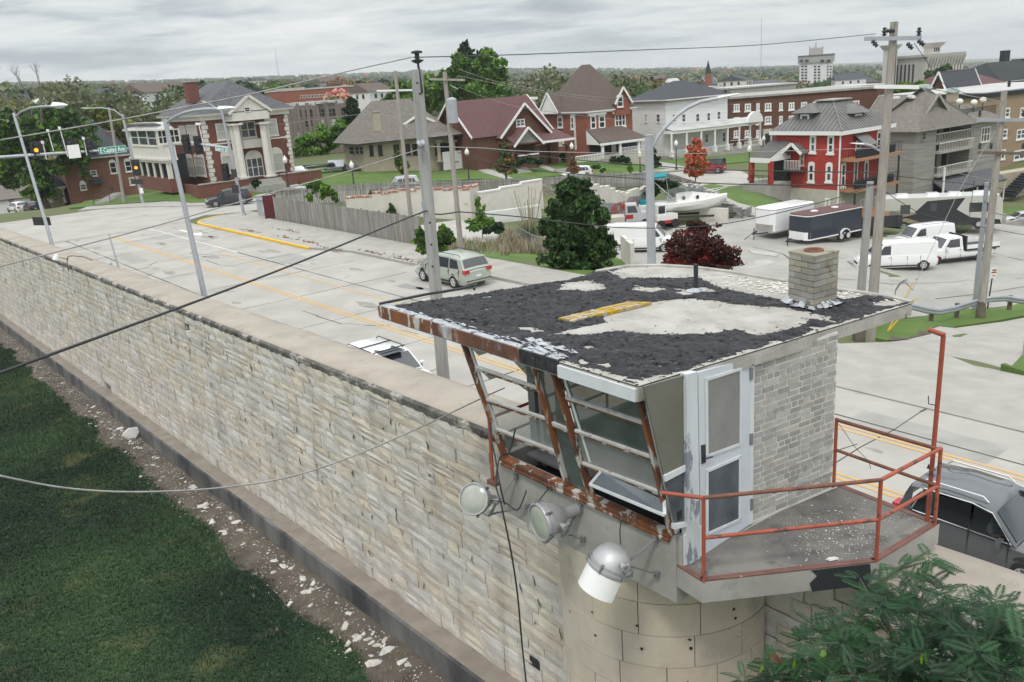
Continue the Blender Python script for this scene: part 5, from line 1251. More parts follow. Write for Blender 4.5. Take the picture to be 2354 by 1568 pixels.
B.win(B.F,1413,262,1438,291,split=3,fw=.2); B.boxpx('window_hood',B.F,1410,256,1440,261,0,.25,'whitepaint'); B.boxpx('window_hood',B.F,1354,259,1394,265,0,.25,'whitepaint')
for a in ((1282,269,1294,293),(1312,269,1320,297)): B.win(B.S,*a,arch=.4,pm='glass_blue',fw=.18)
B.boxpx('drainpipe',B.S,1319.5,256,1321.5,345,0,.2,'whitepaint')
a4=(B.F.px(1488,313,3)-B.c).dot(B.df); zp=B.F.px(1392,327,3).z
b=MB(); b.slab([B.P(-.3,-3.2,zp),B.P(a4,-3.2,zp),B.P(a4-2.5,0,zp+1.9),B.P(-.3,0,zp+1.9)],.2); b.build('porch_roof','shingle_brown',B.t)
b=MB(); b.beam(B.P(-.35,-3.22,zp-.25),B.P(a4,-3.22,zp-.25),.14,.35); b.add([B.P(-.32,-3.2,zp-.3),B.P(-.32,0,zp-.3),B.P(-.32,0,zp+1.75)],[(0,1,2)]); b.build('porch_fascia','whitepaint',B.t)
for t in (.3,3.6,7.2,10.5): 
    if t<a4: b=MB(); b.tube([B.P(t,-2.9,B.zg+.2),B.P(t,-2.9,zp-.3)],.24,10); b.build('column','whitepaint',B.t,smooth=40)
B.prism('porch_floor',-.2,a4-.3,-3,0,B.z0,B.zg+.55,'limestone'); B.prism('painted_porch_shadow',.2,B.Lf+1.5,-.1,0,B.zg+.6,zp-.1,'void')  # near-black sheet over the brick paints the shade under the porch roof
b=MB()
for t in np.arange(3.8,a4-.5,.28): b.beam(B.P(t,-2.9,B.zg+.6),B.P(t,-2.9,B.zg+1.25),.09,.09,up=B.df)
b.beam(B.P(3.6,-2.9,B.zg+1.3),B.P(a4-.4,-2.9,B.zg+1.3),.18,.1)
for t in np.arange(-5,.3,.28): b.beam(B.P(t,-3.4,B.zg+.1),B.P(t,-3.4,B.zg+.9),.09,.09,up=B.df)
b.beam(B.P(-5,-3.4,B.zg+.95),B.P(.4,-3.4,B.zg+.95),.2,.14); b.build('balustrade','whitepaint',B.t,kind='stuff')
B.win(B.F,1406,330,1416,352,pm='whitepaint',off=.12,name='entrance_door')
# ---- white house
B=Bld('white_house','white clapboard house with dark hip roof and curved white porch','house',1532,362,136,60,1672,1454,(1530,229),'whitesiding',drop=1.5)
B.hip(2.6,'shingle_dark',ov=.7,inset=6,trim='whitepaint')
b=MB()
for t in np.arange(0,B.Lf,.5): b.box(B.P(t,-.25,B.ze-.3),B.df,B.ds,Z,.09,.2,.14)
for t in np.arange(0,B.Ls,.5): b.box(B.P(-.25,t,B.ze-.3),B.df,B.ds,Z,.2,.09,.14)
b.build('brackets','conc_edge',B.t,kind='stuff')
for a in ((1599,261,1608,280),(1624.5,259,1633,278),(1648,256,1656.5,275),(1567,262,1576,281),(1545,262,1554,281)): B.win(B.F,*a,pm='glass_blue',fw=.09)
for a in ((1481,262,1489,281),(1509,262,1518,281)): B.win(B.S,*a,pm='glass_blind' if a[0]<1500 else 'glass_blue',fw=.08)
zp=B.F.px(1600,301,3).z; a4=B.Lf+5
b=MB(); n=14; pts=[]
for i in range(n+1): t=-1+(a4+1)*i/n; pts.append((t,-2.6-.9*math.sin(math.pi*i/n)))
P_=[B.P(t,w) for t,w in pts]+[B.P(a4,0),B.P(-1,0)]
b.prism(P_,zp-.1,zp+.35); b.build('porch_entablature','whitepaint',B.t)
b=MB(); top=[B.P(t,w-.15,zp+.36) for t,w in pts]; in_=[B.P(t,0,zp+1.0) for t,w in pts]
b.add(top+in_,[(i,i+1,i+n+2,i+n+1) for i in range(n)]); b.build('porch_roof','gravelroof',B.t)
for i in range(0,n+1,2):
    t,w=pts[i]; b=MB(); b.tube([B.P(t,w+.2,B.zg+.3),B.P(t,w+.2,zp-.1)],.16,8); b.box(B.P(t,w+.2,B.zg+.7),B.df,B.ds,Z,.25,.25,.5); b.build('column','whitepaint',B.t,smooth=40)
b=MB(); b.prism(P_,B.z0,B.zg+.35); b.build('porch_floor','conc_grey',B.t)
b=MB()
for i in range(n):
    if 9<=i<=10: continue
    p=B.P(pts[i][0],pts[i][1]+.2,B.zg+1.1); q=B.P(pts[i+1][0],pts[i+1][1]+.2,B.zg+1.1); b.beam(p,q,.1,.08)
    for k in range(5): r=p.lerp(q,k/5); b.beam(r-Z*.75,r,.05,.05,up=B.df)
b.build('balustrade','whitepaint',B.t,kind='stuff')
b=MB(); c=B.P(a4-2.2,-3.0,zp+.3); b.lathe(c,-B.ds,[(0,0),(0,1.7),(.5,1.7),(.5,0)],16,a0=-math.pi/2,a1=math.pi/2); b.build('arched_hood','whitepaint',B.t,smooth=40)
for a in ((1620,308,1628,328),(1660,304,1668,326)): B.win(B.F,*a,pm='glass_blue',fw=.09)
# ---- small white flat roofed building behind bungalow
B=Bld('flat_roofed_building','low white flat roofed building between the two brick roofs','building',1168,262,175,66,1232,1150,(1168,234),'whitesiding',drop=3,Ls=12); B.win(B.F,1200,238,1216,246,split=3,sash=False); B.win(B.F,1218,237,1230,245,split=3,sash=False)
B.prism('roof_edge',-.4,B.Lf+.4,-.4,12,B.ze,B.ze+.5,'whitepaint')
# ---- brown apartment block
B=Bld('apartment_block','long dark brown brick apartment block with paired white windows','apartment block',1679,345,152,88,2010,1665,(1679,228),'brick_dark',drop=2,Ls=16)
B.prism('parapet_cap',-.3,B.Lf+.3,-.3,16.3,B.ze,B.ze+.35,'conc_grey')
for r,(ya,yb) in enumerate(((239,256),(269.5,287),(300,316))):
    for (xa,xb,sp) in ((1686.5,1700,2),(1712,1726,2),(1738.5,1746,1),(1758,1773,2),(1791,1799,1),(1813,1826,2),(1841,1855,2),(1868,1876,1),(1890,1905,2),(1925,1940,2),(1960,1975,2)):
        if r==2 and xa==1758: continue
        d_=-(xa-1686)*.028; B.win(B.F,xa,ya+d_,xb,yb+d_,pm='glass_blue',split=sp,fw=.22)
B.boxpx('entrance_surround',B.F,1755,297,1775,336,0,.5,'limestone'); B.boxpx('entrance_door',B.F,1759,307,1771,334,.5,.53,'void'); B.boxpx('string_course',B.F,1679,320,1750,322,0,.15,'limestone')
# ---- red house
B=Bld('red_house','bright red painted brick house with grey standing seam metal roof on a limestone basement','house',1924,492,90,55,2033,1781,(1931,301),'redwall',drop=1)
zl=PY(1924,438,90).z
B.prism('basement',-.06,B.Lf+.06,-.06,B.Ls+.06,B.z0,zl,'limestone')
K=3.7; rz=2.9
ro=B.hip(rz,'metalroof',ov=.55,flat=K,trim='whitepaint',th=.42)
B.prism('roof_crown',K-.9,B.Lf-K+.9,K-.9,B.Ls-K+.9,B.ze+rz,B.ze+rz+.12,'conc_grey')
A0,A1,B0_,B1_=-.55,B.Lf+.55,-.55,B.Ls+.55
def seam(p,q): b=MB(); b.beam(p+Z*.02,q+Z*.02,.035,.07); b.build('roof_seam','metalroof',ro)
def seams(face):
    L_=(B.Ls if face=='S' else B.Lf)+1.1; t=.3
    while t<L_-.2:
        h=min(1,t/K,(L_-t)/K)
        if face=='S': seam(B.P(-.55,-.55+t,B.ze),B.P(-.55+K*h,-.55+t,B.ze+rz*h))
        else: seam(B.P(-.55+t,-.55,B.ze),B.P(-.55+t,-.55+K*h,B.ze+rz*h))
        t+=.52
seams('S'); seams('F')
b=MB(); b.beam(B.P(-.55,-.55,B.ze+.03),B.P(-.55+K,-.55+K,B.ze+rz+.03),.16,.12); b.build('hip_cap','metalroof',ro)
for a in ((1862,312,1876,351),(1902.5,312.5,1917.5,353),(1858,377,1872.5,418),(1898.5,378.5,1913.5,418)): B.win(B.S,*a,arch=.25,pm='glass_blue' if a[0] in(1862,1898.5) else 'glass_dark',fw=.2)
B.win(B.S,1896.5,455,1909,486,pm='glass_blue',fw=.2)
for a in ((2015,303,2025,337),(1933,378,1943,430),(1962.5,375,1971,417),(1986,372,1995,420)): B.win(B.F,*a,arch=.2,fw=.16)
for a in ((1930,462,1940,482),(1976,458,1986,480)): B.win(B.F,*a,pm='glass_blue')
b=MB(); b.tube([B.P(-.12,-.12,B.ze-.3),B.P(-.12,-.12,B.zg)],.09,8); b.build('drainpipe','whitepaint',B.t)
# dormers
def dormer(face,x0,y0,x1,y1,offd):
    c=face.px((x0+x1)/2,(y0+y1)/2,offd); D=face.d; N_=face.n; w=abs((face.px(x1,y0,offd)-face.px(x0,y0,offd)).dot(D))/2; h=abs(face.px(x0,y0,offd).z-face.px(x0,y1,offd).z)/2
    b=MB(); b.box(c-N_*1.3,D,N_,Z,w+.35,1.3,h+.2); o=b.build('dormer','asphalt_shingle_grey',B.t)
    b=MB(); q=lambda a,n_,z:c+D*a+N_*n_+Z*z; W2=w+.95
    b.add([q(-W2,.5,h+.15),q(W2,.5,h+.15),q(W2,-2.6,h+.15),q(-W2,-2.6,h+.15),q(0,-.6,h+1.1),q(0,-2.8,h+1.1)],[(0,1,4),(1,2,5,4),(3,0,4,5),(0,3,2,1)]); b.build('dormer_roof','metalroof',o)
    b=MB()
    for s_ in (-1,1): b.box(c+D*(s_*(w-.07))+N_*.04,D,N_,Z,.08,.05,h); b.box(c+Z*(s_*(h-.08))+N_*.04,D,N_,Z,w-.15,.048,.08)
    b.build('dormer_frame','whitepaint',o); b=MB(); b.box(c+N_*.0,D,N_,Z,w-.14,.02,h-.14); b.build('pane','glass_dark',o)
dormer(B.S,1841,263,1860,285,-1.0); dormer(B.F,1965,262,1979,284,-1.0)
# side porch
q=[B.S.px(1780,350,.1),B.S.px(1816,352,.1)]
zp=PY(1792,377,86).z; b0=(B.S.px(1783,350)-B.c).dot(B.ds); b1=(B.S.px(1817,352)-B.c).dot(B.ds)
P0=B.P(-3.6,b1,zp-.05);P1_=B.P(-3.6,b0+.6,zp-.05);P2_=B.P(0,b0+.6,zp+1.4);P3_=B.P(0,b1,zp+1.4)
b=MB(); b.slab([P0,P1_,P2_,P3_],.1); pr=b.build('porch_roof','metalroof',B.t)
for k in range(9): p=P0.lerp(P1_,k/8); q=P3_.lerp(P2_,k/8); b=MB(); b.beam(p+Z*.03,q+Z*.03,.04,.07); b.build('roof_seam','metalroof',pr)
b=MB(); b.beam(P0-Z*.3,P1_-Z*.3,.2,.5); b.beam(P0-Z*.25,P3_-Z*1.7,.1,.4); b.add([P0-Z*.1,P0+(P3_-P0)*1.0-Z*1.5,P3_-Z*.05],[(0,1,2)]); b.build('porch_fascia','whitepaint',B.t)
for p in (P0,P1_): b=MB(); b.box(Vector((p.x,p.y,zp-1.7))+(P2_-P1_)*.06*0+B.df*.25,B.df,B.ds,Z,.22,.22,1.25); b.build('porch_column','redwall',B.t)
B.prism('porch_base',-3.8,0,b1-.2,b0+1.4,B.z0,zp-2.9,'concrete'); B.prism('porch_void',-.6,-.05,b1,b0+.2,zp-2.9,zp+.2,'void')
b=MB()
for t in np.arange(0,1,.07): p=P0.lerp(P1_,t); b.beam(Vector((p.x,p.y,zp-2.9)),Vector((p.x,p.y,zp-2.0)),.03,.03,up=B.df)
b.beam(Vector((P0.x,P0.y,zp-2.0)),Vector((P1_.x,P1_.y,zp-2.0)),.05,.05); b.build('porch_railing','darkiron',B.t,kind='stuff')
# gabled side hood + door + small balcony
h0=B.S.px(1837,345); bb=(h0-B.c).dot(B.ds); B.gable(.9,'metalroof',axis='a',a0=-1.3,a1=0,b0=bb-1.1,b1=bb+1.1,ze=h0.z-.1,ov=.1,name='door_hood',ove=.2); B.win(B.S,1839,350,1849,381,pm='deckwood',name='side_door'); B.prism('side_balcony',-1.2,0,bb-1.0,bb+1.0,B.S.px(1837,388).z-.15,B.S.px(1837,388).z,'darkiron')
b=MB()
for t in np.arange(-1,1.01,.2): b.beam(B.P(-1.18,bb+t,B.S.px(1837,388).z),B.P(-1.18,bb+t,B.S.px(1837,388).z+1),.04,.04,up=B.df)
b.beam(B.P(-1.18,bb-1,B.S.px(1837,388).z+1),B.P(-1.18,bb+1,B.S.px(1837,388).z+1),.05,.05); b.build('balcony_railing','whitepaint',B.t)
# street side decks
for (yb,nm) in ((370,'upper_deck'),(441,'lower_deck')):
    zd=B.F.px(1940,yb,1.5).z; B.prism(nm,.2,B.Lf-.4,-1.9,0,zd-.3,zd,'deckwood')
    b=MB()
    for t in np.arange(.2,B.Lf-.3,.3): b.beam(B.P(t,-1.85,zd),B.P(t,-1.85,zd+1.05),.035,.035,up=B.df)
    for t in np.arange(-1.85,0,.3): b.beam(B.P(.2,t,zd),B.P(.2,t,zd+1.05),.035,.035,up=B.df)
    b.beam(B.P(.2,-1.85,zd+1.05),B.P(B.Lf-.4,-1.85,zd+1.05),.06,.06); b.build('deck_railing','darkiron',B.t,kind='stuff')
    B.prism('deck_clutter',1.0,B.Lf-1.2,-1.6,-1.2,zd,zd+.8,'void')
for t in (.4,B.Lf*.5,B.Lf-.6):
    b=MB(); b.beam(B.P(t,-1.75,B.z0),B.P(t,-1.75,B.F.px(1940,441,1.5).z-.3),.16,.16,up=B.df); b.beam(B.P(t,-1.75,B.F.px(1940,441,1.5).z),B.P(t,-1.75,B.F.px(1940,370,1.5).z-.3),.14,.14,up=B.df); b.build('deck_post','darkiron',B.t)
aw=B.F.px(1976,312,.1); b=MB(); a_=(aw-B.c).dot(B.df); b.slab([B.P(a_-1,0,aw.z+.3),B.P(a_+1.2,0,aw.z+.3),B.P(a_+1.4,-1.5,aw.z-.9),B.P(a_-.8,-1.5,aw.z-.9)],.08); b.build('awning','metalroof',B.t)
B.win(B.F,1967,322,1979,342,fw=.2)
B.boxpx('chimney',B.S,1790,236,1790.1,236.1,0,.1,'redwall') if False else None
RED=B
# ---- grey clapboard apartment house
B=Bld('grey_house','large grey clapboard apartment house with stacked balconies and a roof deck','apartment house',2096,462,102,57,2143,1996,(2103,300),'greysiding',drop=2)
def aat(x,y,off=0): return (B.F.px(x,y,off)-B.c).dot(B.df)
aR0=aat(2233,290); aR1=aat(2292,285); zR=PY(2233,296,102+aR0*.54).z
L0=B.Lf
B.prism('rear_wall',L0-.01,aR0,2.6,B.Ls,B.z0,B.ze,'greysiding'); B.prism('right_wing',aR0,aR1,0,B.Ls*.8,B.z0,B.ze,'greysiding')
B.hip(4.6,'shingle_tan',ov=.7,a1=aR0*.95,b1=B.Ls,inset=7,trim='conc_grey'); B.hip(2.0,'shingle_tan',ov=.6,a0=aR0-.3,a1=aR1,b0=0,b1=7,trim='conc_grey',name='wing_roof',inset=3)
B.gable(2.2,'shingle_tan',axis='b',a0=L0-1.5,a1=L0+3.5,b0=1.2,b1=8,ze=B.ze+1.6,wallm='greysiding',name='dormer',ov=.5,trim='conc_grey')
B.prism('dormer_wall',L0-1.5,L0+3.5,1.2,6,B.ze-.1,B.ze+1.6,'greysiding')
B.win(B.F,2119,304,2128,322,pm='glass_dark',fm='conc_grey'); B.win(B.F,2132,257,2142,272,off=-1.0,pm='glass_blue'); B.win(B.F,2167,247,2184,276,off=-1.1,pm='void',split=2,fm='whitepaint')
B.win(B.F,2255,292,2275,326,pm='glass_blue',split=3,fm='cream')
zs=[B.F.px(2160,y,.3).z for y in (328,349,402)]
for k,z in enumerate(zs):
    B.prism('balcony',L0+.0,aR0,-.6 if k else 0,2.6,z-.25,z,'conc_grey')
    b=MB()
    for t in np.arange(L0,aR0,.35): b.beam(B.P(t,-.5 if k else .05,z),B.P(t,-.5 if k else .05,z+1),.05,.05,up=B.df)
    b.beam(B.P(L0,-.5 if k else .05,z+1),B.P(aR0,-.5 if k else .05,z+1),.1,.1); b.build('balcony_railing','cream',B.t,kind='stuff')
    for t in (.2,.55,.85):
        a_=L0+(aR0-L0)*t; c=B.P(a_,2.56,z+1.3); b=MB(); b.box(c,B.df,B.ds,Z,.55,.04,1.1); w_=b.build('balcony_door','glass_dark',B.t)
b=MB(); b.slab([B.P(L0-.2,-2.2,zs[2]-1.9),B.P(aR1-.5,-2.2,zs[2]-1.9),B.P(aR1-.5,.1,zs[2]-.5),B.P(L0-.2,.1,zs[2]-.5)],.2); b.build('porch_roof','asphalt_shingle_grey',B.t)
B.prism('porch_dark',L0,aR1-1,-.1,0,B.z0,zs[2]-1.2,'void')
for t in np.linspace(L0,aR1-.7,5): b=MB(); b.tube([B.P(t,-2,B.z0),B.P(t,-2,zs[2]-1.9)],.1,8); b.build('porch_post','cream',B.t)
b=MB(); p=B.F.px(2172,385,1.5); b.tube([Vector((p.x,p.y,B.z0)),Vector((p.x,p.y,p.z))],.13,8); b.build('white_post','whitepaint',B.t)
# roof deck with globe lamps
dz_=B.F.px(2230,272,-1).z; aD0=aat(2188,270,-1); aD1=aat(2290,262,-1)
B.prism('roof_deck',aD0,aD1,1.0,5,B.ze,dz_,'void')
b=MB()
for t in np.arange(aD0,aD1,.22): b.beam(B.P(t,1.0,dz_),B.P(t,1.0,dz_+1.2),.04,.04,up=B.df)
b.beam(B.P(aD0,1.0,dz_+1.2),B.P(aD1,1.0,dz_+1.2),.08,.08); b.beam(B.P(aD0,1.0,dz_+.1),B.P(aD1,1.0,dz_+.1),.08,.08); b.build('deck_railing','darkiron',B.t,kind='stuff')
for x,y in ((2206,234),(2239,236),(2260,230)):
    p=B.F.px(x,y,-1); b=MB(); b.tube([Vector((p.x,p.y,dz_)),p],.06,8); q=b.build('deck_lamp','darkiron',B.t); b=MB(); b.lathe(p-Z*.4,Z,[(0,0),(.08,.24),(.2,.36),(.4,.42),(.6,.36),(.72,.24),(.8,0)],14); b.build('globe','lamp_glass',q,smooth=True)
for a in ((2108,205,2138,222),(2177,213,2202,233)):
    cc=B.chimney(*a,112,'tanwall'); p=PY((a[0]+a[2])/2,a[1]-1,112); w=(a[2]-a[0])*112/1952/2; b=MB(); b.add([p+B.df*w+B.ds*w,p-B.df*w+B.ds*w,p-B.df*w-B.ds*w,p+B.df*w-B.ds*w,p+B.df*w*.5+Z*.55+B.ds*w*.5,p-B.df*w*.5+Z*.55+B.ds*w*.5,p-B.df*w*.5+Z*.55-B.ds*w*.5,p+B.df*w*.5+Z*.55-B.ds*w*.5],[(0,1,5,4),(1,2,6,5),(2,3,7,6),(3,0,4,7),(4,5,6,7)]); b.build('metal_cowl','teal',cc)
for x,y in ((2061,224),(2094,221),(2097,224)): b=MB(); p=PY(x,y,107); b.box(p,B.df,B.ds,Z,.35,.25,.12); b.build('roof_vent','whitepaint',B.t)
# ---- tan brick building on the right
B=Bld('tan_brick_building','tan brick apartment building with white windows at the right edge','apartment block',2246,420,128,62,2520,2236,(2246,226),'brick_tan',drop=4,Ls=18)
B.prism('parapet',-.3,B.Lf,-.3,18,B.ze,B.ze+.6,'void'); B.prism('roof_surface',0,B.Lf,0,18,B.ze+.6,B.ze+.75,'gravelroof')
for a in ((2310,248,2321,270),(2345,247,2360,268),(2304,297,2315,318),(2337,297,2357,320),(2300,344,2310,366),(2331,345,2356,367),(2334,385,2349,395)): B.win(B.F,*a,pm='glass_blue',split=2 if a[2]-a[0]>13 else 1,fw=.2)
rw_=Bld('terrace_wall','pale beige terrace wall below the tan brick building at the right edge','wall',2288,452,116,66,2500,2275,(2288,402),'tanwall',drop=2,Ls=2)
for k in range(9): b=MB(); b.box(rw_.P(1+k*.45,-1.2,rw_.zg+.2+k*.28),rw_.df,rw_.ds,Z,.3,.9,.3); b.build('stair','void',rw_.t)
# ---- gabled brick hall with slate roof
B=Bld('brick_hall','brick hall with dark slate gable roof and white trim behind the grey house','hall',2178,224,150,60,2252,2138,(2176,209),'brick_dark',drop=4)
B.gable(3.2,'shingle_dark',axis='a',ov=.5,wallm='brick_dark'); B.win(B.S,2151,204,2160,216,pm='glass_blue')
B=Bld('maroon_roof_building','building with maroon hip roof at the upper right','building',2240,214,190,64,2330,2228,(2240,206),'brick_tan',drop=6,Ls=20); B.hip(4.2,'shingle_maroon',ov=.6,inset=9)
B=Bld('black_roof_building','large dark building with black pitched roof at the upper right edge','building',2300,196,215,66,2470,2285,(2300,188),'void',drop=6,Ls=20); B.hip(4.5,'void',ov=.4,inset=8)
B=Bld('dark_brick_building','dark brick building with flat roof and tall black chimney, upper right','building',2266,186,260,72,2500,2258,(2266,166),'brick_dark',drop=6,Ls=20); B.prism('parapet',-.2,B.Lf,-.2,20,B.ze,B.ze+.8,'void'); B.chimney(2299,120,2318,166,265,'void','void'); B.boxpx('roof_block',B.F,2338,134,2400,160,-4,-2,'void')
# ---- rows of storefront roofs mid distance
random.seed(71)
for i,(x,y,x2,Y,m,wm,lab) in enumerate(((1500,222,1660,260,'gravelroof','whitesiding','long pale flat roofed building behind the white house'),(1680,214,1830,250,'gravelroof','conc_grey','grey flat roofed row left of the white tower'),(1920,214,2040,240,'gravelroof','brick_dark','dark brick flat roofed row right of the white tower'),(1250,215,1310,320,'gravelroof','brick_red','low red brick building among trees behind the Victorian house'),(640,216,700,330,'gravelroof','whitesiding','small white building right of the mansion roof'))):
    B=Bld('row_building',lab,'building',x,y,Y,72,x2,x-12,(x,y-9),wm,drop=5,Ls=14); B.prism('roof',-.3,B.Lf+.3,-.3,14.3,B.ze,B.ze+.4,m)
# ---- white high rise with roof antennas
Yt=620; B=Bld('white_tower','white concrete high rise with rooftop antennas','high rise',1838,215,Yt,107,1912,1828,(1836,145),'whitesiding',drop=8,Ls=20)
zt=PY(1836,133,Yt).z
B.prism('top_storey',-1.0,B.Lf+1.0,-1.0,20,B.ze-.5,zt,'conc_grey'); B.prism('roof_slab',-1.1,B.Lf+1.1,-1.1,20.5,zt,zt+1.2,'asphalt_shingle_grey')
for k,x in enumerate((1848,1857,1880,1891,1901)):
    pass
for r in range(9):
    y=151+r*6.8
    for x in (1842,1850,1871,1880,1901,1908): B.boxpx('window',B.F,x,y,x+(5.5 if x<1900 else 3.5),y+3.6,0,.25,'glass_dark')
for x in (1838,1850,1886,1900): B.boxpx('window',B.F,x,137,x+9,143.5,1.0,1.12,'glass_dark')
p=PY(1876,124,Yt+8); b=MB(); b.box(p,B.df,B.ds,Z,4.5,4,4); b.build('penthouse','conc_edge',B.t)
for x,y in ((1876,97),(1862,106),(1891,105),(1871,107)): p=PY(x,y,Yt+8); b=MB(); b.tube([Vector((p.x,p.y,zt)),p],[.5,.15],5); b.build('antenna','darkiron',B.t)
# ---- fluted concrete court building
Yt=360; B=Bld('court_building','pale concrete civic building with tall flared fins and dark slots','civic building',2116,214,Yt,66,2206,2046,(2116,132),'conc_edge',drop=10,Ls=None)
ztp=PY(2116,126,Yt).z
B.prism('roof_edge',-.8,B.Lf+1.2,-.8,B.Ls+.8,B.ze,ztp,'conc_edge')
mat('pale_fin',(.50,.48,.44),(.57,.55,.51),sc=.3,rough=.85)
B.prism('dark_glazing',B.Lf*.1,B.Lf,-.12,-.01,B.z0,B.ze-.5,'void')
for k in range(13):
    a=B.Lf*(.10+.90*k/12); b=MB(); z0=B.z0; z1=B.ze
    b.add([B.P(a-.3,-.5,z0),B.P(a+.3,-.5,z0),B.P(a+.3,0,z0),B.P(a-.3,0,z0),B.P(a-.3,-.5,z1-4),B.P(a+.3,-.5,z1-4),B.P(a-.6,-1.6,z1),B.P(a+.6,-1.6,z1),B.P(a+.6,0,z1),B.P(a-.6,0,z1)],[(0,1,5,4),(4,5,7,6),(1,2,8,7,5),(3,0,4,6,9)]); b.build('fin','pale_fin',B.t)
for k in range(6):
    t=B.Ls*(.25+.13*k); b=MB(); b.prism([B.P(-.1,t),B.P(0,t),B.P(0,t+B.Ls*.06),B.P(-.1,t+B.Ls*.06)],B.z0,B.ze-2.5); b.build('slot_window','void',B.t)
for (x,y,yt,w) in ((2142,124,101,16),(2046,140,106,14)):
    c=PY(x,y,Yt+10); t_=PY(x,yt,Yt+10); b=MB(); W_=w*Yt/1952; z0=c.z-(30 if x<2100 else 0)
    b.box(Vector((c.x,c.y,(z0+t_.z)/2)),B.df,B.ds,Z,W_*.75,W_*.75,(t_.z-z0)/2); 
    q=lambda s,z:[Vector((c.x,c.y,z))+B.df*i*s+B.ds*j*s for i,j in ((-1,-1),(1,-1),(1,1),(-1,1))]
    b.add(q(W_*.78,t_.z-1.6)+q(W_*1.25,t_.z+.4),[(0,1,5,4),(1,2,6,5),(2,3,7,6),(3,0,4,7),(4,5,6,7)]); o=b.build('roof_turret','pale_fin',B.t)
    b=MB()
    for i in (-.4,.0,.4): b.box(Vector((c.x,c.y,(c.z+t_.z)/2-.4 if x>2100 else (c.z-12+t_.z)/2))+B.df*W_*i-B.ds*W_*.76,B.df,B.ds,Z,W_*.11,.05,((t_.z-c.z)/2-1.2) if x>2100 else ((t_.z-c.z)/2+4))
    b.build('turret_window','void',o)
# ---- church with steeple
Yt=480; B=Bld('church','small brick church with slate roof and thin dark steeple among far trees','church',1628,205,Yt,80,1650,1606,(1628,194),'brick_red',drop=5)
B.gable(3.6,'asphalt_shingle_grey',axis='a',ov=.5,wallm='brick_red')
p=PY(1628,187,Yt); t_=PY(1627.5,137,Yt); b=MB(); b.box(p-Z*2,B.df,B.ds,Z,1.4,1.4,6); tw_=b.build('bell_tower','brick_red',B.t); b=MB(); q=p+Z*4; b.add([q+B.df*1.3+B.ds*1.3,q-B.df*1.3+B.ds*1.3,q-B.df*1.3-B.ds*1.3,q+B.df*1.3-B.ds*1.3,Vector((q.x,q.y,t_.z))],[(0,1,4),(1,2,4),(2,3,4),(3,0,4)]); b.build('steeple','void',tw_)
# ---- radio masts on the horizon
for (x,y0,y1,Y,lab) in ((1748,235,42,900,'tall thin radio mast left of the white tower'),(643,190,110,1500,'tall thin radio mast above the trees behind the mansion'),(162,200,165,1500,'lattice radio mast above the far trees at the left'),(436,195,172,2000,'faint short radio mast left of the brick chimney')):
    p=PY(x,y0,Y); q=PY(x-6,y1,Y); b=MB(); r=.35*Y/900; b.tube([p,Vector((p.x,p.y,q.z))],[r,r*.5],4); o=b.build('radio_mast','galv'); T(o,lab,'mast')
def where(x,Y):
    zs=((60,'behind the leftmost street lamp'),(160,'above the traffic signal arm'),(240,'above the E Capitol Ave sign'),(330,'above the white sun porch'),(430,'left of the mansion chimney'),(560,'over the mansion roof'),(700,'above the mansion pediment'),(860,'over the red school'),(960,'left of the thick grey pole'),(1180,'around the tall green tree'),(1260,'left of the Victorian roof'),(1360,'over the Victorian roof peak'),(1460,'over the Victorian front dormer'),(1600,'over the white house roof'),(1700,'beside the church'),(1830,'left of the white tower'),(1930,'behind the white tower'),(2050,'left of the tall pale pole'),(2220,'behind the court building'),(9e9,'at the far right skyline'))
    return next(n for l,n in zs if x<l)+(', nearer slope' if Y<320 else ', middle distance' if Y<520 else ', near the horizon')
# ---- far small houses scattered on the hills
random.seed(90)
WM=['whitesiding','greysiding','cream','brick_red','tanwall','whitesiding']; RM=['shingle_tan','asphalt_shingle_grey','shingle_dark','gravelroof','shingle_brown']
spots=[(190,246,320),(225,250,300),(250,240,380),(205,232,480),(280,236,470),(320,240,330),(345,236,340),(150,228,600),(70,250,330),(40,225,600),(380,226,500),(110,262,260),(300,252,270),(270,262,240),(700,190,700),(760,205,480),(850,222,300),(1195,212,420),(1225,190,800),(1280,172,1400),(1490,190,700),(1510,196,600),(1540,197,600),(1000,200,500),(1690,205,420),(1720,203,450),(1760,206,430),(1950,200,480),(1985,195,560),(2230,165,900),(2260,168,850),(2300,165,900),(2020,178,900),(1960,186,800),(360,246,260),(40,300,190),(130,245,400),(590,200,600),(880,195,700)]
for k in range(95):
    x=random.choice((ru(0,620),ru(0,400),ru(1180,1480),ru(1480,1830),ru(1930,2040),ru(700,1000))); Y=250*math.exp(rnd()*1.2) if x<700 else 380*math.exp(rnd()*1.0); q=PY(x,250,Y); spots.append((x,proj(Vector((q.x,q.y,gz(q.x,q.y))))[1],Y))
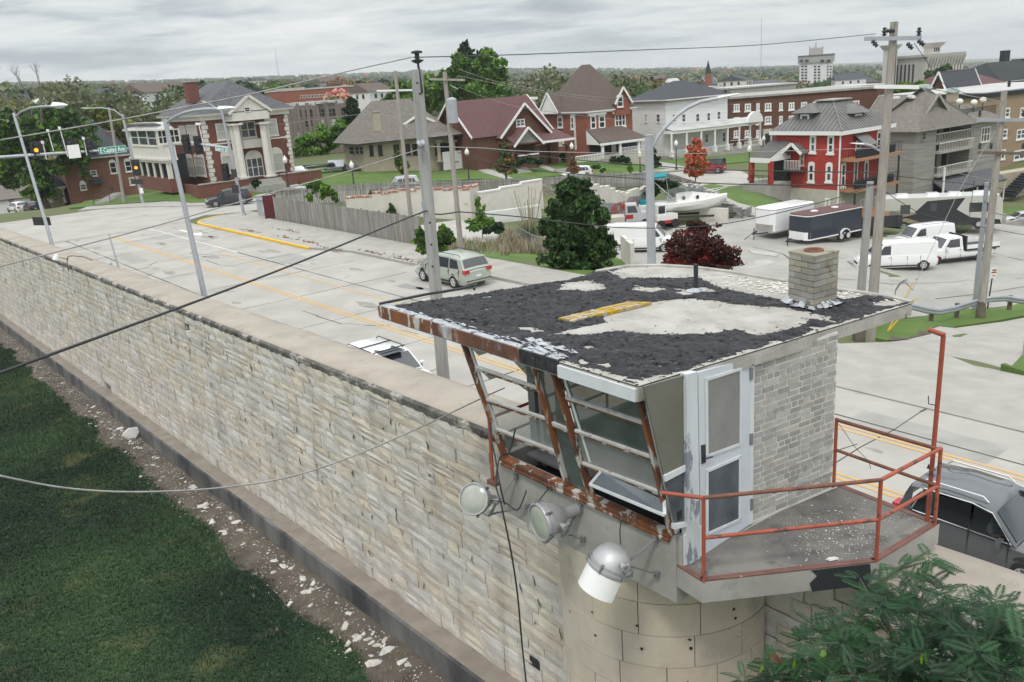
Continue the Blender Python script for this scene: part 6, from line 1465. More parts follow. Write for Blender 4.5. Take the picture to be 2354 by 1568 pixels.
for i,(x,y,Y) in enumerate(spots):
    p=PG(x,y); d_=math.hypot(p.x,p.y)
    Yp=Y; base=PY(x,y,Y); g_=gz(base.x,base.y)
    wm_=random.choice(WM); rm_=random.choice(RM); CN={'whitesiding':'white','greysiding':'grey','cream':'cream','brick_red':'red brick','tanwall':'tan','shingle_tan':'tan roof','asphalt_shingle_grey':'grey roof','shingle_dark':'dark roof','gravelroof':'pale roof','shingle_brown':'brown roof'}
    t=E('far_house','%s house with %s %s'%(CN[wm_],CN[rm_],where(x,Y)),'house',(base.x,base.y,g_),0,'small houses on the far hillside')
    az_=ru(20,140); df=azd(az_); ds=azd(az_-90); w=ru(4.5,8); l=ru(4,7); h=ru(3,6); c=Vector((base.x,base.y,0))
    z1=max(g_+h,base.z+1.5)+(2.5 if rnd()<.3 else 0)
    b=MB(); b.prism([c-df*w-ds*l,c+df*w-ds*l,c+df*w+ds*l,c-df*w+ds*l],g_-2,z1); b.build('wall',wm_,t)
    b=MB(); e=.4; r=ru(1.8,3.2); A=[c-df*(w+e)-ds*(l+e),c+df*(w+e)-ds*(l+e),c+df*(w+e)+ds*(l+e),c-df*(w+e)+ds*(l+e)]; A=[Vector((q.x,q.y,z1)) for q in A]
    R1=Vector((c.x,c.y,z1+r))-df*w; R2=Vector((c.x,c.y,z1+r))+df*w
    b.add(A+[R1,R2],[(0,1,5,4),(2,3,4,5),(1,2,5),(3,0,4),(0,3,2,1)]); b.build('roof',rm_,t)
    b=MB()
    for k in (-.5,.0,.5): b.box(Vector((c.x,c.y,z1-1.4))+df*w*k-ds*(l+.02),df,ds,Z,.5,.04,.7); b.box(Vector((c.x,c.y,z1-1.4))+ds*l*k-df*(w+.02),df,ds,Z,.04,.5,.7)
    b.build('window','glass_dark',t)
# ================================================================ vehicles
random.seed(200)
mat('paint_white',(.78,.79,.79),rough=.25,coat=.5); mat('paint_black',(.018,.02,.026),rough=.2,coat=.6); mat('paint_darkgrey',(.085,.092,.102),rough=.25,metal=.25,coat=1)
mat('paint_charcoal',(.035,.038,.043),rough=.25,coat=.6); mat('paint_sage',(.42,.455,.40),rough=.3,metal=.25,coat=.5); mat('paint_red',(.35,.012,.02),rough=.3,coat=.5); mat('paint_silver',(.55,.56,.57),rough=.3,metal=.4)
mat('paint_navy',(.02,.027,.045),rough=.35,coat=.3); mat('rubber',(.022,.022,.023),rough=.85); mat('rim_metal',(.55,.56,.58),rough=.35,metal=.7); mat('rim_white',(.6,.6,.6),rough=.5)
mat('tail_red',(.45,.015,.015),rough=.2,coat=.5); mat('headlamp',(.7,.72,.72),rough=.1,coat=.6); mat('chrome',(.7,.71,.72),rough=.15,metal=.9); mat('plate',(.7,.72,.75),rough=.4); mat('trim_black',(.03,.03,.032),rough=.6)
mat('car_glass',(.035,.042,.048),rough=.05,spec=.9,coat=.4); mat('car_glass_clear',(.02,.025,.03),rough=.04,spec=.5,alpha=.48)
X1,Y1=Vector((1,0,0)),Vector((0,1,0))
def car(name,label,loc,rz,L,Wd,H,belt,roof,paint,wheels,wins,ws=True,rw=None,wr=.36,glass='car_glass',group=None,cat='car',rails=False,z0=.22,tumble=.80,scale=1.0,rim='rim_metal',hollow=False,plate=True,taillow=.75,headz=.68,crossbars=False,tailm='tail_red',nose=.86):
    t=E(name,label,cat,loc,rz,group); t.scale=(scale,)*3
    hw=Wd/2; xs=sorted(set([b_[0] for b_ in belt]+list(np.linspace(belt[0][0],belt[-1][0],21)))); bx=[q[0] for q in belt]; bz=[q[1] for q in belt]
    b=MB(); rings=[]; k=9
    for x in xs:
        zb=float(np.interp(x,bx,bz)); e=min(1,(x-xs[0])/.5,(xs[-1]-x)/.6); wx=hw*(nose+(1-nose)*math.sin(max(0,e)*math.pi/2)); z0x=z0+(1-min(1,e*2))*.14
        half=[(wx*.90,z0x),(wx*.975,z0x+.14),(wx,z0x+(zb-z0x)*.45),(wx*.985,z0x+(zb-z0x)*.72),(wx*.95,zb-.04),(wx*.87,zb)]
        ring=[Vector((x,-y,z)) for y,z in half]+[Vector((x,0,zb+.03))]+[Vector((x,y,z)) for y,z in reversed(half)]; rings.append(ring)
    m=len(rings[0])
    for r in rings: b.v+=r
    for i in range(len(rings)-1):
        for j in range(m): b.f.append((i*m+j,i*m+(j+1)%m,(i+1)*m+(j+1)%m,(i+1)*m+j))
    b.f.append(tuple(range(m))); b.f.append(tuple((len(rings)-1)*m+j for j in reversed(range(m)))); b.var=[0]*len(b.f)
    b.build('body',paint,t,smooth=38,local=True)
    rx=[q[0] for q in roof]; rzv=[q[1] for q in roof]; x0,x1=rx[0],rx[-1]; bb=lambda x: float(np.interp(x,bx,bz))-.02
    def side(x,z,off=0): f=max(0,min(1,(z-bb(x))/(H-bb(x)))); return hw*(.93+(tumble-.93)*f**1.2)+off
    b=MB(); xs2=sorted(set(rx+list(np.linspace(x0,x1,17)))); R_=[]
    for x in xs2:
        z=float(np.interp(x,rx,rzv)); zb=bb(x)-.02; zz=max(z,zb+.02)
        R_.append([Vector((x,-side(x,zb)+.0,zb)),Vector((x,-side(x,zb+(zz-zb)*.5),zb+(zz-zb)*.5)),Vector((x,-side(x,zz-.05),zz-.05)),Vector((x,-side(x,zz)*.9,zz)),Vector((x,0,zz+.03)),Vector((x,side(x,zz)*.9,zz)),Vector((x,side(x,zz-.05),zz-.05)),Vector((x,side(x,zb+(zz-zb)*.5),zb+(zz-zb)*.5)),Vector((x,side(x,zb),zb))])
    for r in R_: b.v+=r
    for i in range(len(R_)-1):
        xm=(xs2[i]+xs2[i+1])/2
        for j in range(8):
            if hollow and j in (0,1) and any(min(p[0] for p in w)<xm<max(p[0] for p in w) for w in wins): continue
            b.f.append((i*9+j,i*9+j+1,(i+1)*9+j+1,(i+1)*9+j))
    b.var=[0]*len(b.f); b.build('roof',paint,t,smooth=38,local=True)
    if hollow:
        b=MB(); b.abox(x0+.3,x1-.3,-hw*.75,hw*.75,bb(0)-.05,bb(0)); b.abox(x0+.5,x1-.5,hw*.5,hw*.55,bb(0),H-.1); b.build('interior','void',t,local=True)
    for sgn in (-1,1):
        for w in wins:
            b=MB(); q=[Vector((x,sgn*side(x,z,.012),z)) for x,z in w]; r=[p-Vector((0,sgn*.02,0)) for p in q]; n=len(q)
            b.add(q+r,[tuple(range(n)),tuple(range(2*n-1,n-1,-1))]+[(i,i+n,(i+1)%n+n,(i+1)%n) for i in range(n)]); b.build('side_window','car_glass_clear' if hollow else glass,t,local=True)
    # windscreen and rear window follow roof line ends
    def cross(xa,za,xb,zb_,nm):
        b=MB(); n=6; q=[]
        d=Vector((xb-xa,0,zb_-za)); nrm=Vector((-d.z,0,d.x)).normalized(); 
        if nrm.z<0: nrm=-nrm
        for (x,z) in ((xa,za),(xb,zb_)):
            y=side(x,z)-.09
            for i in range(n+1): s=-1+2*i/n; q.append(Vector((x,y*s,z+.03*(1-s*s)))+nrm*.022)
        b.add(q,[(i,i+1,n+2+i,n+1+i) for i in range(n)]); b.add([p-nrm*.03 for p in q],[(i,n+1+i,n+2+i,i+1) for i in range(n)]); b.build(nm,glass,t,smooth=True,local=True)
    if ws: 
        (xb,zb_),(xa,za)=roof[-1],roof[-2]; cross(xa+(xb-xa)*.08,za+(zb_-za)*.08,xa+(xb-xa)*.95,za+(zb_-za)*.95,'windscreen')
    if rw is not False:
        (xb,zb_),(xa,za)=roof[0],roof[1]; f0,f1=rw or (.1,.75); cross(xa+(xb-xa)*f0,za+(zb_-za)*f0,xa+(xb-xa)*f1,za+(zb_-za)*f1,'rear_window')
    for x in wheels:
        for sgn in (-1,1):
            b=MB(); c=Vector((x,sgn*(hw-.175),wr)); d=Vector((0,sgn,0)); wv=MB()
            wv.lathe(c,d,[(0,wr*.98),(.0,wr),(.17,wr),(.195,wr*.93),(.20,wr*.66),(.17,wr*.62)],20); w_=wv.build('wheel','rubber',t,smooth=40,local=True)
            b.lathe(c,d,[(.17,wr*.64),(.185,wr*.60),(.15,wr*.5),(.14,0)],16); b.build('hub','trim_black' if rim=='rim_metal' else 'rim_white',w_,smooth=40,local=True)
            b=MB()
            for k_ in range(6):
                a=k_*math.pi/3; r=Vector((math.cos(a),0,math.sin(a))); tt=Vector((-math.sin(a),0,math.cos(a))); b.box(c+d*.172+r*wr*.36,r,tt,d,wr*.27,wr*.07,.012)
            b.lathe(c,d,[(.165,wr*.13),(.19,wr*.12),(.192,0)],10); b.lathe(c,d,[(.17,wr*.66),(.19,wr*.64),(.185,wr*.56),(.16,wr*.55)],20); b.build('rim',rim,w_,smooth=40,local=True)
            b=MB(); cc=Vector((x,sgn*(hw-.062),wr+.02)); b.lathe(cc,d,[(0,wr*1.2),(.052,wr*1.2),(.052,wr*1.02)],20,a0=-math.pi*.55,a1=math.pi*.55); b.lathe(cc,d,[(.05,wr*1.18),(.051,0)],20); b.build('wheel_arch','trim_black',t,local=True)
    xr=xs[0]; xf=xs[-1]
    for x in ([w[0][0]-.04 for w in wins]+[wins[-1][1][0] if len(wins[-1])>3 else 0]+([-1.5,-.6] if cat=='van' else [])):
        for sgn in (-1,1): b=MB(); b.box(Vector((x,sgn*(hw*.975),.72)),X1,Y1,Z,.012,.022,.34); b.build('panel_gap','trim_black',t,local=True)
    for sgn in (-1,1): b=MB(); b.box(Vector(((wheels[0]+wheels[1])/2,sgn*(hw*.985),.36)),X1,Y1,Z,(wheels[1]-wheels[0])/2-wr*1.2,.02,.05); b.build('sill_trim','trim_black',t,local=True)
    for sgn in (-1,1):
        b=MB(); b.abox(xr-.02,xr+.22,sgn*hw*.60 if sgn>0 else -hw*.93,hw*.93 if sgn>0 else -hw*.60,taillow,taillow+.2); b.build('taillight',tailm,t,local=True)
        b=MB(); b.abox(xf-.30,xf-.03,sgn*hw*.55 if sgn>0 else -hw*.86,hw*.86 if sgn>0 else -hw*.55,headz-.07,headz+.08); b.build('headlight','headlamp',t,local=True)
        b=MB(); xm=x1-.35; b.box(Vector((xm,sgn*(hw+.09),bb(xm)+.08)),X1,Y1,Z,.07,.10,.07); b.build('mirror',paint,t,local=True)
        for x in ([w[0][0] for w in wins][:2]): b=MB(); b.box(Vector((x+.12,sgn*(hw*.985),bb(x)-.12)),X1,Y1,Z,.09,.02,.015); b.build('door_handle','chrome',t,local=True)
    b=MB(); b.abox(xf-.1,xf+.015,-hw*.5,hw*.5,.38,.62); b.build('grille','trim_black',t,local=True)
    if plate: b=MB(); b.abox(xr-.03,xr,-.16,.16,.62,.76); b.build('number_plate','plate',t,local=True)
    if rails:
        for sgn in (-1,1):
            xa,xb=rx[1]+.2,rx[-2]-.2; b=MB(); y=sgn*hw*tumble*.86; b.tube([Vector((xa,y,H-.02)),Vector((xa+.15,y,H+.07)),Vector((xb-.15,y,H+.07)),Vector((xb,y,H-.02))],.02,6); b.build('roof_rail','chrome' if rails=='c' else 'trim_black',t,local=True)
    if crossbars:
        for x in (-.6,.35): b=MB(); b.tube([Vector((x,-hw*.7,H+.08)),Vector((x,hw*.7,H+.08))],.025,6); b.build('roof_bar','trim_black',t,local=True)
        b=MB(); b.abox(-.1,.75,-.42,.42,H+.012,H+.03); b.build('sunroof',glass,t,local=True)
    return t
RZ=lambda d: math.atan2(d.y,d.x)
# near dark SUV
def suvspec(L=4.6,H=1.65):
    h=L/2
    belt=[(-h,.55),(-h+.04,.85),(-h+.25,1.0),(-.6,1.0),(.7,.96),(h-.95,.93),(h-.4,.84),(h-.08,.68),(h,.5)]
    roof=[(-h+.12,1.0),(-h+.45,H-.08),(-.9,H),(.1,H-.02),(.45,H-.10),(1.15,.97)]
    wins=[[(-h+.62,1.06),(-h+1.05,1.04),(-h+1.05,H-.15),(-h+.82,H-.2)],[(-h+1.13,1.04),(-.12,1.02),(-.12,H-.12),(-h+1.13,H-.14)],[(-.04,1.02),(.98,1.0),(.42,H-.15),(-.04,H-.12)]]
    return belt,roof,wins
bl,rf,wn_=suvspec()
dk=car('parked_suv','dark grey SUV with chrome roof rails passing below the tower platform',uvz(6.2,16.75,0),RZ(-U),4.6,1.85,1.65,bl,rf,'paint_darkgrey',(-1.35,1.4),wn_,hollow=True,rails='c',scale=.95,taillow=.85)
dk.name='dark_suv'; dk.scale=(.70,.93,.95); bpy.context.view_layer.update()
b=MB(); 
for sgn in (1,-1): 
    w=wn_; pts=[(-1.75,1.03),(-1.45,1.57),(-.1,1.58),(.45,1.5),(1.03,.99),(-1.7,1.03)]
    b.tube([Vector((x,sgn*(.925*(.93+(.80-.93)*max(0,(z-.98)/(1.65-.98))**1.2)+.018),z)) for x,z in pts],.016,6)
b.build('window_chrome','chrome',dk,local=True)
b=MB(); b.add([Vector((-1.9,0,1.66)),Vector((-1.62,-.03,1.68)),Vector((-1.62,.03,1.68)),Vector((-1.86,0,1.78))],[(0,1,3),(1,2,3),(2,0,3)]); b.build('antenna_fin','trim_black',dk,local=True)
# passenger in the dark SUV
def skinfig(name,verts,edges,rad,m,root=0,sub=1,loc=None,rz=0):
    me=bpy.data.meshes.new(name); me.from_pydata(verts,edges,[]); me.update(); o=bpy.data.objects.new(name,me); COL.objects.link(o)
    sk=o.modifiers.new('s','SKIN'); ss=o.modifiers.new('u','SUBSURF'); ss.levels=sub; ss.render_levels=sub
    for i,r in enumerate(rad): me.skin_vertices[0].data[i].radius=(r if isinstance(r,tuple) else (r,r)); me.skin_vertices[0].data[i].use_root=(i==root)
    me.materials.append(MC[m]); 
    dg=bpy.context.evaluated_depsgraph_get(); me2=bpy.data.meshes.new_from_object(o.evaluated_get(dg)); me2.shade_smooth(); o.modifiers.clear(); o.data=me2
    if not me2.materials: me2.materials.append(MC[m])
    return o
mat('shirt',(.50,.58,.62),(.42,.5,.54),sc=9,rough=.8); mat('skin',(.42,.25,.18),rough=.6); mat('hair',(.05,.035,.03),rough=.7)
vv=[(0,0,.62),(0,0,.85),(.02,0,1.10),(.02,0,1.22),(.03,0,1.29),(.05,0,1.40),(.06,0,1.47),(.02,-.19,1.18),(.16,-.25,.98),(.38,-.20,1.04),(.02,.19,1.18),(.16,.25,.98),(.38,.20,1.06)]
ee=[(0,1),(1,2),(2,3),(3,4),(4,5),(5,6),(2,7),(7,8),(8,9),(2,10),(10,11),(11,12)]
rr=[(.16,.14),(.15,.12),(.18,.12),(.07,.07),(.055,.055),(.085,.095),(.07,.08),.06,.05,.035,.06,.05,.035]
pn=skinfig('person',vv,ee,rr,'skin'); pn.scale=(.9,.9,.95); T(pn,'person in a pale blue shirt sitting in the front of the dark SUV','person')
mw=dk.matrix_world.copy(); pn.matrix_world=mw@Matrix.Translation(Vector((.32,-.50,.02)))@Matrix.Diagonal((.92,.92,.95,1))
sh=skinfig('shirt',[(0,0,.64),(0,0,.85),(.02,0,1.10),(.02,0,1.20),(.02,-.19,1.18),(.14,-.24,1.0),(.02,.19,1.18),(.14,.24,1.0)],[(0,1),(1,2),(2,3),(2,4),(4,5),(2,6),(6,7)],[(.175,.155),(.165,.135),(.195,.135),(.075,.075),.075,.062,.075,.062],'shirt'); sh.parent=pn
b=MB(); b.lathe(Vector((.03,0,1.40)),Z,[(-.02,.098),(.05,.105),(.10,.09),(.135,.05),(.145,0)],14); hr=b.build('hair','hair',pn,smooth=True,local=True)
for s in (-1,1):
    for f_ in range(5):
        b=MB(); o_=Vector((.38,s*.20,1.05)); a=Vector((.06+.01*f_,(-.03+.017*f_)*-s,.03-.012*f_)); b.tube([o_,o_+a*.8,o_+a*1.15-Z*.015],[.013,.011,.008],6); b.build('finger','skin',pn,smooth=True,local=True)
for s in (-1,1): b=MB(); b.lathe(Vector((.115,s*.032,1.425)),X1,[(0,.012),(.008,0)],8); b.build('eye','void',pn,local=True)
b=MB(); b.add([Vector((.12,-.012,1.395)),Vector((.12,.012,1.395)),Vector((.145,0,1.39)),Vector((.12,0,1.43))],[(0,1,2),(1,3,2),(3,0,2)]); b.build('nose','skin',pn,local=True)
# white SUV behind the wall
car('white_suv','white SUV with black roof bars half hidden behind the stone wall',uvz(24.75,13.75,0),RZ(-U),4.6,1.86,1.62,bl,rf,'paint_white',(-1.35,1.4),wn_,rails=True,crossbars=True,scale=.95)
# minivan
h=2.55; mb=[(-h,.5),(-h+.03,.95),(-h+.2,1.08),(0,1.02),(1.0,.98),(h-.9,.93),(h-.35,.78),(h-.05,.6),(h,.45)]; mr=[(-h+.08,1.05),(-h+.42,1.66),(-1.2,1.75),(.2,1.72),(.7,1.62),(1.75,.96)]
mw_=[[(-h+.55,1.12),(-1.15,1.10),(-1.15,1.60),(-h+.75,1.56)],[(-1.05,1.10),(-.05,1.08),(-.05,1.62),(-1.05,1.61)],[(.05,1.07),(1.15,1.04),(.62,1.56),(.05,1.61)]]
car('minivan','pale sage green minivan parked at the kerb with roof rails',uvz(37.05,25.2,0),RZ(U),5.1,1.97,1.75,mb,mr,'paint_sage',(-1.5,1.5),mw_,rails=True,scale=.95,rim='rim_white',taillow=.88,rw=(.12,.8),cat='minivan')
# charcoal crossover crossing the junction
p=PG(528,472); car('crossover','dark charcoal crossover driving through the junction in front of the mansion',Vector((p.x,p.y,p.z+.03)),RZ(azd(-112)),4.6,1.82,1.66,bl,rf,'paint_charcoal',(-1.35,1.4),wn_,scale=1.0)
# white cars passing behind the long fence
p=PG(930,452); car('white_car','white sedan passing behind the long fence, nearest of the two',Vector((p.x,p.y,p.z)),RZ(azd(-112)),4.6,1.8,1.45,bl,[(a,z-.2 if z>1.2 else z) for a,z in rf],'paint_white',(-1.35,1.4),[[(x,z-.15 if z>1.2 else z) for x,z in w] for w in wn_])
p=PG(922,440); car('silver_suv','silver SUV parked behind the white sedan beyond the fence',Vector((p.x,p.y,p.z)),RZ(azd(-112)),4.9,1.95,1.85,bl,[(a,z+.15 if z>1.2 else z) for a,z in rf],'paint_silver',(-1.35,1.4),wn_)
p=PG(845,455); car('dark_car','dark car mostly hidden behind the sapling and fence',Vector((p.x-8,p.y,p.z)),RZ(azd(-112)),4.6,1.8,1.5,bl,rf,'paint_silver',(-1.35,1.4),wn_)
p=PG(1322,402); car('white_hatchback','white car roof just showing over the long fence by the orange tree',Vector((p.x,p.y,p.z-.5)),RZ(azd(-110)),4.4,1.8,1.5,bl,rf,'paint_white',(-1.35,1.4),wn_)
# left distant cars
p=PY(42,487,138); car('white_sedan','white sedan at the far left beside the garage',p,RZ(azd(-50)),4.5,1.8,1.45,bl,rf,'paint_white',(-1.35,1.4),wn_)
p=PY(76,487,134); car('dark_sedan','dark blue sedan with red tail lights at the far left',p,RZ(azd(-40)),4.5,1.8,1.45,bl,rf,'paint_navy',(-1.35,1.4),wn_)
# silver sedan far right
p=PG(2350,517); car('silver_sedan','silver sedan at the right edge beyond the motorhome',Vector((p.x,p.y,p.z+.05)),RZ(azd(-80)),4.6,1.8,1.45,bl,[(a,z-.2 if z>1.2 else z) for a,z in rf],'paint_silver',(-1.35,1.4),[[(x,z-.15 if z>1.2 else z) for x,z in w] for w in wn_])
# red jeep
p=PG(1634,398); jb_=[(-1.9,.5),(-1.88,1.1),(-1.6,1.12),(.5,1.1),(.7,1.08),(1.8,1.02),(1.9,.6)]; jr=[(-1.85,1.1),(-1.8,1.85),(-.5,1.88),(.3,1.86),(.6,1.8),(.8,1.1)]
j=car('red_jeep','bright red off-road vehicle with black top beside the red tree',Vector((p.x,p.y,p.z+.05)),RZ(azd(-60)),3.8,1.75,1.85,jb_,jr,'paint_red',(-1.2,1.25),[[(-1.7,1.2),(-.8,1.2),(-.8,1.7),(-1.7,1.7)],[(-.7,1.2),(.4,1.2),(.3,1.7),(-.7,1.7)]],wr=.42)
for ch in j.children:
    if ch.name.startswith('roof'): ch.data.materials[0]=MC['trim_black']
# ---- vans
vb=[(-2.75,.5),(-2.72,1.1),(-2.5,1.15),(0,1.15),(1.35,1.12),(2.2,1.0),(2.6,.85),(2.72,.6),(2.75,.5)]; vr=[(-2.74,1.1),(-2.68,2.02),(-2,2.1),(.6,2.08),(1.0,1.98),(1.75,1.12)]
vw=[[(.55,1.2),(1.45,1.18),(1.0,1.8),(.55,1.85)]]
def van(label,loc,rz,grp='white work vans in the parking lot',**k): return car('white_van',label,loc,rz,5.5,2.0,2.1,vb,vr,'paint_white',(-1.75,1.7),vw,group=grp,cat='van',tumble=.86,rim='rim_white',nose=.93,**k)
p0=PG(2080,630);p1=PG(2002,613); d=(p1-p0); d.z=0; d.normalize(); c=PG(2055,617)
van('white cargo van with rear doors toward the viewer, parked nearest the guardrail',Vector((c.x,c.y,c.z+.04)),RZ(d),rw=(.2,.7),scale=.97)
p=PG(1478,577); van('white cargo van facing right between the dark tree and the grey pole',Vector((p.x,p.y,p.z+.04)),RZ(azd(105)),rw=False)
cb=[(-2.2,.5),(-2.18,1.0),(-2,1.05),(0,1.05),(1.0,1.02),(1.7,.92),(2.1,.75),(2.2,.5)]; crf=[(-2.18,1.0),(-2.1,1.8),(-1.5,1.85),(.5,1.84),(.9,1.72),(1.5,1.02)]
p=PG(2120,570); car('compact_van','small white van with ladder rack parked in front of the motorhome',Vector((p.x,p.y,p.z+.04)),RZ(azd(-98)),4.4,1.8,1.85,cb,crf,'paint_white',(-1.4,1.35),[[(.3,1.1),(1.2,1.08),(.75,1.6),(.3,1.65)]],cat='van',group='white work vans in the parking lot',rails=True,scale=1.0)
# white flatbed pickup
p=PG(2185,600); t=car('flatbed_truck','white pickup truck with long flatbed body',Vector((p.x,p.y,p.z+.04)),RZ(azd(-98)),5.9,2.0,1.95,[(-2.95,.6),(-2.9,.85),(-.3,.85),(-.25,1.15),(1.1,1.15),(2.0,1.1),(2.8,1.0),(2.95,.5)],[(-.28,1.1),(-.2,1.9),(.2,1.95),(.7,1.93),(.9,1.85),(1.45,1.15)],'paint_white',(-1.8,1.95),[[(.0,1.2),(1.15,1.2),(.75,1.75),(.0,1.78)]],cat='truck',wr=.4,z0=.35)
b=MB(); b.abox(-3.1,-.4,-1.08,1.08,.88,1.0); b.build('flatbed','trim_black',t,local=True)
for y in (-1.08,1.0): b=MB(); b.abox(-3.1,-.5,y,y+.08,1.0,1.28); b.build('side_board','paint_white',t,local=True)
b=MB(); b.abox(-1.1,-.5,-.8,.2,1.0,1.5); b.build('tool_box','paint_white',t,local=True); b=MB(); b.abox(-.5,-.42,-1,1,1.0,1.95); b.build('headboard','trim_black',t,local=True)
# ---- box trailers
def trailer(name,label,c,d,L,Wd,H,body,roofm,axles,nosem):
    t=E(name,label,'trailer',c,RZ(d),'box trailers in the parking lot')
    b=MB(); n=8; P=[(-L/2,-Wd/2),(-L/2,Wd/2),(L/2-.3,Wd/2),(L/2,Wd/2-.35),(L/2,-Wd/2+.35),(L/2-.3,-Wd/2)]
    b.prism([Vector((x,y,0)) for x,y in P],.55,H-.1); b.build('box',body,t,local=True)
    b=MB(); k=[(x*.995,y*.995) for x,y in P]; vs1=[Vector((x,y,H-.1)) for x,y in P]; vs2=[Vector((x*.97,y*.86,H)) for x,y in P]; m_=6; b.add(vs1+vs2,[(i,(i+1)%m_,(i+1)%m_+m_,i+m_) for i in range(m_)]+[tuple(range(m_,2*m_))]); b.build('roof',roofm,t,local=True)
    b=MB(); b.prism([Vector((x*1.006,y*1.01,0)) for x,y in P],H-.16,H-.09); b.prism([Vector((x*1.004,y*1.008,0)) for x,y in P],.5,.6); b.build('edge_trim','paint_white' if body!='paint_white' else 'conc_edge',t,local=True)
    b=MB(); b.prism([Vector((L/2-.31,Wd/2+.006,0)),Vector((L/2+.006,Wd/2-.35,0)),Vector((L/2+.006,-Wd/2+.35,0)),Vector((L/2-.31,-Wd/2-.006,0)),Vector((L/2-.4,0,0))],.6,1.15); b.build('stone_guard',nosem,t,local=True)
    b=MB(); b.beam(Vector((L/2,-.6,.5)),Vector((L/2+1.2,0,.5)),.08,.1); b.beam(Vector((L/2,.6,.5)),Vector((L/2+1.2,0,.5)),.08,.1); b.beam(Vector((L/2+1.0,0,.02)),Vector((L/2+1.0,0,1.0)),.07,.07); b.build('hitch','trim_black',t,local=True)
    for x in axles:
        for s in (-1,1):
            c_=Vector((x,s*(Wd/2-.02),.35)); w_=MB(); w_.lathe(c_,Vector((0,s,0)),[(-.1,.35),(.1,.35),(.11,.22)],16); w_=w_.build('wheel','rubber',t,smooth=40,local=True); b=MB(); b.lathe(c_,Vector((0,s,0)),[(.10,.23),(.09,.08),(.12,.07),(.12,0)],12); b.build('rim','rim_white',w_,local=True)
    xm=sum(axles)/len(axles)
    for s in (-1,1): b=MB(); b.lathe(Vector((xm,s*(Wd/2-.02),.35)),Vector((0,s,0)),[(0,.62 if len(axles)>1 else .45),(.16,.62 if len(axles)>1 else .45),(.16,.54 if len(axles)>1 else .39)],16,a0=-math.pi*.42,a1=math.pi*.42); b.build('mudguard','paint_white',t,local=True)
    for x in ([0] if len(axles)==1 else [-1.2,1.2]): b=MB(); b.lathe(Vector((x,0,H)),Z,[(0,.3),(.08,.28),(.1,0)],12); b.build('roof_vent','paint_white',t,local=True)
    return t
c=PG(1800,538); trailer('box_trailer','plain white enclosed trailer, left of the black one',Vector((c.x,c.y,c.z+.04)),azd(-120),4.9,2.2,2.5,'paint_white','paint_white',(-1.2,),'conc_grey')
c=PG(1893,553); trailer('box_trailer','black enclosed trailer with red-brown roof and white nose',Vector((c.x,c.y,c.z+.04)),azd(-118),6.2,2.3,2.55,'paint_navy','shingle_maroon',(-1.5,-.7),'paint_white')
# ---- motorhome
c=PG(2150,525); t=E('motorhome','large motorhome in white, tan and black sweeping stripes','motorhome',Vector((c.x,c.y,c.z+.03)),RZ(azd(104)))
mat('tan_paint',(.30,.24,.14),rough=.4,coat=.3); mat('cream_paint',(.50,.49,.45),rough=.35,coat=.3)
L=11.2
b=MB(); pr=[(-L/2,.45),(-L/2,3.1),(-L/2+.15,3.25),(L/2-.5,3.25),(L/2-.1,2.9),(L/2,1.4),(L/2-.05,.45)]
b.add([Vector((x,-1.25,z)) for x,z in pr]+[Vector((x,1.25,z)) for x,z in pr],[tuple(range(7)),tuple(range(13,6,-1))]+[(i,i+7,(i+1)%7+7,(i+1)%7) for i in range(7)]); b.build('body','cream_paint',t,local=True)
def decal(nm,pts,m,x=0):
    for s in (-1,1):
        b=MB(); b.add([Vector((a,s*(1.256+x),z)) for a,z in pts],[tuple(range(len(pts)))]); b.build(nm,m,t,local=True)
decal('black_stripe',[(-L/2,.45),(-L/2,1.0),(-2.5,1.6),(-1.2,2.9),(2.2,3.1),(1.5,2.0),(2.8,1.2),(L/2-.2,.9),(L/2-.05,.45)],'paint_black'); decal('tan_stripe',[(-4.9,2.0),(-3.2,2.1),(-2.0,1.7),(-3.6,1.45)],'tan_paint',.004); decal('tan_stripe',[(-L/2,1.1),(-3,1.3),(-1.5,.8),(-L/2,.75)],'tan_paint',.004)
decal('side_window',[(-3.6,1.7),(-2.7,1.7),(-2.7,2.6),(-3.6,2.6)],'car_glass',.008); decal('side_window',[(2.6,1.7),(4.4,1.7),(4.4,2.6),(2.6,2.6)],'car_glass',.008); decal('side_window',[(-.9,1.9),(-.3,1.9),(-.3,2.7),(-.9,2.7)],'car_glass',.008)
b=MB(); b.add([Vector((L/2+.012,-1.1,1.5)),Vector((L/2+.012,1.1,1.5)),Vector((L/2-.08,1.1,2.85)),Vector((L/2-.08,-1.1,2.85))],[(0,1,2,3)]); b.build('windscreen','car_glass',t,local=True)
b=MB(); b.abox(-L/2+.1,L/2-.4,-1.2,1.2,3.25,3.32); b.build('roof','paint_white',t,local=True)
for x in (-3.8,-1,1.0,3.2): b=MB(); b.abox(x,x+1.0,-.4,.4,3.32,3.55); b.build('roof_unit','paint_white',t,local=True)
for x in (-3.2,3.6):
    for s in (-1,1): b=MB(); b.lathe(Vector((x,s*1.1,.48)),Vector((0,s,0)),[(0,.48),(.18,.48),(.19,.3),(.15,.28),(.15,0)],16); b.build('wheel','rubber',t,smooth=40,local=True); b=MB(); b.lathe(Vector((x,s*1.1,.48)),Vector((0,s,0)),[(.17,.27),(.16,0)],12); b.build('rim','chrome',t,local=True)
for s in (-.8,.8): b=MB(); b.abox(L/2-.04,L/2+.02,s-.2,s+.2,.8,1.0); b.build('headlight','headlamp',t,local=True)
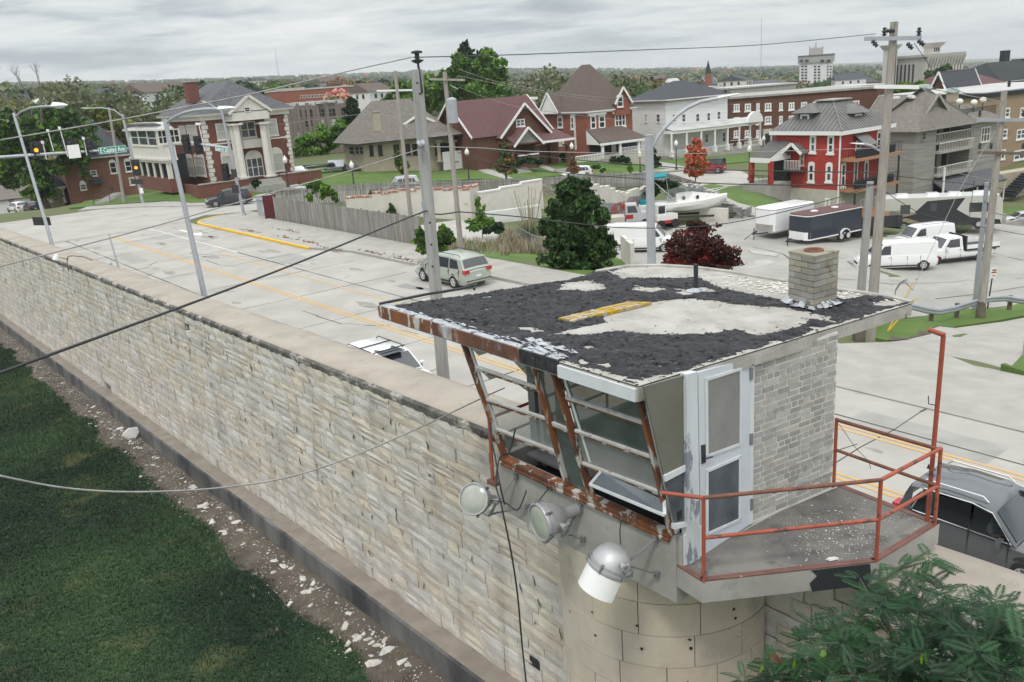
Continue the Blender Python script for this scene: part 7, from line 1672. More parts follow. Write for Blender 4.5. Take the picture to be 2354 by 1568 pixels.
# ---- dump truck bed with wooden side boards
c=PG(2110,560); t=E('dump_trailer','black dump trailer with weathered wooden side boards','trailer',Vector((c.x-2.2,c.y+5,gz(c.x-2.2,c.y+5)+.03)),RZ(azd(96)),'box trailers in the parking lot')
b=MB(); b.abox(-2.7,2.7,-1.1,1.1,.75,1.7); b.build('bed','trim_black',t,local=True); b=MB(); 
for y in (-1.12,1.08): b.abox(-2.75,1.6,y,y+.05,1.7,2.1)
b.build('side_board','deckwood',t,local=True)
for x in (-2.2,-1.1,0,1.1,2.2): b=MB(); b.abox(x,x+.08,-1.16,-1.1,.75,1.75); b.build('stake','trim_black',t,local=True)
for x in (-.9,.1):
    for s in (-1,1): b=MB(); b.lathe(Vector((x,s*1.0,.42)),Vector((0,s,0)),[(0,.42),(.15,.42),(.16,.2),(.12,.18),(.12,0)],14); b.build('wheel','rubber',t,smooth=40,local=True)
# ---- motor boat on trailer
c=PG(1565,512); t=E('motor_boat','white cabin cruiser with teal canopy sitting on a trailer','boat',Vector((c.x,c.y,c.z)),RZ(azd(98))); t.scale=(1.15,1.15,1.3)
mat('teal_cloth',(.0,.22,.25),rough=.8); mat('gelcoat',(.74,.74,.71),rough=.3,coat=.4)
st=[(-3.4,1.15,.9,1.5),(-2.4,1.2,.8,1.5),(-1,1.22,.75,1.52),(.6,1.15,.75,1.6),(2.0,.85,.85,1.7),(3.1,.4,1.1,1.82),(3.7,.06,1.5,1.9)]
b=MB(); 
for x,w,k_,g_ in st: b.v+=[Vector((x,0,k_)),Vector((x,-w*.75,k_+.25)),Vector((x,-w,g_-.25)),Vector((x,-w*1.02,g_)),Vector((x,-w*.8,g_+.08)),Vector((x,w*.8,g_+.08)),Vector((x,w*1.02,g_)),Vector((x,w,g_-.25)),Vector((x,w*.75,k_+.25))]
for i in range(len(st)-1):
    for j in range(9): b.f.append((i*9+j,i*9+(j+1)%9,(i+1)*9+(j+1)%9,(i+1)*9+j))
b.f.append(tuple(range(8,-1,-1))); b.var=[0]*len(b.f); b.build('hull','gelcoat',t,smooth=30,local=True)
b=MB(); cb2=[(-.4,.9,1.55,2.15),(.6,.85,1.6,2.2),(1.8,.55,1.7,2.05),(2.9,.2,1.8,1.95)]
for x,w,a_,z in cb2: b.v+=[Vector((x,-w,a_)),Vector((x,-w*.75,z)),Vector((x,w*.75,z)),Vector((x,w,a_))]
for i in range(3):
    for j in range(3): b.f.append((i*4+j,i*4+j+1,(i+1)*4+j+1,(i+1)*4+j))
b.f.append((0,1,2,3)); b.var=[0]*len(b.f); b.build('cabin_top','gelcoat',t,smooth=30,local=True)
b=MB(); b.add([Vector((.9,-.72,2.2)),Vector((.9,.72,2.2)),Vector((.1,.75,2.75)),Vector((.1,-.75,2.75)),Vector((-1.2,-.95,1.75)),Vector((-1.2,-.9,2.5)),Vector((-1.2,.95,1.75)),Vector((-1.2,.9,2.5)),Vector((.6,-.9,1.9)),Vector((.6,.9,1.9))],[(0,1,2,3),(4,8,0,3,5),(6,7,2,1,9)]); b.build('windscreen','glass_thin',t,local=True)
b=MB(); 
for i in range(5): a=-1+i*.5; b.v+= [Vector((-2.6,a*1.0,3.55-.12*a*a)),Vector((-1.1,a*1.0,3.65-.12*a*a))]
b.f=[(i*2,i*2+1,i*2+3,i*2+2) for i in range(4)]; b.var=[0]*4; cano=b.build('canopy','teal_cloth',t,local=True); sm_=cano.modifiers.new('s','SOLIDIFY'); sm_.thickness=.12
b=MB()
for s in (-1,1): b.tube([Vector((-.9,s*1.0,1.6)),Vector((-1.2,s,3.5))],.025,6); b.tube([Vector((-.3,s*1.0,1.6)),Vector((-2.5,s,3.45))],.025,6); b.tube([Vector((1.8,s*.8,1.7)),Vector((2.4,s*.7,2.2)),Vector((3.6,s*.15,2.4)),Vector((3.7,0,2.4))],.02,6); b.tube([Vector((3,s*.4,1.85)),Vector((3,s*.5,2.3))],.015,6)
b.build('frame_rails','chrome',t,local=True)
b=MB(); b.abox(-3,2.6,-.9,-.8,.45,.6); b.abox(-3,2.6,.8,.9,.45,.6); b.beam(Vector((2.6,0,.5)),Vector((4.4,0,.5)),.1,.1)
for x in (-1.6,-.8): b.lathe(Vector((x,-1.1,.33)),Vector((0,1,0)),[(0,.33),(2.2,.33)],14)
b.build('boat_trailer','trim_black',t,local=True)
b=MB(); b.abox(-3.3,-2.6,-1,1,1.5,1.85); b.build('stern_cover','teal_cloth',t,local=True)
for x in (.2,1.3): b=MB(); b.lathe(Vector((x,-.75,1.9)),Vector((0,-1,0)),[(0,.14),(.12,.13),(.13,0)],10); b.build('porthole','glass_dark',t,local=True)
# ---- small works machine and flatbed buggy
c=PG(1447,522); t=E('flatbed_buggy','old grey cab flatbed truck with wooden box, left of the grey pole','truck',Vector((c.x,c.y,c.z)),RZ(azd(96)))
b=MB(); b.abox(-2.6,2.0,-.8,.8,.45,.6); b.build('chassis','trim_black',t,local=True); b=MB(); b.abox(-2.5,-.4,-.85,.85,.6,1.0); b.build('wooden_box','limestone',t,local=True)
b=MB(); b.v=[Vector((x,y,z)) for y in (-.8,.8) for x,z in ((-.3,.6),(-.3,1.95),(.6,1.95),(.95,1.3),(1.9,1.15),(1.95,.6))]; b.f=[(0,1,2,3,4,5),(11,10,9,8,7,6)]+[(i,i+6,(i+1)%6+6,(i+1)%6) for i in range(6)]; b.var=[0]*8; b.build('cab','paint_silver',t,local=True)
for s in (-1,1): b=MB(); b.add([Vector((-.15,s*.806,1.3)),Vector((.7,s*.806,1.3)),Vector((.5,s*.806,1.85)),Vector((-.15,s*.806,1.85))],[(0,1,2,3)]); b.build('side_window','car_glass',t,local=True)
b=MB(); b.add([Vector((.68,-.7,1.85)),Vector((.68,.7,1.85)),Vector((.98,.7,1.32)),Vector((.98,-.7,1.32))],[(0,1,2,3)]); b.build('windscreen','car_glass',t,local=True)
b=MB(); b.abox(-.3,.3,-.812,-.805,.8,1.15); b.build('red_panel','paint_red',t,local=True)
for x in (-1.8,1.3):
    for s in (-1,1): b=MB(); b.lathe(Vector((x,s*.65,.38)),Vector((0,s,0)),[(0,.38),(.2,.38),(.2,.2),(.15,0)],14); b.build('wheel','rubber',t,smooth=40,local=True)
c=PG(1527,522); t=E('skid_loader','small white and red works machine beside the boat','machine',Vector((c.x,c.y,c.z)),RZ(azd(70)))
b=MB(); b.abox(-1.2,1.0,-.75,.75,.75,1.25); b.build('body','gelcoat',t,local=True); b=MB(); b.abox(-1.25,1.1,-.8,.8,.45,.75); b.build('skirt','paint_red',t,local=True); b=MB(); b.abox(-1.1,-.2,-.7,.7,1.25,2.2); b.build('cab','paint_white',t,local=True)
b=MB(); b.abox(-1.0,-.3,-.712,-.705,1.4,2.1); b.build('side_window','car_glass',t,local=True); b=MB(); b.abox(-.195,-.185,-.6,.6,1.4,2.1); b.build('windscreen','car_glass',t,local=True)
for x in (-.8,.7):
    for s in (-1,1): b=MB(); b.lathe(Vector((x,s*.7,.4)),Vector((0,s,0)),[(0,.4),(.22,.4),(.22,.2),(.18,0)],14); b.build('wheel','rubber',t,smooth=40,local=True)
# ================================================================ poles, lamps, signals
random.seed(300)
def pole(name,label,top,low,pl,rt_,rb,m,cat='utility pole',group=None,zg=None,n=12,extra=0):
    f=(lambda x,y:PV(x,y,pl[1])) if pl[0]=='v' else (lambda x,y:PY(x,y,pl[1]))
    a=f(*top); b_=f(*low); 
    if pl[0]=='v': pass
    d=(b_-a).normalized(); zg_=zg if zg is not None else gz(b_.x,b_.y); 
    if b_.z>zg_: b_=b_+d*((zg_-b_.z)/d.z)
    t=E(name,label,cat,Vector((b_.x,b_.y,zg_)),0,group); b=MB(); N_=7; pts=[a.lerp(b_-Z*.3,i/N_) for i in range(N_+1)]
    b.tube(pts,[rt_+(rb-rt_)*i/N_ for i in range(N_+1)],n); b.build('shaft',m,t,smooth=40); t['a']=0; del t['a']
    return t,a,b_,f
def part(t,name,m,fn,**k): b=MB(); fn(b); return b.build(name,m,t,**k)
def insul(t,p,s=1.0,d=Z):
    part(t,'insulator','darkiron',lambda b:b.lathe(p,d,[(0,.03*s),(.05*s,.09*s),(.10*s,.04*s),(.16*s,.10*s),(.22*s,.04*s),(.27*s,.08*s),(.30*s,.02*s)],10),smooth=40)
CP='utility poles and street poles'
t,a,b_,f=pole('utility_pole','thick grey weathered utility pole rising behind the wall, nearest the camera',(957,160),(1020,875),('v',10.6),.125,.165,'polewood_grey')
part(t,'top_bracket','darkiron',lambda b:(b.beam(a+Z*.25-U*.08,a-Z*.5-U*.14,.05,.03),b.lathe(a+Z*.12-U*.08,Z,[(0,.04),(.04,.12),(.07,.14),(.09,.05),(.2,.05),(.21,.12),(.25,.12),(.27,.03)],10)))
TOPC=a+Z*.35-U*.08
p=f(985,330); part(t,'pin_insulator','galv',lambda b:b.lathe(p-V*.1,-V,[(0,.05),(.05,.1),(.1,.05),(.15,.1),(.2,.03)],10),smooth=40); p=f(985,460); part(t,'bracket','galv',lambda b:(b.beam(p-V*.16,p-V*.14-Z*.25,.03,.06),b.beam(p-V*.14-Z*.2,p-V*.3-Z*.28,.04,.05)))
for x,y in ((972,190),(978,215),(1003,560),(1006,610),(1000,510)): p=f(x,y); part(t,'bolt','darkiron',lambda b:b.box(p-V*.14,U,V,Z,.015,.02,.02))
def lampfix(t,p,d,s=1.0,m='galv'):
    d=d.normalized(); sd_=d.cross(Z).normalized()
    part(t,'lamp_head',m,lambda b:b.add([p+sd_*.04*s,p-sd_*.04*s,p+d*.35*s+sd_*.06*s,p+d*.35*s-sd_*.06*s,p+d*.75*s+sd_*.05*s,p+d*.75*s-sd_*.05*s,p+d*.9*s-Z*.01,p+d*.35*s+Z*.05*s,p+Z*.06*s,p+d*.7*s+Z*.03*s,p-Z*.04,p+d*.4*s-Z*.05*s,p+d*.7*s-Z*.03*s],[(0,2,7,8),(1,8,7,3),(2,4,9,7),(3,7,9,5),(4,6,9),(5,9,6),(0,10,11,2),(1,3,11,10),(2,11,12,4),(3,5,12,11),(4,12,6),(5,6,12)]),smooth=50)
def lamppost(label,top,low,arm,lampend,pl,rt_,rb,name='street_lamp',s=1.0,r=.06):
    t,a,b_,f=pole(name,label,top,low,pl,rt_,rb,'galv',cat='street lamp',group='tall galvanised street lamps')
    pts=[f(*q) for q in arm]; part(t,'arm','galv',lambda b:b.tube(pts,r,8),smooth=40); p=pts[-1]; e=f(*lampend); lampfix(t,p,e-p,s*(e-p).length/.9,'whitepaint'); return t,f
t,f=lamppost('leftmost tall galvanised street lamp behind the wall, dark sign back on its shaft',(31,260),(120,560),[(36,268),(48,257),(70,248),(95,245),(122,244)],(154,241),('v',10.6),.08,.12)
p=f(101,508); part(t,'sign_back','trim_black',lambda b:b.box(p-V*.13,RT,RT.cross(Z),Z,.55,.02,.26))
t,f=lamppost('tall galvanised street lamp behind the wall, second from the left, curved arm',(379,274),(472,685),[(386,281),(402,269),(425,259),(447,254),(475,251),(503,251)],(543,247),('v',10.6),.08,.12)
t,a,b_,f=pole('sign_post','short grey post standing just behind the wall coping',(250,537),(272,612),('v',10.6),.045,.05,'galv',cat='post')
# wood poles behind
t,a,b_,f=pole('utility_pole','slim pale utility pole left of the street name sign',(250,247),(286,471),('Y',97),.12,.17,'polewood',group=CP)
t,a,b_,f=pole('utility_pole','slim pale utility pole without transformer, behind the thick grey one',(908,163),(946,512),('Y',60),.115,.16,'polewood',group=CP)
part(t,'crossarm','whitepaint',lambda b:b.beam(f(866,209),f(947,207),.1,.12))
t,a,b_,f=pole('utility_pole','utility pole carrying a grey transformer, behind the minivan',(1022,165),(1060,575),('Y',52),.12,.17,'polewood',group=CP)
part(t,'crossarm','polewood',lambda b:b.beam(f(987,182)-Vector((0,.2,0)),f(1069,184)-Vector((0,.2,0)),.1,.12)); p=f(1043,283)-Vector((0,.3,0)); part(t,'transformer','galv',lambda b:b.lathe(p,Z,[(0,.05),(.02,.30),(1.35,.30),(1.42,.22),(1.5,.03)],18),smooth=40); part(t,'bushing','darkiron',lambda b:b.lathe(p+Z*1.45,Z,[(0,.04),(.1,.07),(.15,.03),(.2,.07),(.3,.02)],8))
part(t,'bracket','galv',lambda b:b.beam(f(1053,205)-Vector((0,.2,0)),f(1036,196),.05,.05)); 
# signal masts
def signal(t,p,face,h=1.05,w=.36,lit=None,name='signal_head',back=True,dd=.2):
    sd_=face.cross(Z).normalized(); b=MB(); b.box(p,sd_,face,Z,w*.42,dd/2,h/2); o=b.build(name,'trim_black',t)
    if back: b=MB(); b.box(p-face*.02,sd_,face,Z,w*.72,.012,h/2+.14); b.build('backplate','trim_black',o)
    for k in (-1,0,1):
        q=p+face*(dd/2)+Z*(k*h*.31); b=MB(); b.lathe(q,face,[(0,w*.34),(.2,w*.36),(.2,w*.32),(.0,w*.30)],12,a0=-math.pi*.65,a1=math.pi*.65); b.build('visor','trim_black',o)
        b=MB(); b.lathe(q+face*.012,face,[(0,w*.28),(.01,0)],12); b.build('signal_lens','amber' if lit==k else 'glass_dark',o)
    return o
TOCAM=-azd(-15)
t,a,b_,f=pole('signal_mast','traffic signal mast with long arm and green E Capitol Ave sign',(281,262),(330,471),('Y',95),.12,.17,'galv',cat='traffic signal',group='traffic signal masts at the junction')
part(t,'base_flange','galv',lambda b:b.lathe(b_,Z,[(0,.4),(.08,.4),(.1,.25),(.3,.2)],10))
arm0=f(296,342); arm1=f(-60,366); part(t,'mast_arm','galv',lambda b:b.tube([arm0,arm0.lerp(arm1,.5)+Z*.02,arm1],[.12,.16,.2],10),smooth=40)
part(t,'lamp_arm','galv',lambda b:b.tube([f(281,267),f(262,253),f(235,248),f(200,249)],.06,8),smooth=40); lampfix(t,f(204,249),f(183,248)-f(204,249),1.0,'whitepaint')
S1_=f(313.5,385)+TOCAM*.25; signal(t,S1_,TOCAM,1.45,.62,lit=0)
for x in (309,322): 
    p=f(x,417)+TOCAM*.2; part(t,'pedestrian_signal','trim_black',lambda b:b.box(p,RT,TOCAM,Z,.32,.15,.26))
part(t,'control_box','whitepaint',lambda b:b.box(f(326,438)+TOCAM*.2,RT,TOCAM,Z,.18,.08,.3))
def tilt(x0,y0,x1,y1): d=(f(x1,y1)-f(x0,y0)); return d
# street name signs
def sign_text(t,txt,x0,y0,x1,y1,hh,f,off):
    a=f(x0,y0)+TOCAM*off; c=f(x1,y1)+TOCAM*off; d=(c-a); L_=d.length; d.normalize(); up=d.cross(-TOCAM); up=up if up.z>0 else -up; up.normalize(); n_=d.cross(up).normalized(); n_=n_ if n_.dot(TOCAM)>0 else -n_; m_=(a+c)/2
    b=MB(); b.box(m_,d,up,n_,L_/2,hh/2,.02); s_=b.build('name_sign','signgreen',t); b=MB(); w=.035
    for q,hx,hy in ((up*(hh/2-w),L_/2-.03,w/2),(-up*(hh/2-w),L_/2-.03,w/2),(d*(L_/2-w),w/2,hh/2-.03),(-d*(L_/2-w),w/2,hh/2-.03)): b.box(m_+q+n_*.024,d,up,n_,hx,hy,.004)
    b.build('sign_border','whitepaint',s_)
    cu_=bpy.data.curves.new('lettering','FONT'); cu_.body=txt; cu_.align_x='CENTER'; cu_.align_y='CENTER'; cu_.size=hh*.95; cu_.extrude=.004; cu_.offset=.012
    o=bpy.data.objects.new('lettering',cu_); COL.objects.link(o); dg=bpy.context.evaluated_depsgraph_get(); dg.update(); me=bpy.data.meshes.new_from_object(o.evaluated_get(dg)); w_=max(v.co.x for v in me.vertices)-min(v.co.x for v in me.vertices); bpy.data.objects.remove(o)
    me.materials.clear(); me.materials.append(MC['whitepaint']); o=bpy.data.objects.new('lettering',me); COL.objects.link(o); s=min(1,(L_*.9)/w_); sxx=L_*.88/w_
    M=Matrix(((d.x*sxx,up.x,n_.x,0),(d.y*sxx,up.y,n_.y,0),(d.z*sxx,up.z,n_.z,0),(0,0,0,1))); M.translation=m_+n_*.028
    o.parent=s_; o.matrix_local=Matrix.Translation(-Vector(t.location))@M
sign_text(t,'E Capitol Ave',228,347,291,341,.72,f,.3)
p=f(171,348); part(t,'sign_back','whitepaint',lambda b:b.box(p+TOCAM*.25,(f(186,347)-f(156,350)).normalized(),TOCAM,Z,.66,.02,.7))
for (x,y,lit) in ((84,345,0),(205,338,None)): signal(t,f(x,y)+TOCAM*.0,TOCAM,1.5,.8,lit=lit)
signal(t,f(160,338)-TOCAM*.3,TOCAM,1.3,1.1,lit=None)
for (x0,y0,x1,y1) in ((111,300,124,347),(138,294,157,360),(99,327,108,366),(193,318,201,357)): part(t,'detector_post','whitepaint',lambda b:(b.tube([f(x0,y0)+TOCAM*.2,f(x1,y1)+TOCAM*.2],.05,6),b.box(f(x0,y0)+TOCAM*.25,RT,TOCAM,Z,.12,.2,.14)))
t,a,b_,f=pole('signal_mast','traffic signal mast beside the mansion with green Lafayette St sign',(510,256),(561,492),('Y',78),.11,.15,'galv',cat='traffic signal',group='traffic signal masts at the junction')
part(t,'base_flange','galv',lambda b:b.lathe(b_,Z,[(0,.35),(.08,.35),(.1,.22),(.3,.18)],10))
part(t,'mast_arm','galv',lambda b:b.tube([f(529,340),f(440,329)],[.11,.08],8),smooth=40)
part(t,'lamp_arm','galv',lambda b:b.tube([f(510,257),f(500,250),f(478,237)],.05,8),smooth=40); lampfix(t,f(480,238),f(466,233)-f(480,238),.8,'whitepaint')
signal(t,f(429,331),U*-1,1.35,.5); signal(t,f(456,334),U*-1,1.35,.5); signal(t,f(524,396)-RT*.2,U*-1,1.25,.5); part(t,'signal_box','trim_black',lambda b:b.box(f(538,398),RT,TOCAM,Z,.25,.2,.35)); part(t,'signal_box','trim_black',lambda b:b.box(f(541,434)+TOCAM*.2,RT,TOCAM,Z,.3,.15,.35))
part(t,'camera_post','whitepaint',lambda b:(b.tube([f(457,286),f(471,348)],.04,6),b.box(f(455,285),RT,TOCAM,Z,.22,.1,.1)))
sign_text(t,'Lafayette St',495,341,524,345,.42,f,.2)
# square grey mast at right with curved arm
t,a,b_,f=pole('signal_mast','tall plain grey pole with curved lamp arm rising behind the tower roof',(1492,312),(1498,605),('Y',34),.165,.19,'galv',cat='street lamp',n=8)
part(t,'arm','galv',lambda b:b.tube([f(1500,336),f(1514,312),f(1530,292),f(1556,266),(f(1580,248)),f(1610,234),f(1650,226)],.075,8),smooth=40); lampfix(t,f(1650,225),f(1711,213)-f(1650,225),1.05,'whitepaint')
part(t,'photocell','darkiron',lambda b:b.lathe(f(1668,213),Z,[(0,.07),(.1,.06),(.1,0)],8)); part(t,'cap','galv',lambda b:b.lathe(a,Z,[(0,.18),(.03,.18),(.05,0)],8))
# right hand utility poles
t,a,b_,f=pole('utility_pole','tall pale utility pole with two crossarms, right of the chimney',(2056,50),(1999,782),('Y',32),.135,.205,'polewood',group=CP)
part(t,'crossarm','galv',lambda b:b.beam(f(1983,90)-Vector((0,.2,0)),f(2111,88)-Vector((0,.2,0)),.11,.14)); part(t,'crossarm','whitepaint',lambda b:b.beam(f(2005,199)-Vector((0,.2,0)),f(2105,200)-Vector((0,.2,0)),.11,.14))
for x,y in ((2027,84),(2106,84)): insul(t,f(x,y)-Vector((0,.2,0)),1.0)
for x,y,x2,y2 in ((1998,94,2010,108),(2102,94,2117,104),(2078,100,2098,122),(2050,72,2036,72)): insul(t,f(x,y)-Vector((0,.25,0)),1.0,(f(x2,y2)-f(x,y)).normalized())
part(t,'lamp_arm','galv',lambda b:b.tube([f(2023,347),f(2003,335),f(1985,331)],.045,8)); lampfix(t,f(1985,331),f(1955,329)-f(1985,331),.6,'whitepaint')
R1=(t,a,f)
t,a,b_,f=pole('utility_pole','shorter grey utility pole standing in front of the tall one by the chimney',(2001,418),(1979,672),('Y',36),.15,.19,'polewood_grey',group=CP)
t,a,b_,f=pole('utility_pole','utility pole at the right with rusty brown foot beside the guardrail',(2309,208),(2253,735),('Y',38),.125,.19,'polewood',group=CP)
part(t,'crossarm','galv',lambda b:b.beam(f(2240,276)-Vector((0,.2,0)),f(2380,275)-Vector((0,.2,0)),.11,.14)); part(t,'crossarm','bark',lambda b:b.beam(f(2242,350)-Vector((0,.2,0)),f(2370,353)-Vector((0,.2,0)),.11,.13))
for x,y in ((2246,268),(2346,268),(2246,342),(2272,342),(2345,342),(2313,200)): insul(t,f(x,y)-Vector((0,.2,0)),.9)
part(t,'tar_foot','bark',lambda b:b.tube([b_+Z*.9,b_-Z*.1],[.185,.215],12)); R3=(t,a,f)
t,a,b_,f=pole('galvanised_pole','slim galvanised pole immediately left of the rusty footed utility pole',(2269,420),(2240,706),('Y',40),.1,.12,'galv',cat='pole',group=CP)
t,a,b_,f=pole('no_parking_sign','small white and red no parking sign on a black post','unused' and (2284,618),(2267,724),('Y',41),.03,.04,'darkiron',cat='sign')
p=f(2284,627); part(t,'sign_plate','whitepaint',lambda b:b.box(p-Vector((0,.04,0)),X1,Y1,Z,.16,.01,.27))
part(t,'red_print','tail_red',lambda b:(b.box(p-Vector((0,.053,-.14)),X1,Y1,Z,.10,.002,.035),b.box(p-Vector((0,.053,-.03)),X1,Y1,Z,.13,.002,.03),b.box(p-Vector((0,.053,.14)),X1,Y1,Z,.07,.002,.02)))
t,a,b_,f=pole('sign_post','leaning silver sign post at the right edge of the picture',(2362,740),(2346,850),('Y',30),.03,.03,'galv',cat='post')
b=MB(); 
for (x0,y0,x1,y1,Y) in ((2099,649,2079,688,36),(2108,685,2041,762,34),(2062,722,2041,760,33)): b.tube([PY(x0,y0,Y),PY(x1,y1,Y)],.03,6)
mat('yellow_plastic',(.62,.42,.05),rough=.5); o=b.build('guy_guard','yellow_plastic'); T(o,'yellow plastic sleeves on the guy wires beside the guardrail','guy wire guard')
# guardrail
g0=PG(1995,757); g1=PG(2240,722); g2=PG(2480,692); t=E('guardrail','long grey steel guardrail along the parking lot edge','guardrail',g0)
gl=[g0,g1,g2]; prof=[(-.16,0),(-.10,.05),(-.03,.05),(0,0),(.03,.05),(.10,.05),(.16,0)]
for a_,c_ in zip(gl[:-1],gl[1:]):
    n_=8; b=MB(); d=(c_-a_); sd_=Vector((d.y,-d.x,0)).normalized(); sd_=sd_ if sd_.y<0 else -sd_
    for i in range(n_+1):
        p=a_.lerp(c_,i/n_); p=Vector((p.x,p.y,gz(p.x,p.y)+.62)); b.v+=[p+Z*h_+sd_*(.1+o_) for h_,o_ in prof]
    for i in range(n_):
        for j in range(6): b.f.append((i*7+j,i*7+j+1,(i+1)*7+j+1,(i+1)*7+j))
    b.var=[0]*len(b.f); b.build('rail','galv',t,smooth=30)
    k=max(1,int(d.length/1.9))
    for i in range(k): p=a_.lerp(c_,(i+.3)/k); z=gz(p.x,p.y); b=MB(); b.prism([Vector((p.x-.08,p.y,0)),Vector((p.x+.08,p.y,0)),Vector((p.x+.08,p.y+.15,0)),Vector((p.x-.08,p.y+.15,0))],z-.2,z+.78); b.build('rail_post','bark',t)
b=MB(); p=PG(1978,782); b.prism([p+X1*.2,p-X1*.2,p-X1*.2+Y1*.3,p+X1*.2+Y1*.3],p.z-.2,p.z+1.0); o=b.build('timber_stump','bark'); T(o,'dark timber stump beside the foot of the tall pole','post')
# acorn lamps
ac=None
for i,(gx,gy,bx,by,Y,lab) in enumerate(((654,369,666,443,100,'black acorn street lamp in front of the mansion steps'),(805,381,815,436,101,'black acorn street lamp in front of the bungalow lawn, left end'),(1074,351,1079,421,104,'black acorn street lamp before the bungalow front steps'),(1161,365,1165,416,108,'black acorn street lamp beside the dark orange tinged tree'),(1313,337,1317,398,116,'black acorn street lamp before the left side of the Victorian house'),(1471,356,1472,400,118,'black acorn street lamp just left of the tall grey pole'),(1553,331,1555,391,119,'black acorn street lamp in front of the white house'),(1724,344,1722,412,106,'black acorn street lamp left of the red house porch'),(1755,320,1755,356,138,'black acorn street lamp before the brown apartment block'))):
    p=PY(bx,by,Y); q=PY(gx,gy,Y); z=gz(p.x,p.y); 
    t=E('acorn_lamp',lab,'street lamp',Vector((p.x,p.y,z)),0,'black acorn street lamps along the houses'); H_=q.z-z
    def L0_(nm,m,fn): b=MB(); fn(b); o=b.build(nm,m,t,smooth=40,local=True)
    L0_('post','darkiron',lambda b:b.lathe(Vector((0,0,0)),Z,[(0,.25),(.3,.2),(.4,.12),(.9,.10),(1,.075),(H_-.45,.06),(H_-.4,.16),(H_-.3,.12)],10)); L0_('globe','lamp_glass',lambda b:b.lathe(Vector((0,0,H_-.32)),Z,[(0,.12),(.2,.25),(.4,.28),(.6,.2),(.75,.09),(.95,0)],12))
# ================================================================ overhead wires
def pts_(l): return [PY(x,y,Y) for x,y,Y in l]
def wire(l,r,m,label,**k): return cable('overhead_wire',pts_(l),r,m,label,'wire','overhead wires',sub=6,n=5,**k)
wire([(-10,324,16),(243,281,17),(391,253,17.6),(591,213,18.4),(778,169,19),(946,132,19.5)],.014,'wire_pale','pale overhead wire from the left edge to the top of the thick grey pole')
wire([(950,132,19.5),(1177,126,22),(1500,114,26),(1750,103,29),(2012,78,32)],.012,'wire_black','dark overhead wire from the thick grey pole to the tall right pole')
wire([(-10,615,14),(333,526,16),(587,454,18),(780,400,19),(985,337,19.6)],.013,'wire_pale','pale sagging wire crossing the street to the thick grey pole')
wire([(985,337,19.6),(1117,341,23),(1220,348,25),(1495,353,28),(1643,352,30),(2025,340,32)],.012,'wire_pale','pale wire from the thick grey pole past the square pole to the right')
wire([(-10,861,7.5),(470,686,11),(700,598,14),(960,492,18.5),(985,488,19.5),(1010,493,19.6),(1055,487,21)],.017,'wire_black','thick black cable crossing low over the wall from the left edge')
wire([(1055,487,21),(1200,499,23),(1345,516,25),(1445,524,27),(1569,523,29),(1668,514,30),(1792,489,31),(1930,453,32),(2010,423,32)],.016,'wire_black','thick black cable sagging from the transformer pole to the right poles')
wire([(-10,1092,6.2),(150,1122,6.6),(320,1131,7),(520,1120,7.6),(700,1087,8.2),(900,1012,9.4),(1115,912,11.2),(1160,892,12)],.009,'wire_pale','twisted cable drooping over the lawn to the tower')
for l,lab in (([(1117,345,60),(1300,365,50),(1495,381,42),(1643,390,38),(1830,394,34),(2012,397,32)],'upper of two dark telephone wires in front of the houses'),([(1053,350,52),(1192,387,48),(1483,412,42),(1643,422,38),(1850,426,34),(2012,425,32)],'lower of two dark telephone wires in front of the houses')): wire(l,.024,'wire_black',lab)
for l,lab in (([(1053,159,52),(1165,193,60),(1304,216,75),(1416,225,90),(1690,240,140)],'thin pale power wire, uppermost of three going right from the transformer pole'),([(1053,174,52),(1220,208,60),(1388,233,80)],'thin pale power wire, middle of three going right from the transformer pole'),([(1053,200,52),(1204,248,60),(1444,278,80)],'thin pale power wire, lowest of three going right from the transformer pole'),([(610,290,110),(850,262,80),(945,300,60)],'thin wire over the bungalow roof to the slim pole'),
  ([(2110,200,32),(2200,215,34),(2310,235,38)],'pale wire between the two right hand poles'),([(2008,420,32),(2080,470,34),(2150,500,36),(2354,540,40)],'black cable drooping past the motorhome'),([(2010,398,32),(2120,412,36),(2240,425,38),(2380,446,42)],'black cable across the grey house'),([(2262,462,40),(2290,490,38),(2330,495,38),(2390,500,38)],'short black cable at the foot of the right poles'),([(2052,350,32),(2150,385,40),(2300,420,60)],'thin wire from the tall right pole to the grey house'),([(2170,480,50),(2220,520,50),(2239,416,40)],'loose black cable loop hanging in front of the grey house')): wire(l,.015,'wire_pale' if 'pale' in lab or 'thin' in lab else 'wire_black',lab)
wire([(2102,100,32),(2120,125,33),(2180,200,36),(2300,230,38)],.012,'wire_black','dark wire running down from the tall right pole to the right')
wire([(2290,300,38),(2210,430,36),(2110,640,34),(2042,758,33)],.012,'wire_pale','diagonal guy wire running down to the guardrail')
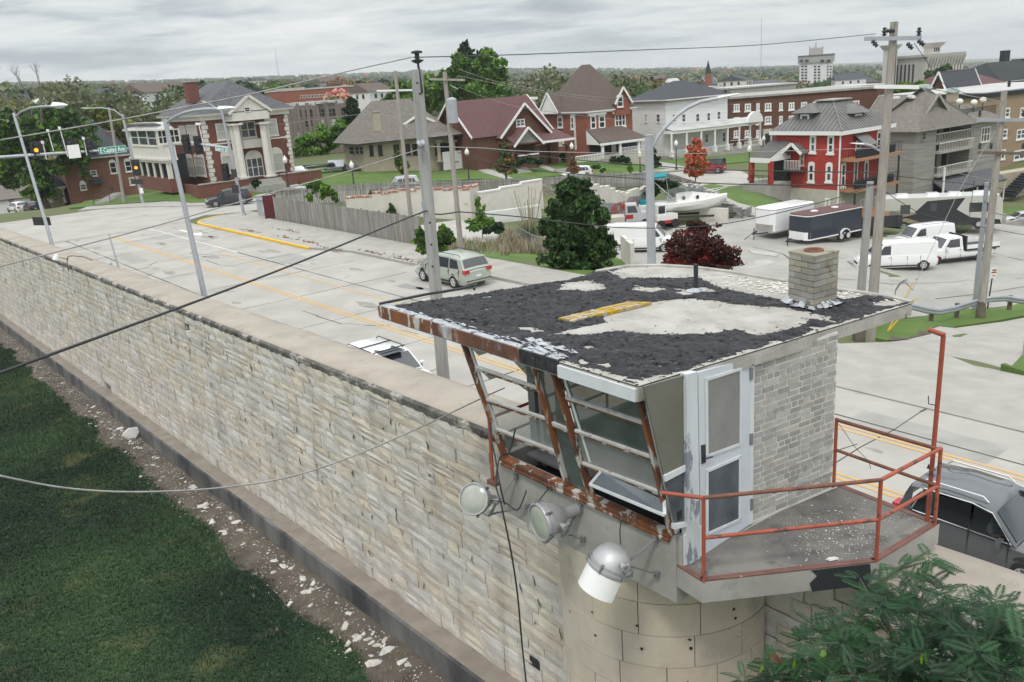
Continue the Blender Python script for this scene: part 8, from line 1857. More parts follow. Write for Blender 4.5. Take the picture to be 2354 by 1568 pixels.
# ================================================================ fences, ruins, retaining walls
def fence(name,label,pl,h,pw,m='fencewood',side=1,step=2.4,gap=.012,top=True):
    P=[PG(*p) if not isinstance(p,Vector) else p for p in pl]; t=E(name,label,'fence',P[0]); b=MB(); pts=[]
    for a,c in zip(P[:-1],P[1:]):
        d=(c-a); d.z=0; L_=d.length; d.normalize(); n_=Vector((d.y,-d.x,0)); x=0
        while x<L_:
            p=a+(c-a)*(x/L_); q=Vector((p.x,p.y,0)); z=gz(p.x,p.y) if not name.startswith('street') else .1; b.cv=rnd(); w=pw*ru(.9,1.0)
            b.box(q+d*w/2+Z*(z+h/2-.05)+n_*ru(-.01,.01),d,n_,Z,w/2-gap,.011,h/2+ru(-.03,.03)); x+=pw
    b.build('planks',m,t,kind='stuff')
    for a,c in zip(P[:-1],P[1:]):
        k=max(1,int((c-a).length/step)); d=(c-a); d.z=0; d.normalize(); n_=Vector((d.y,-d.x,0))*side
        for i in range(k+1):
            p=a.lerp(c,i/k); z=gz(p.x,p.y) if not name.startswith('street') else .1; q=MB(); q.box(Vector((p.x,p.y,z+h/2))+n_*.07,d,n_,Z,.05,.05,h/2+.02); q.build('post','galv' if name=='long_fence' else m,t)
        for hz_ in (.25,h-.25):
            q=MB(); A=a+n_*.03; C_=c+n_*.03; A=Vector((A.x,A.y,(gz(a.x,a.y) if not name.startswith('street') else .1)+hz_)); C_=Vector((C_.x,C_.y,(gz(c.x,c.y) if not name.startswith('street') else .1)+hz_)); q.beam(A,C_,.04,.09); q.build('rail',m,t)
    return t
fence('street_fence','dark weathered board fence along the far pavement',[uvz(70.5,30.1,.1),uvz(47.4,29.95,.1)],1.95,.15,side=-1)
fence('long_fence','long pale board fence running behind the ruined walls',[(622,480),(700,476),(834,466),(1002,459),(1117,453),(1332,440),(1480,432),(1534,434),(1570,448),(1612,464)],1.9,.16,step=3,side=1)
b=MB(); p=uvz(71.5,30.2,.1); b.box(p+Z*1.0,U,V,Z,.07,.6,1.0); o=b.build('fence_end','maroon_paint'); T(o,'dark maroon end board of the street fence','board')
t=E('utility_cabinet','grey metal utility cabinet covered with graffiti at the fence end','cabinet',uvz(73.6,30.6,.1)); b=MB(); b.box(uvz(73.6,30.7,1.0),U,V,Z,.9,.5,.95); b.build('case','galv',t)
b=MB(); b.box(uvz(72.4,30.5,.95),U,V,Z,.25,.45,.85); b.build('dark_panel','darkiron',t)
b=MB()
for k in range(5):
    p=uvz(73.0-.3*k*.5,30.19,1.5-.1*k); b.tube([p,p-Z*.5+U*.1,p-Z*.9-U*.05],.035,5)
b.build('graffiti','whitepaint',t)
for k in range(3): b=MB(); p=uvz(72.9+.5*k,30.15,1.6); b.lathe(p,-V,[(0,.14),(.12,.14),(.15,0)],10); b.build('meter','galv',t)
def rwall(name,label,a,c,h0,h1,th,m,cap=None,jag=0,cat='wall',n=14):
    a=PG(*a) if not isinstance(a,Vector) else a; c=PG(*c) if not isinstance(c,Vector) else c; t=E(name,label,cat,a); d=(c-a); d.z=0; L_=d.length; d.normalize(); n_=Vector((d.y,-d.x,0)); b=MB(); cp=MB()
    for i in range(n):
        p=a.lerp(c,i/n); q=a.lerp(c,(i+1)/n); z=gz(p.x,p.y); h=h0+(h1-h0)*i/n+ru(-jag,jag); b.prism([Vector((p.x,p.y,0)),Vector((q.x,q.y,0)),Vector((q.x,q.y,0))+n_*-th,Vector((p.x,p.y,0))+n_*-th],z-.6,z+h)
        if cap: cp.prism([Vector((p.x,p.y,0))+n_*.04,Vector((q.x,q.y,0))+n_*.04,Vector((q.x,q.y,0))+n_*-(th+.04),Vector((p.x,p.y,0))+n_*-(th+.04)],z+h+.002,z+h+.14)
    b.build('masonry',m,t); 
    if cap: cp.build('coping',cap,t)
    return t,a,c,d,n_
rwall('ruined_wall','low pale ruined wall with broken brick top behind the street fence',(800,502),(1085,505),1.6,2.6,.5,'ruin','ruinbrick',.12)
rwall('ruined_wall','end of the pale ruined wall beside the slim pole',(1085,505),(1105,490),2.6,2.4,.5,'ruin','ruinbrick',.1,n=4)
rwall('white_wall','long whitewashed wall stepping up behind the bright shrub',(1105,498),(1250,478),2.0,2.6,.3,'cream','whitepaint',0,n=3)
rwall('white_wall','lower whitewashed ledge in front of the stepped wall',(1110,515),(1245,500),.9,1.1,.3,'whitesiding',None,0,n=3)
t,a,c,d,n_=rwall('painted_ruin_wall','ruined wall painted grey with red sprayed lettering','x' and (1330,512),(1492,502),2.9,3.3,.4,'ruin',None,.15)
b=MB(); aa=a+(c-a)*.32; zc_=gz(a.x,a.y)
nn2=n_ if n_.y<0 else -n_
def onw(s,z): p=a+(c-a)*s; return Vector((p.x,p.y,gz(p.x,p.y)+z))+nn2*.02
b.add([onw(s,z) for s,z in ((.30,0),(1.0,0),(1.0,2.9),(.86,2.6),(.7,2.75),(.62,2.1),(.3,1.6))],[tuple(range(7))]); b.build('grey_paint','ruingrey',t)
def font(parent,txt,org,dx_,size,m,off=.03,nrm=None):
    cu_=bpy.data.curves.new('lettering','FONT'); cu_.body=txt; cu_.size=size; cu_.extrude=.004; cu_.offset=.02; o=bpy.data.objects.new('lettering',cu_); COL.objects.link(o); dg=bpy.context.evaluated_depsgraph_get(); dg.update(); me=bpy.data.meshes.new_from_object(o.evaluated_get(dg)); bpy.data.objects.remove(o)
    me.materials.clear(); me.materials.append(MC[m]); o=bpy.data.objects.new('lettering',me); COL.objects.link(o); nz=dx_.cross(Z).normalized(); nz=nz if nz.y<0 else -nz
    M=Matrix(((dx_.x,0,nz.x,0),(dx_.y,0,nz.y,0),(0,1,0,0),(0,0,0,1))); M.translation=org-Vector(parent.location); o.parent=parent; o.matrix_local=M; return o
dd_=(c-a); dd_.z=0; dd_.normalize(); font(t,'#JCM  vel !',onw(.42,.7)+nn2*.03,dd_,1.25,'spray_red')
rwall('ruined_wall','grey stained ruin wall behind the boat canopy',(1530,478),(1612,486),2.6,2.2,.4,'ruingrey','ruin',.25)
rwall('low_wall','low white painted wall right of the boat',(1608,508),(1672,510),1.2,1.2,.3,'ruin',None,.05,n=4)
rwall('low_retaining_wall','low concrete retaining wall in front of the lawn at the right edge',(2228,508),(2430,506),.7,1.1,.3,'conc_grey',None,.02,n=5)
rwall('wall_stub','pale concrete wall stub beside the dark tree',(1428,600),(1450,618),1.6,1.5,.25,'cream',None,0,n=2)
# stepped block retaining wall
t=E('retaining_wall','stepped retaining wall of dark concrete blocks below the sloping lawn','retaining wall',PG(1620,492)); 
Q=[(1618,486),(1640,488),(1662,493),(1684,499),(1705,502),(1718,498),(1724,492)]; hts=[2.0,1.8,1.4,1.1,.9,.9,.7]
for i in range(len(Q)-1):
    a=PG(*Q[i]); c=PG(*Q[i+1]); d=(c-a); d.z=0; L_=d.length; d.normalize(); n_=Vector((d.y,-d.x,0)); rows_=int(hts[i]/.2); k=max(1,int(L_/.45)); z=min(gz(a.x,a.y),gz(c.x,c.y))
    for r in range(rows_):
        for j in range(k):
            p=a+d*(L_*(j+.5+(.25 if r%2 else 0))/k); b=MB(); b.box(Vector((p.x,p.y,z+.2*r+.1)),d,n_,Z,L_/k/2-.012,.15,.09); b.build('block','block_dark',t)
    b=MB(); b.box(Vector(((a+c)/2).to_tuple()[:2]+(z+.2*rows_+.03,)),d,n_,Z,L_/2,.18,.035); b.build('cap_stone','conc_grey',t)
# chain link fence
t=E('chain_link_fence','low galvanised chain link fence beside the vacant lot','fence',PG(1188,560)); Q=[(1188,556),(1225,578),(1247,586),(1300,578),(1400,572)]
b=MB(); w_=MB()
for q0,q1 in zip(Q[:-1],Q[1:]):
    a=PG(*q0); c=PG(*q1); w_.tube([a+Z*1.1,c+Z*1.1],.02,5); k=max(2,int((c-a).length/.35))
    for i in range(k):
        p=a.lerp(c,i/k); q=a.lerp(c,(i+1)/k); b.beam(p+Z*.05,q+Z*1.08,.006,.006); b.beam(q+Z*.05,p+Z*1.08,.006,.006)
    q=MB(); q.tube([a-Z*.1,a+Z*1.15],.03,6); q.build('post','galv',t)
w_.build('top_rail','galv',t); b.build('wire_mesh','galv',t,kind='stuff')
# stairs and handrails up the left lawn
t=E('garden_steps','concrete steps with black handrails up the grass bank at left','steps',PG(235,468)); a=PG(236,470); c=PY(275,446,118)
for k in range(9): p=a.lerp(c,k/9); b=MB(); b.box(Vector((p.x,p.y,p.z+.05)),azd(60),azd(-30),Z,.8,.3,.25); b.build('step','concrete',t)
b=MB()
for s in (-1,1): o_=azd(60)*.85*s; b.tube([a+o_,a+o_+Z*1.0,c+o_+Z*1.0,c+o_],.035,6); b.tube([a+o_+Z*.5,c+o_+Z*.5],.025,6)
b.build('handrail','darkiron',t)
for (x,y,lab,cc) in ((1205,398,'stone steps up to the brick bungalow lawn',4),(1300,400,'stone steps below the Victorian house',4)):
    t=E('garden_steps',lab,'steps',PG(x,y)); p=PG(x,y)
    for k in range(cc): b=MB(); b.box(p+azd(-30)*(.35*k)+Z*(.08+.15*k),azd(60),azd(-30),Z,1.1,.2,.1); b.build('step','concrete',t)
# tarpaulin pile next to mansion
p=PG(745,398); b=MB(); random.seed(5); t=E('tarpaulin_pile','heap of grey sheets and boards between the mansion and the bungalow','pile',p)
for k in range(7): b=MB(); c_=p+Vector((ru(-4,5),ru(-1.5,1.5),ru(.3,1.3))); b.box(c_,azd(ru(50,110)),(azd(ru(-40,10))+Z*ru(-.3,.4)).normalized(),Z,ru(1.2,2.6),ru(.8,1.5),.05); b.build('sheet',random.choice(['galv','asphalt_shingle_grey','whitepaint']),t)
# ================================================================ vegetation
random.seed(400); rng=np.random.default_rng(4)
def leafmesh(name,blobs,n,size,m,elong=1.6,shell=.5,flat=.0,droop=0,out=.5):
    """blobs: list of (centre Vector, (rx,ry,rz)); leaf sized diamonds spread through their volume"""
    vol=np.array([b[1][0]*b[1][1]*b[1][2] for b in blobs])**.66; pr=vol/vol.sum(); k=rng.choice(len(blobs),n,p=pr)
    C=np.array([tuple(b[0]) for b in blobs])[k]; RR_=np.array([b[1] for b in blobs])[k]
    d=rng.normal(size=(n,3)); d/=np.linalg.norm(d,axis=1)[:,None]; r=rng.random(n)**(1/3.)*(1-shell)+shell*(.86+.2*rng.random(n)); r=r*(1+.10*np.sin(d[:,0]*9+k)*np.cos(d[:,2]*7+k*2))*(1+out*rng.random(n)**6)
    P=C+d*RR_*r[:,None]
    nrm=d*.25+rng.normal(size=(n,3))*.8; nrm[:,2]+=flat; nrm/=np.linalg.norm(nrm,axis=1)[:,None]
    a=rng.normal(size=(n,3)); a[:,2]-=droop; a-=nrm*(a*nrm).sum(1)[:,None]; a/=np.linalg.norm(a,axis=1)[:,None]; b_=np.cross(nrm,a)
    s=size*(.45+1.0*rng.random(n))[:,None]
    V_=np.stack([P-a*s*elong*.5,P+b_*s*.5+nrm*s*.12,P+a*s*elong*.5,P-b_*s*.5+nrm*s*.12],1).reshape(-1,3)
    me=bpy.data.meshes.new(name); me.vertices.add(4*n); me.vertices.foreach_set('co',V_.ravel()); me.loops.add(4*n); me.loops.foreach_set('vertex_index',np.arange(4*n,dtype=np.int32))
    me.polygons.add(n); me.polygons.foreach_set('loop_start',np.arange(0,4*n,4,dtype=np.int32)); 
    try: me.polygons.foreach_set('loop_total',np.full(n,4,dtype=np.int32))
    except Exception: pass
    me.update(calc_edges=True); me.validate(); at=me.attributes.new('var','FLOAT','FACE'); at.data.foreach_set('value',(rng.random(n)*.9+.01).astype(np.float32)[:len(me.polygons)])
    me.materials.append(MC[m]); return me
def tree(name,label,base,Y,ell,m,n,size,cat='tree',trunk=True,m2=None,tr=.16,depth=.8,group=None,clump=7,bark='bark',shell=.25,branches=5,droop=0,elong=1.6):
    g=PY(base[0],base[1],Y); z=gz(g.x,g.y); bs=Vector((g.x,g.y,min(z,g.z)-.1)); t=E(name,label,cat,Vector((g.x,g.y,bs.z)),0,group); blobs=[]; k=Y/1952
    for (x,y,rx,ry) in ell:
        c=PY(x,y,Y); R_=(rx*k,rx*k*depth,ry*k)
        cl=max(5,int(clump*4)); 
        for i in range(cl):
            d=Vector((random.gauss(0,1),random.gauss(0,1),random.gauss(0,1))).normalized()*ru(.15,.95); s=ru(.12,.29); blobs.append((c+Vector((d.x*R_[0],d.y*R_[1],d.z*R_[2])),(R_[0]*s,R_[1]*s,R_[2]*s)))
    n=int(n*1.5); size*=.68
    me=leafmesh('crown',blobs,n,size,m,shell=shell,droop=droop,elong=elong); o=bpy.data.objects.new('crown',me); COL.objects.link(o); o.parent=t; me.transform(Matrix.Translation(-t.location))
    if m2:
        me=leafmesh('crown',[blobs[i] for i in range(0,len(blobs),2)],n//3,size,m2,shell=.8); o=bpy.data.objects.new('crown_tint_and_highlights',me); COL.objects.link(o); o.parent=t; me.transform(Matrix.Translation(-t.location))  # second leaf colour; on some crowns its lighter leaves are painted highlights
    if trunk:
        top=PY(ell[0][0],ell[0][1],Y); b=MB(); pts=[bs-Z*.2,bs.lerp(top,.35)+Vector((ru(-.1,.1),0,0)),bs.lerp(top,.7),top]; b.tube(pts,[tr,tr*.75,tr*.5,tr*.2],8); b.build('trunk',bark,t,smooth=True)
        for i in range(branches):
            bl_=random.choice(blobs)[0]; s=bs.lerp(top,ru(.3,.75)); q=MB(); q.tube([s,s.lerp(bl_,.5)+Z*.1,bl_],[tr*.4,tr*.25,tr*.08],5); q.build('limb',bark,t,smooth=True)
    return t
tree('broadleaf_tree','large dark green leafy tree just beyond the tower roof',(1340,632),47,[(1315,470,66,58),(1285,530,52,52),(1340,535,68,66),(1385,560,46,48),(1300,590,62,42),(1350,600,74,34),(1310,428,44,26)],'leaf_tree',12500,.235,tr=.15,clump=9,m2='leaf_mid',shell=.3)
tree('maroon_shrub','rounded dark maroon leaved shrub, bright red along its right side',(1612,632),44,[(1600,565,76,50),(1562,590,50,36),(1650,588,54,42),(1612,526,44,20),(1606,606,98,26)],'leaf_maroon',10500,.165,cat='shrub',tr=.08,clump=9,shell=.3)
tree('street_tree','large spreading green street tree at the left edge',(105,440),122,[(40,325,75,80),(130,320,80,75),(80,400,70,40),(175,350,40,60),(0,380,50,60),(110,270,60,30),(30,290,60,30),(95,440,50,30)],'leaf_mid',9500,.66,tr=.45,m2='leaf_bright',clump=8)
# bare limbs above the left tree
t=E('bare_tree','leafless grey limbs rising above the green tree at the left edge','tree',PY(60,420,120)); b=MB(); random.seed(8)
def limb(p,d,l,r,k):
    q=p+d*l; b.tube([p,p.lerp(q,.5)+Vector((ru(-.1,.1),0,ru(-.1,.1)))*l*.3,q],[r,r*.8,r*.6],4)
    if k>0:
        for i in range(random.choice((2,3))): limb(q,(d+Vector((ru(-.6,.6),ru(-.5,.5),ru(-.15,.45)))).normalized(),l*ru(.6,.85),r*.55,k-1)
for (x,y,x2,y2) in ((90,330,70,250),(90,330,20,240),(95,330,95,240)): p=PY(x,y,120); q=PY(x2,y2,120); limb(p,(q-p).normalized(),(q-p).length,.20,0); limb(q,(q-p).normalized(),2.0,.13,4)
b.build('limb','bark_dead',t)
tree('tall_tree','tall bright green and yellow tree behind the maroon roofed bungalow',(1080,300),168,[(1105,200,60,52),(1060,150,34,44),(1130,150,34,48),(1015,205,44,42),(1150,205,24,44),(960,220,40,28)],'leaf_bright',9000,.8,m2='leaf_mid',tr=.5,clump=8)
tree('tall_dark_tree','dark feathery tree rising above the bright yellow and green one',(1075,300),176,[(1070,125,28,24),(1065,150,40,30),(1120,135,26,22),(1040,175,30,20)],'leaf_dark',2600,.8,tr=.3)
tree('dark_conifer','dark evergreen behind the bungalow roof, left of the poles',(812,300),150,[(808,262,20,28),(812,240,16,18),(800,285,22,14)],'leaf_dark',2200,.6,tr=.2)
tree('green_shrubs','bright green bushes and undergrowth between the mansion and bungalow',(745,345),132,[(745,320,50,28),(700,330,40,22),(790,300,36,20),(720,345,50,12)],'leaf_bright',5500,.55,cat='bushes',trunk=False)
tree('yellow_green_tree','yellow and green tree behind the brick house roof',(285,330),170,[(285,300,30,34),(240,275,34,26),(215,255,26,14)],'leaf_yellow',3200,.8,tr=.3,m2='leaf_bright')
tree('green_tree','mid green tree behind the mansion roof, right side of the sapling',(950,270),185,[(930,215,44,30),(905,240,40,24),(965,250,30,30)],'leaf_mid',3600,.8,tr=.3,m2='leaf_bright')
tree('red_autumn_tree','small bright red and orange autumn tree on the pavement',(1599,415),96,[(1601,346,22,27),(1600,370,28,26),(1588,380,18,20),(1614,376,18,20),(1600,396,24,11)],'leaf_red',4200,.36,tr=.08,clump=8)
tree('dark_autumn_tree','dark green street tree tinged orange, beside an acorn lamp',(1162,418),101,[(1160,350,18,22),(1158,375,26,24),(1165,392,28,10)],'leaf_mid',3600,.30,m2='leaf_orange',tr=.08)
tree('orange_shrub','small orange autumn tree before the Victorian house lawn',(1318,406),113,[(1318,390,19,12),(1316,376,9,12),(1314,366,4,8)],'leaf_orange',1500,.3,tr=.05)
tree('lime_sapling','tiny lime green sapling on the Victorian house lawn',(1447,402),117,[(1448,388,7,10),(1449,379,5,6)],'leaf_bright',450,.28,tr=.04)
tree('fence_sapling','bright green sapling growing through the long fence by the cabinet',(735,470),74,[(722,425,18,18),(750,440,18,22),(712,455,10,14),(770,452,10,16)],'leaf_bright',1500,.28,tr=.04,shell=.7)
tree('street_sapling','young green tree beside the slim pole on the bungalow lawn',(925,402),104,[(922,378,20,18),(914,360,12,12)],'leaf_mid',1100,.3,tr=.05,m2='leaf_yellow')
tree('pavement_bush','green bush at the end of the street fence behind the poles',(985,590),50,[(970,560,22,24),(1020,545,30,24),(1000,575,40,14),(965,535,14,14)],'leaf_mid',4200,.2,cat='bush',trunk=False,m2='leaf_bright')
tree('bright_shrub','tall bright yellow green shrub in front of the whitewashed wall',(1110,540),62,[(1110,515,34,18),(1105,490,18,26),(1098,462,8,14),(1130,520,22,12)],'leaf_bright',2600,.22,cat='shrub',trunk=True,tr=.04)
tree('dark_fern_bush','dark ferny bush beside the bright shrub',(1140,540),60,[(1142,525,22,12),(1125,530,16,9)],'leaf_dark',1200,.22,cat='bush',trunk=False)
tree('small_wall_bush','small dark bush against the ruined wall',(903,500),72,[(902,488,16,12),(900,476,6,8)],'leaf_mid',700,.22,cat='bush',trunk=False)
tree('fence_creeper','dark creeper hanging over the long fence near the square pole',(1540,450),80,[(1530,425,30,16),(1555,440,26,14),(1500,440,22,14),(1580,450,14,18)],'leaf_dark',2600,.26,cat='creeper',trunk=False,m2='leaf_mid')
tree('fence_bush','green bush against the long fence by the sapling',(858,470),80,[(858,455,13,15)],'leaf_mid',600,.26,cat='bush',trunk=False)
tree('round_bush','clipped dark round bush beside the brick bungalow steps',(1302,378),126,[(1302,362,18,13)],'leaf_dark',900,.32,cat='bush',trunk=False,clump=9)
tree('clipped_hedge','clipped dark hedge before the Victorian porch',(1426,378),126,[(1412,368,12,9),(1430,367,14,9),(1440,368,10,9)],'leaf_dark',1200,.3,cat='hedge',trunk=False,clump=9)
tree('bungalow_hedge','dark hedge under the brick bungalow porch wall',(1218,380),116,[(1190,372,18,9),(1215,370,20,9),(1240,370,14,9)],'leaf_dark',1400,.3,cat='hedge',trunk=False)
tree('driveway_bush','dark green bush beside the white house driveway',(1510,392),118,[(1508,372,14,16),(1500,350,10,12)],'leaf_dark',900,.32,cat='bush',trunk=False)
tree('porch_yew','dark bush beside the mansion steps',(586,432),100,[(588,421,11,9)],'leaf_dark',500,.3,cat='bush',trunk=False)
tree('step_shrubs','green shrubs beside the stone steps on the Victorian lawn',(1370,395),115,[(1372,384,14,7),(1385,392,8,6)],'leaf_mid',600,.3,cat='shrub',trunk=False)
tree('apartment_shrub','dark shrub by the brown apartment block entrance',(1850,350),130,[(1848,340,12,20),(1835,352,14,10)],'leaf_dark',800,.35,cat='shrub',trunk=False)
tree('courtyard_tree','small green tree in front of the concrete court building',(2155,214),230,[(2150,185,30,22),(2170,165,20,14)],'leaf_mid',1500,1.1,tr=.3)
tree('grey_house_tree','green and yellow tree behind the grey house chimney',(2080,222),150,[(2080,205,30,14),(2050,212,24,12),(2110,200,20,12)],'leaf_bright',1600,.7,tr=.2)
# pampas like tuft
def stalks(name,label,px,py,Y,n,h,spread,m,cat='grass clump',r=.012):
    p=PG(px,py); g=PY(px,py,Y); g.z=gz(g.x,g.y); t=MB()
    for i in range(n):
        a=ru(0,6.28); s=abs(random.gauss(0,spread)); hh_=h*ru(.5,1); q=g+Vector((math.cos(a)*.2,math.sin(a)*.2,0)); e=g+Vector((math.cos(a)*s,math.sin(a)*s,hh_)); e2=e+Vector((math.cos(a)*s*.8,math.sin(a)*s*.8,-hh_*.1)); sd_=Vector((-math.sin(a),math.cos(a),0))*r
        t.add([q-sd_,q+sd_,e+sd_*.8,e-sd_*.8,e2],[(0,1,2,3),(3,2,4)])
    o=t.build(name,m); T(o,label,cat); return o
stalks('pampas_grass','tall pale pampas grass stalks behind the dark tree',1218,548,58,260,1.6,.8,'leaf_mid'); stalks('pampas_plumes','dry feathery pampas plumes standing above their tuft',1218,548,58,26,4.2,1.0,'leaf_tan',r=.04)
random.seed(12)
pts=[]
for k in range(1500):
    q=PG(ru(1150,1270),ru(535,588)); pts.append((q,ru(3,6.5)))
for k in range(700):
    q=PG(ru(960,1150),ru(555,585)); pts.append((q,ru(2,5)))
tufts('dry_weeds','x' and pts,'leaf_tan',.12,.008)
pts=[]
for k in range(9000):
    z_=random.choice([((1985,2300),(752,775)),((1180,1330),(592,632)),((1620,1790),(430,480)),((480,660),(415,462)),((700,1480),(385,425))]); q=PG(ru(*z_[0]),ru(*z_[1])); 
    u_,v_=toUV(q)
    pts.append((q,ru(1.2,2.6)))
random.seed(55)
# leaf litter and weeds along the kerb
b=MB()
for k in range(260):
    c=random.choice(((52,25.6),(60,25.9),(56,26),(66,25.7),(48,26.6),(63,27.5),(44,26.5))); p=uvz(c[0]+random.gauss(0,1.0),c[1]+abs(random.gauss(0,.25)),.15); x=Vector((ru(-1,1),ru(-1,1),0))*.12; y=Vector((-x.y,x.x,0))*.5; b.add([p-x,p+y,p+x+Z*.05,p-y],[(0,1,2,3)])
ST(b.build('leaf_litter','leaf_brown'),'stuff')
# ---- fern leaved tree at lower right
random.seed(500)
def frond_mesh(seed,L_=.30,pairs=15):
    random.seed(seed); P=[];F=[]
    N_=8; rp=[]; 
    for i in range(N_+1): t=i/N_; rp.append(Vector((L_*t,0,-.05*t*t+.02*t)))
    for i in range(pairs):
        t=.08+.92*i/pairs; c=Vector((L_*t,0,-.05*t*t+.02*t)); l=.055*math.sin(math.pi*(.12+.83*t))**.7+.01; w=.009
        for s in (-1,1):
            d=Vector((.38+.25*t,s*1.0,-.16+ru(-.1,.1))).normalized(); n_=Vector((1,0,0))*w
            k=len(P); P+=[c,c+d*l*.5+n_,c+d*l,c+d*l*.5-n_*.7]; F.append((k,k+1,k+2,k+3))
    k=len(P); P+=[rp[0]+Vector((0,.003,0)),rp[0]-Vector((0,.003,0)),rp[-1]]; F.append((k,k+1,k+2))
    return P,F
FR=[frond_mesh(600+i,.25,15) for i in range(5)]
ft=E('fern_leaved_tree','dark green fern leaved tree reaching up beside the wall at the lower right','tree',PV(2060,1640,6.4))
root=PV(2060,1900,6.6)
sites=[]
for (x,y,v,n,sp) in ((2090,1330,7.2,7,60),(2160,1345,7.2,9,60),(2045,1380,7.1,10,50),(2200,1400,7.0,12,70),(2290,1420,7.0,10,60),(1975,1420,7.0,9,55),(1960,1455,6.9,9,60),(2100,1440,6.8,14,90),(2240,1470,6.8,14,90),(2320,1480,6.8,9,60),
    (1900,1480,6.8,9,60),(1985,1500,6.6,12,80),(2080,1510,6.6,14,90),(2200,1530,6.6,14,90),(2320,1550,6.6,10,60),(1860,1520,6.7,9,60),(1780,1540,6.7,9,55),(1830,1555,6.6,9,60),(1930,1560,6.5,10,70),(2040,1575,6.5,12,80),(2150,1590,6.5,12,80),(2340,1430,7.0,7,40),(2000,1350,7.3,4,40),(2270,1560,6.4,10,70),(2150,1290,7.3,2,20),(1745,1565,6.6,5,40)):
    for k in range(int(n*.9)): sites.append((PV(x+random.gauss(0,sp*.5),y+random.gauss(0,sp*.42),v+ru(-.5,.35)),ru(.7,1.15)))
P=[];F=[];var=[]
for (p,s) in sites:
    a0=ru(0,6.28); kf=random.randint(4,7)
    for i in range(kf):
        a=a0+i*6.28/kf+ru(-.4,.4); el=ru(-.5,.45); d=Vector((math.cos(a)*math.cos(el),math.sin(a)*math.cos(el),math.sin(el))); x=d; y=Z.cross(x).normalized(); y=(y+Z*ru(-.35,.35)).normalized(); z=x.cross(y).normalized(); y=z.cross(x); fp,ff_=random.choice(FR); k=len(P); sc_=s*ru(.75,1.1); o_=p+d*.02
        P+=[o_+x*(q.x*sc_)+y*(q.y*sc_)+z*(q.z*sc_) for q in fp]; F+=[tuple(j+k for j in f) for f in ff_]; var+=[rnd()*.9+.01]*len(ff_)
me=bpy.data.meshes.new('leaves'); me.from_pydata([tuple(v-ft.location) for v in P],[],F); me.update(); me.materials.append(MC['leaf_fern']); at=me.attributes.new('var','FLOAT','FACE'); at.data.foreach_set('value',var); o=bpy.data.objects.new('leaves',me); COL.objects.link(o); o.parent=ft; o['kind']='stuff'
b=MB(); b.tube([root,root.lerp(PV(2080,1560,6.6),.7),PV(2085,1500,6.8)],[.06,.045,.03],7); b.build('trunk','bark',ft,smooth=True)
random.seed(501)
for (p,s) in sites[::5]:
    q=MB(); a=root.lerp(PV(2085,1500,6.8),ru(.4,1)); q.tube([a,a.lerp(p,.5)-Z*.05,p],[.018,.012,.004],5); q.build('branch','bark',ft,smooth=True)
for (x,y) in ((1746,1525),(1754,1530),(1824,1515),(1890,1490),(1886,1492),(2120,1500)):
    q=MB(); p=PV(x,y,6.2); 
    for k in range(3): d=Vector((ru(-.03,.03),0,-.13)); o_=Vector((ru(-.03,.03),ru(-.02,.02),0)); q.add([p+o_,p+o_+d*.5+RT*.012,p+o_+d,p+o_+d*.5-RT*.012],[(0,1,2,3)])
    q.build('seed_pod','leaf_pod',ft)
for (x,y) in ((1780,1500),(1790,1505),(1822,1540),(1920,1550)):
    q=MB(); p=PV(x,y,6.2)
    for k in range(3): d=Vector((ru(-.04,.04),0,-.14)); o_=Vector((ru(-.03,.03),ru(-.02,.02),0)); q.add([p+o_,p+o_+d*.5+RT*.014,p+o_+d,p+o_+d*.5-RT*.014],[(0,1,2,3)])
    q.build('dry_pod','leaf_brown',ft)
b=MB(); 
for l in ([(1746,1510),(1720,1480),(1680,1445)],[(1715,1470),(1712,1450),(1700,1440)],[(1708,1462),(1695,1462)]): b.tube([PV(x,y,6.3) for x,y in l],.005,5)
b.build('dead_twig','bark_dead',ft)
# dead twigs and small growth on the wall
b=MB()
for l in ([(262,1005),(262,985),(275,1008),(300,1007),(340,1010)],[(262,1005),(245,1002),(240,1000)],[(575,1040),(560,960),(545,900)],[(575,1040),(590,980),(600,930)],[(262,1010),(270,1030)]): pass
tw2=E('dry_vine','dead brown vine sprig on the wall coping at the left','vine',PV(156,602,8.1)); 
for l in ([(158,622),(154,603),(156,590),(165,588),(190,590),(212,598)],[(156,596),(145,594),(138,592)],[(158,622),(150,606)]):
    q=MB(); q.tube([PV(x,y,8.0) for x,y in l],[.03]+[.02]*(len(l)-1),5); q.build('twig','bark',tw2)
b=MB(); p=PV(129,590,7.95); b.lathe(p,-Z-V*.4,[(-.12,.03),(-.10,.09),(0,.12),(.16,.15),(.17,.12),(.17,0)],14); o=b.build('wall_lamp','whitepaint',smooth=40); T(o,'small round white lamp fixed to the coping near the dead vine','lamp')
b=MB(); p=PV(248,608,9.7); b.lathe(p-Z*.1,Z,[(0,.2),(.15,.2),(.25,.1),(.27,0)],12); o=b.build('dome_light','galv',smooth=40); T(o,'small grey dome just behind the coping, right of the dead vine','lamp')
b=MB(); b.box(PZ(683,765,zcop(24)+.12),U,V,Z,.14,.05,.02); o=b.build('stone_flake','chip'); T(o,'thin white flake lying on the wall coping','stone')
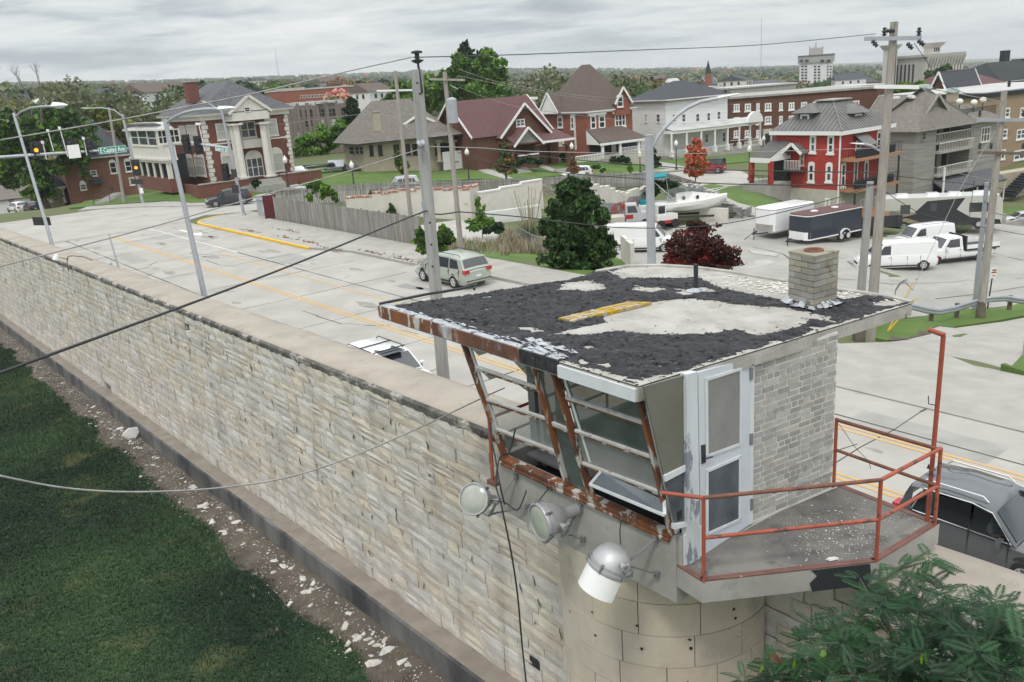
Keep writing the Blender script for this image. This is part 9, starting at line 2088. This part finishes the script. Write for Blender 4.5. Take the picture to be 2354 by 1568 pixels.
# ---- hillside trees : individuals first, then the rest as forest
random.seed(700)
protos={}
def proto(m,n,size,k):
    blobs=[(Vector((random.gauss(0,.35),random.gauss(0,.35),.62+random.gauss(0,.16))),(ru(.28,.42),ru(.28,.42),ru(.22,.34))) for _ in range(7)]
    return leafmesh('crown',blobs,n,size,m,shell=.6,out=.05)
KM=['leaf_olive','leaf_mid','leaf_dark','leaf_olive','leaf_olive','leaf_orange','leaf_yellow','leaf_red']
KL={'leaf_olive':'olive green tree on the far hillside','leaf_mid':'mid green tree on the far hillside','leaf_dark':'dark green tree on the far hillside','leaf_orange':'orange autumn tree on the far hillside','leaf_yellow':'yellow green tree on the far hillside','leaf_red':'red autumn tree on the far hillside'}
KG={'leaf_olive':'olive trees on the far hillside','leaf_mid':'mid green trees on the far hillside','leaf_dark':'dark green trees on the far hillside','leaf_orange':'orange trees on the far hillside','leaf_yellow':'yellow trees on the far hillside','leaf_red':'red trees on the far hillside'}
PR={m:[proto(m,1100,.055,i) for i in range(2)] for m in set(KM)}
tb_=MB(); tb_.tube([Vector((0,0,-.1)),Vector((0,0,.6))],[.035,.015],5); tm=bpy.data.meshes.new('trunk'); tm.from_pydata([tuple(v) for v in tb_.v],[],tb_.f); tm.materials.append(MC['bark'])
forb=[(700,1,1),]
def blocked(x,y,Y):
    # keep the trees out of streets and buildings near the scene
    return False
cnt=0; tries=0; random.seed(701)
bld=[(o.location.x,o.location.y) for o in bpy.data.objects if o.parent is None and o.get('category') in ('house','building','church','high rise','civic building','school','mansion','apartment block')]
while cnt<175 and tries<9000:
    tries+=1
    x=ru(-30,2384); Y=170*math.exp(rnd()**1.1*1.55)
    if 540<x<1240 and Y<340: continue
    if x>1450 and Y<430: continue
    p=PY(x,300,Y); z=gz(p.x,p.y)
    if any(math.hypot(p.x-a,p.y-b_)<(16 if Y<400 else 24) for a,b_ in bld): continue
    s=ru(7,13); m=random.choices(KM,[5,3,2.2,4,3,.7,.8,.25])[0]
    top=proj(Vector((p.x,p.y,z+s)))
    if top[1]<(205-.035*x if x<1177 else 165-.013*(x-1177)): 
        continue
    t=E('hill_tree',KL[m].replace('on the far hillside',where(x,Y)),'tree',Vector((p.x,p.y,z-.3)),ru(0,6.28),KG[m]); t.scale=(s*ru(.9,1.25),s*ru(.9,1.25),s)
    o=bpy.data.objects.new('crown',random.choice(PR[m])); COL.objects.link(o); o.parent=t; o=bpy.data.objects.new('trunk',tm); COL.objects.link(o); o.parent=t; cnt+=1
# forest mass
def forest(name,N_,Ya,Yb,m,nl,seed,pw=1.0,hmin=7,hmax=13,xr=(-150,2500),sf=1):
    r=np.random.default_rng(seed); x=r.uniform(*xr,N_); Y=Ya*np.exp(r.random(N_)**pw*math.log(Yb/Ya)); 
    X=(x-1177)/1952*Y*math.cos(PITCH)*1.03; z=gza(X,Y); ok=np.ones(N_,bool)
    cl=np.array([noise.noise(Vector((a*.006,b_*.006,seed*.0+3))) for a,b_ in zip(X,Y)]); ok&=cl>-.28
    for a,b_ in bld: ok&=np.hypot(X-a,Y-b_)>14
    X,Y,z=X[ok],Y[ok],z[ok]; n=len(X); H_=r.uniform(hmin,hmax,n)*np.clip(1-(Y-600)/9000,.6,1)
    k=np.repeat(np.arange(n),nl); d=r.normal(size=(n*nl,3)); d/=np.linalg.norm(d,axis=1)[:,None]; d[:,2]=np.abs(d[:,2])*1.15-.25; rad=(.75+.35*r.random(n*nl))
    P=np.stack([X[k]+d[:,0]*H_[k]*.52*rad,Y[k]+d[:,1]*H_[k]*.52*rad,z[k]+H_[k]*.45+d[:,2]*H_[k]*.5*rad],1)
    nr=d+r.normal(size=d.shape)*.5; nr/=np.linalg.norm(nr,axis=1)[:,None]; a=r.normal(size=d.shape); a-=nr*(a*nr).sum(1)[:,None]; a/=np.linalg.norm(a,axis=1)[:,None]; b_=np.cross(nr,a); s=(H_[k]*(.16+.15*r.random(n*nl))*sf)[:,None]
    V_=np.stack([P-a*s,P+b_*s*.8,P+a*s,P-b_*s*.8],1).reshape(-1,3); M_=n*nl
    me=bpy.data.meshes.new(name); me.vertices.add(4*M_); me.vertices.foreach_set('co',V_.ravel()); me.loops.add(4*M_); me.loops.foreach_set('vertex_index',np.arange(4*M_,dtype=np.int32)); me.polygons.add(M_); me.polygons.foreach_set('loop_start',np.arange(0,4*M_,4,dtype=np.int32)); me.update(calc_edges=True)
    tv_=r.random(n)*.9; at=me.attributes.new('var','FLOAT','FACE'); at.data.foreach_set('value',tv_[k].astype(np.float32)); me.materials.append(MC[m]); o=bpy.data.objects.new(name,me); COL.objects.link(o); o['kind']='stuff'
for m_,k1,k2,sd_ in (('leaf_olive',380,5000,1),('leaf_mid',190,1800,2),('leaf_dark',120,1200,3),('leaf_orange',40,330,4),('leaf_yellow',40,180,5),('leaf_red',14,50,6)): forest('forest',k1,260,640,m_,260,sd_,.9,sf=.42); forest('forest',k2,600,3400,m_,36,sd_+10,.8)
# ================================================================ haze
b=MB(); b.abox(-3600,3600,-900,4600,-240,110)
hz_=b.build('haze',[]) if False else None
me=bpy.data.meshes.new('haze'); me.from_pydata([tuple(v) for v in b.v],[],b.f); hm=bpy.data.materials.new('haze'); hm.use_nodes=True; n=hm.node_tree.nodes; n.clear(); o_=n.new('ShaderNodeOutputMaterial'); pv=n.new('ShaderNodeVolumePrincipled'); pv.inputs['Color'].default_value=(.93,.96,1,1); pv.inputs['Density'].default_value=HAZE; pv.inputs['Anisotropy'].default_value=.2; hm.node_tree.links.new(pv.outputs[0],o_.inputs['Volume']); me.materials.append(hm)
if HAZE>0: o=bpy.data.objects.new('haze',me); COL.objects.link(o); o['kind']='stuff'
fix_o()
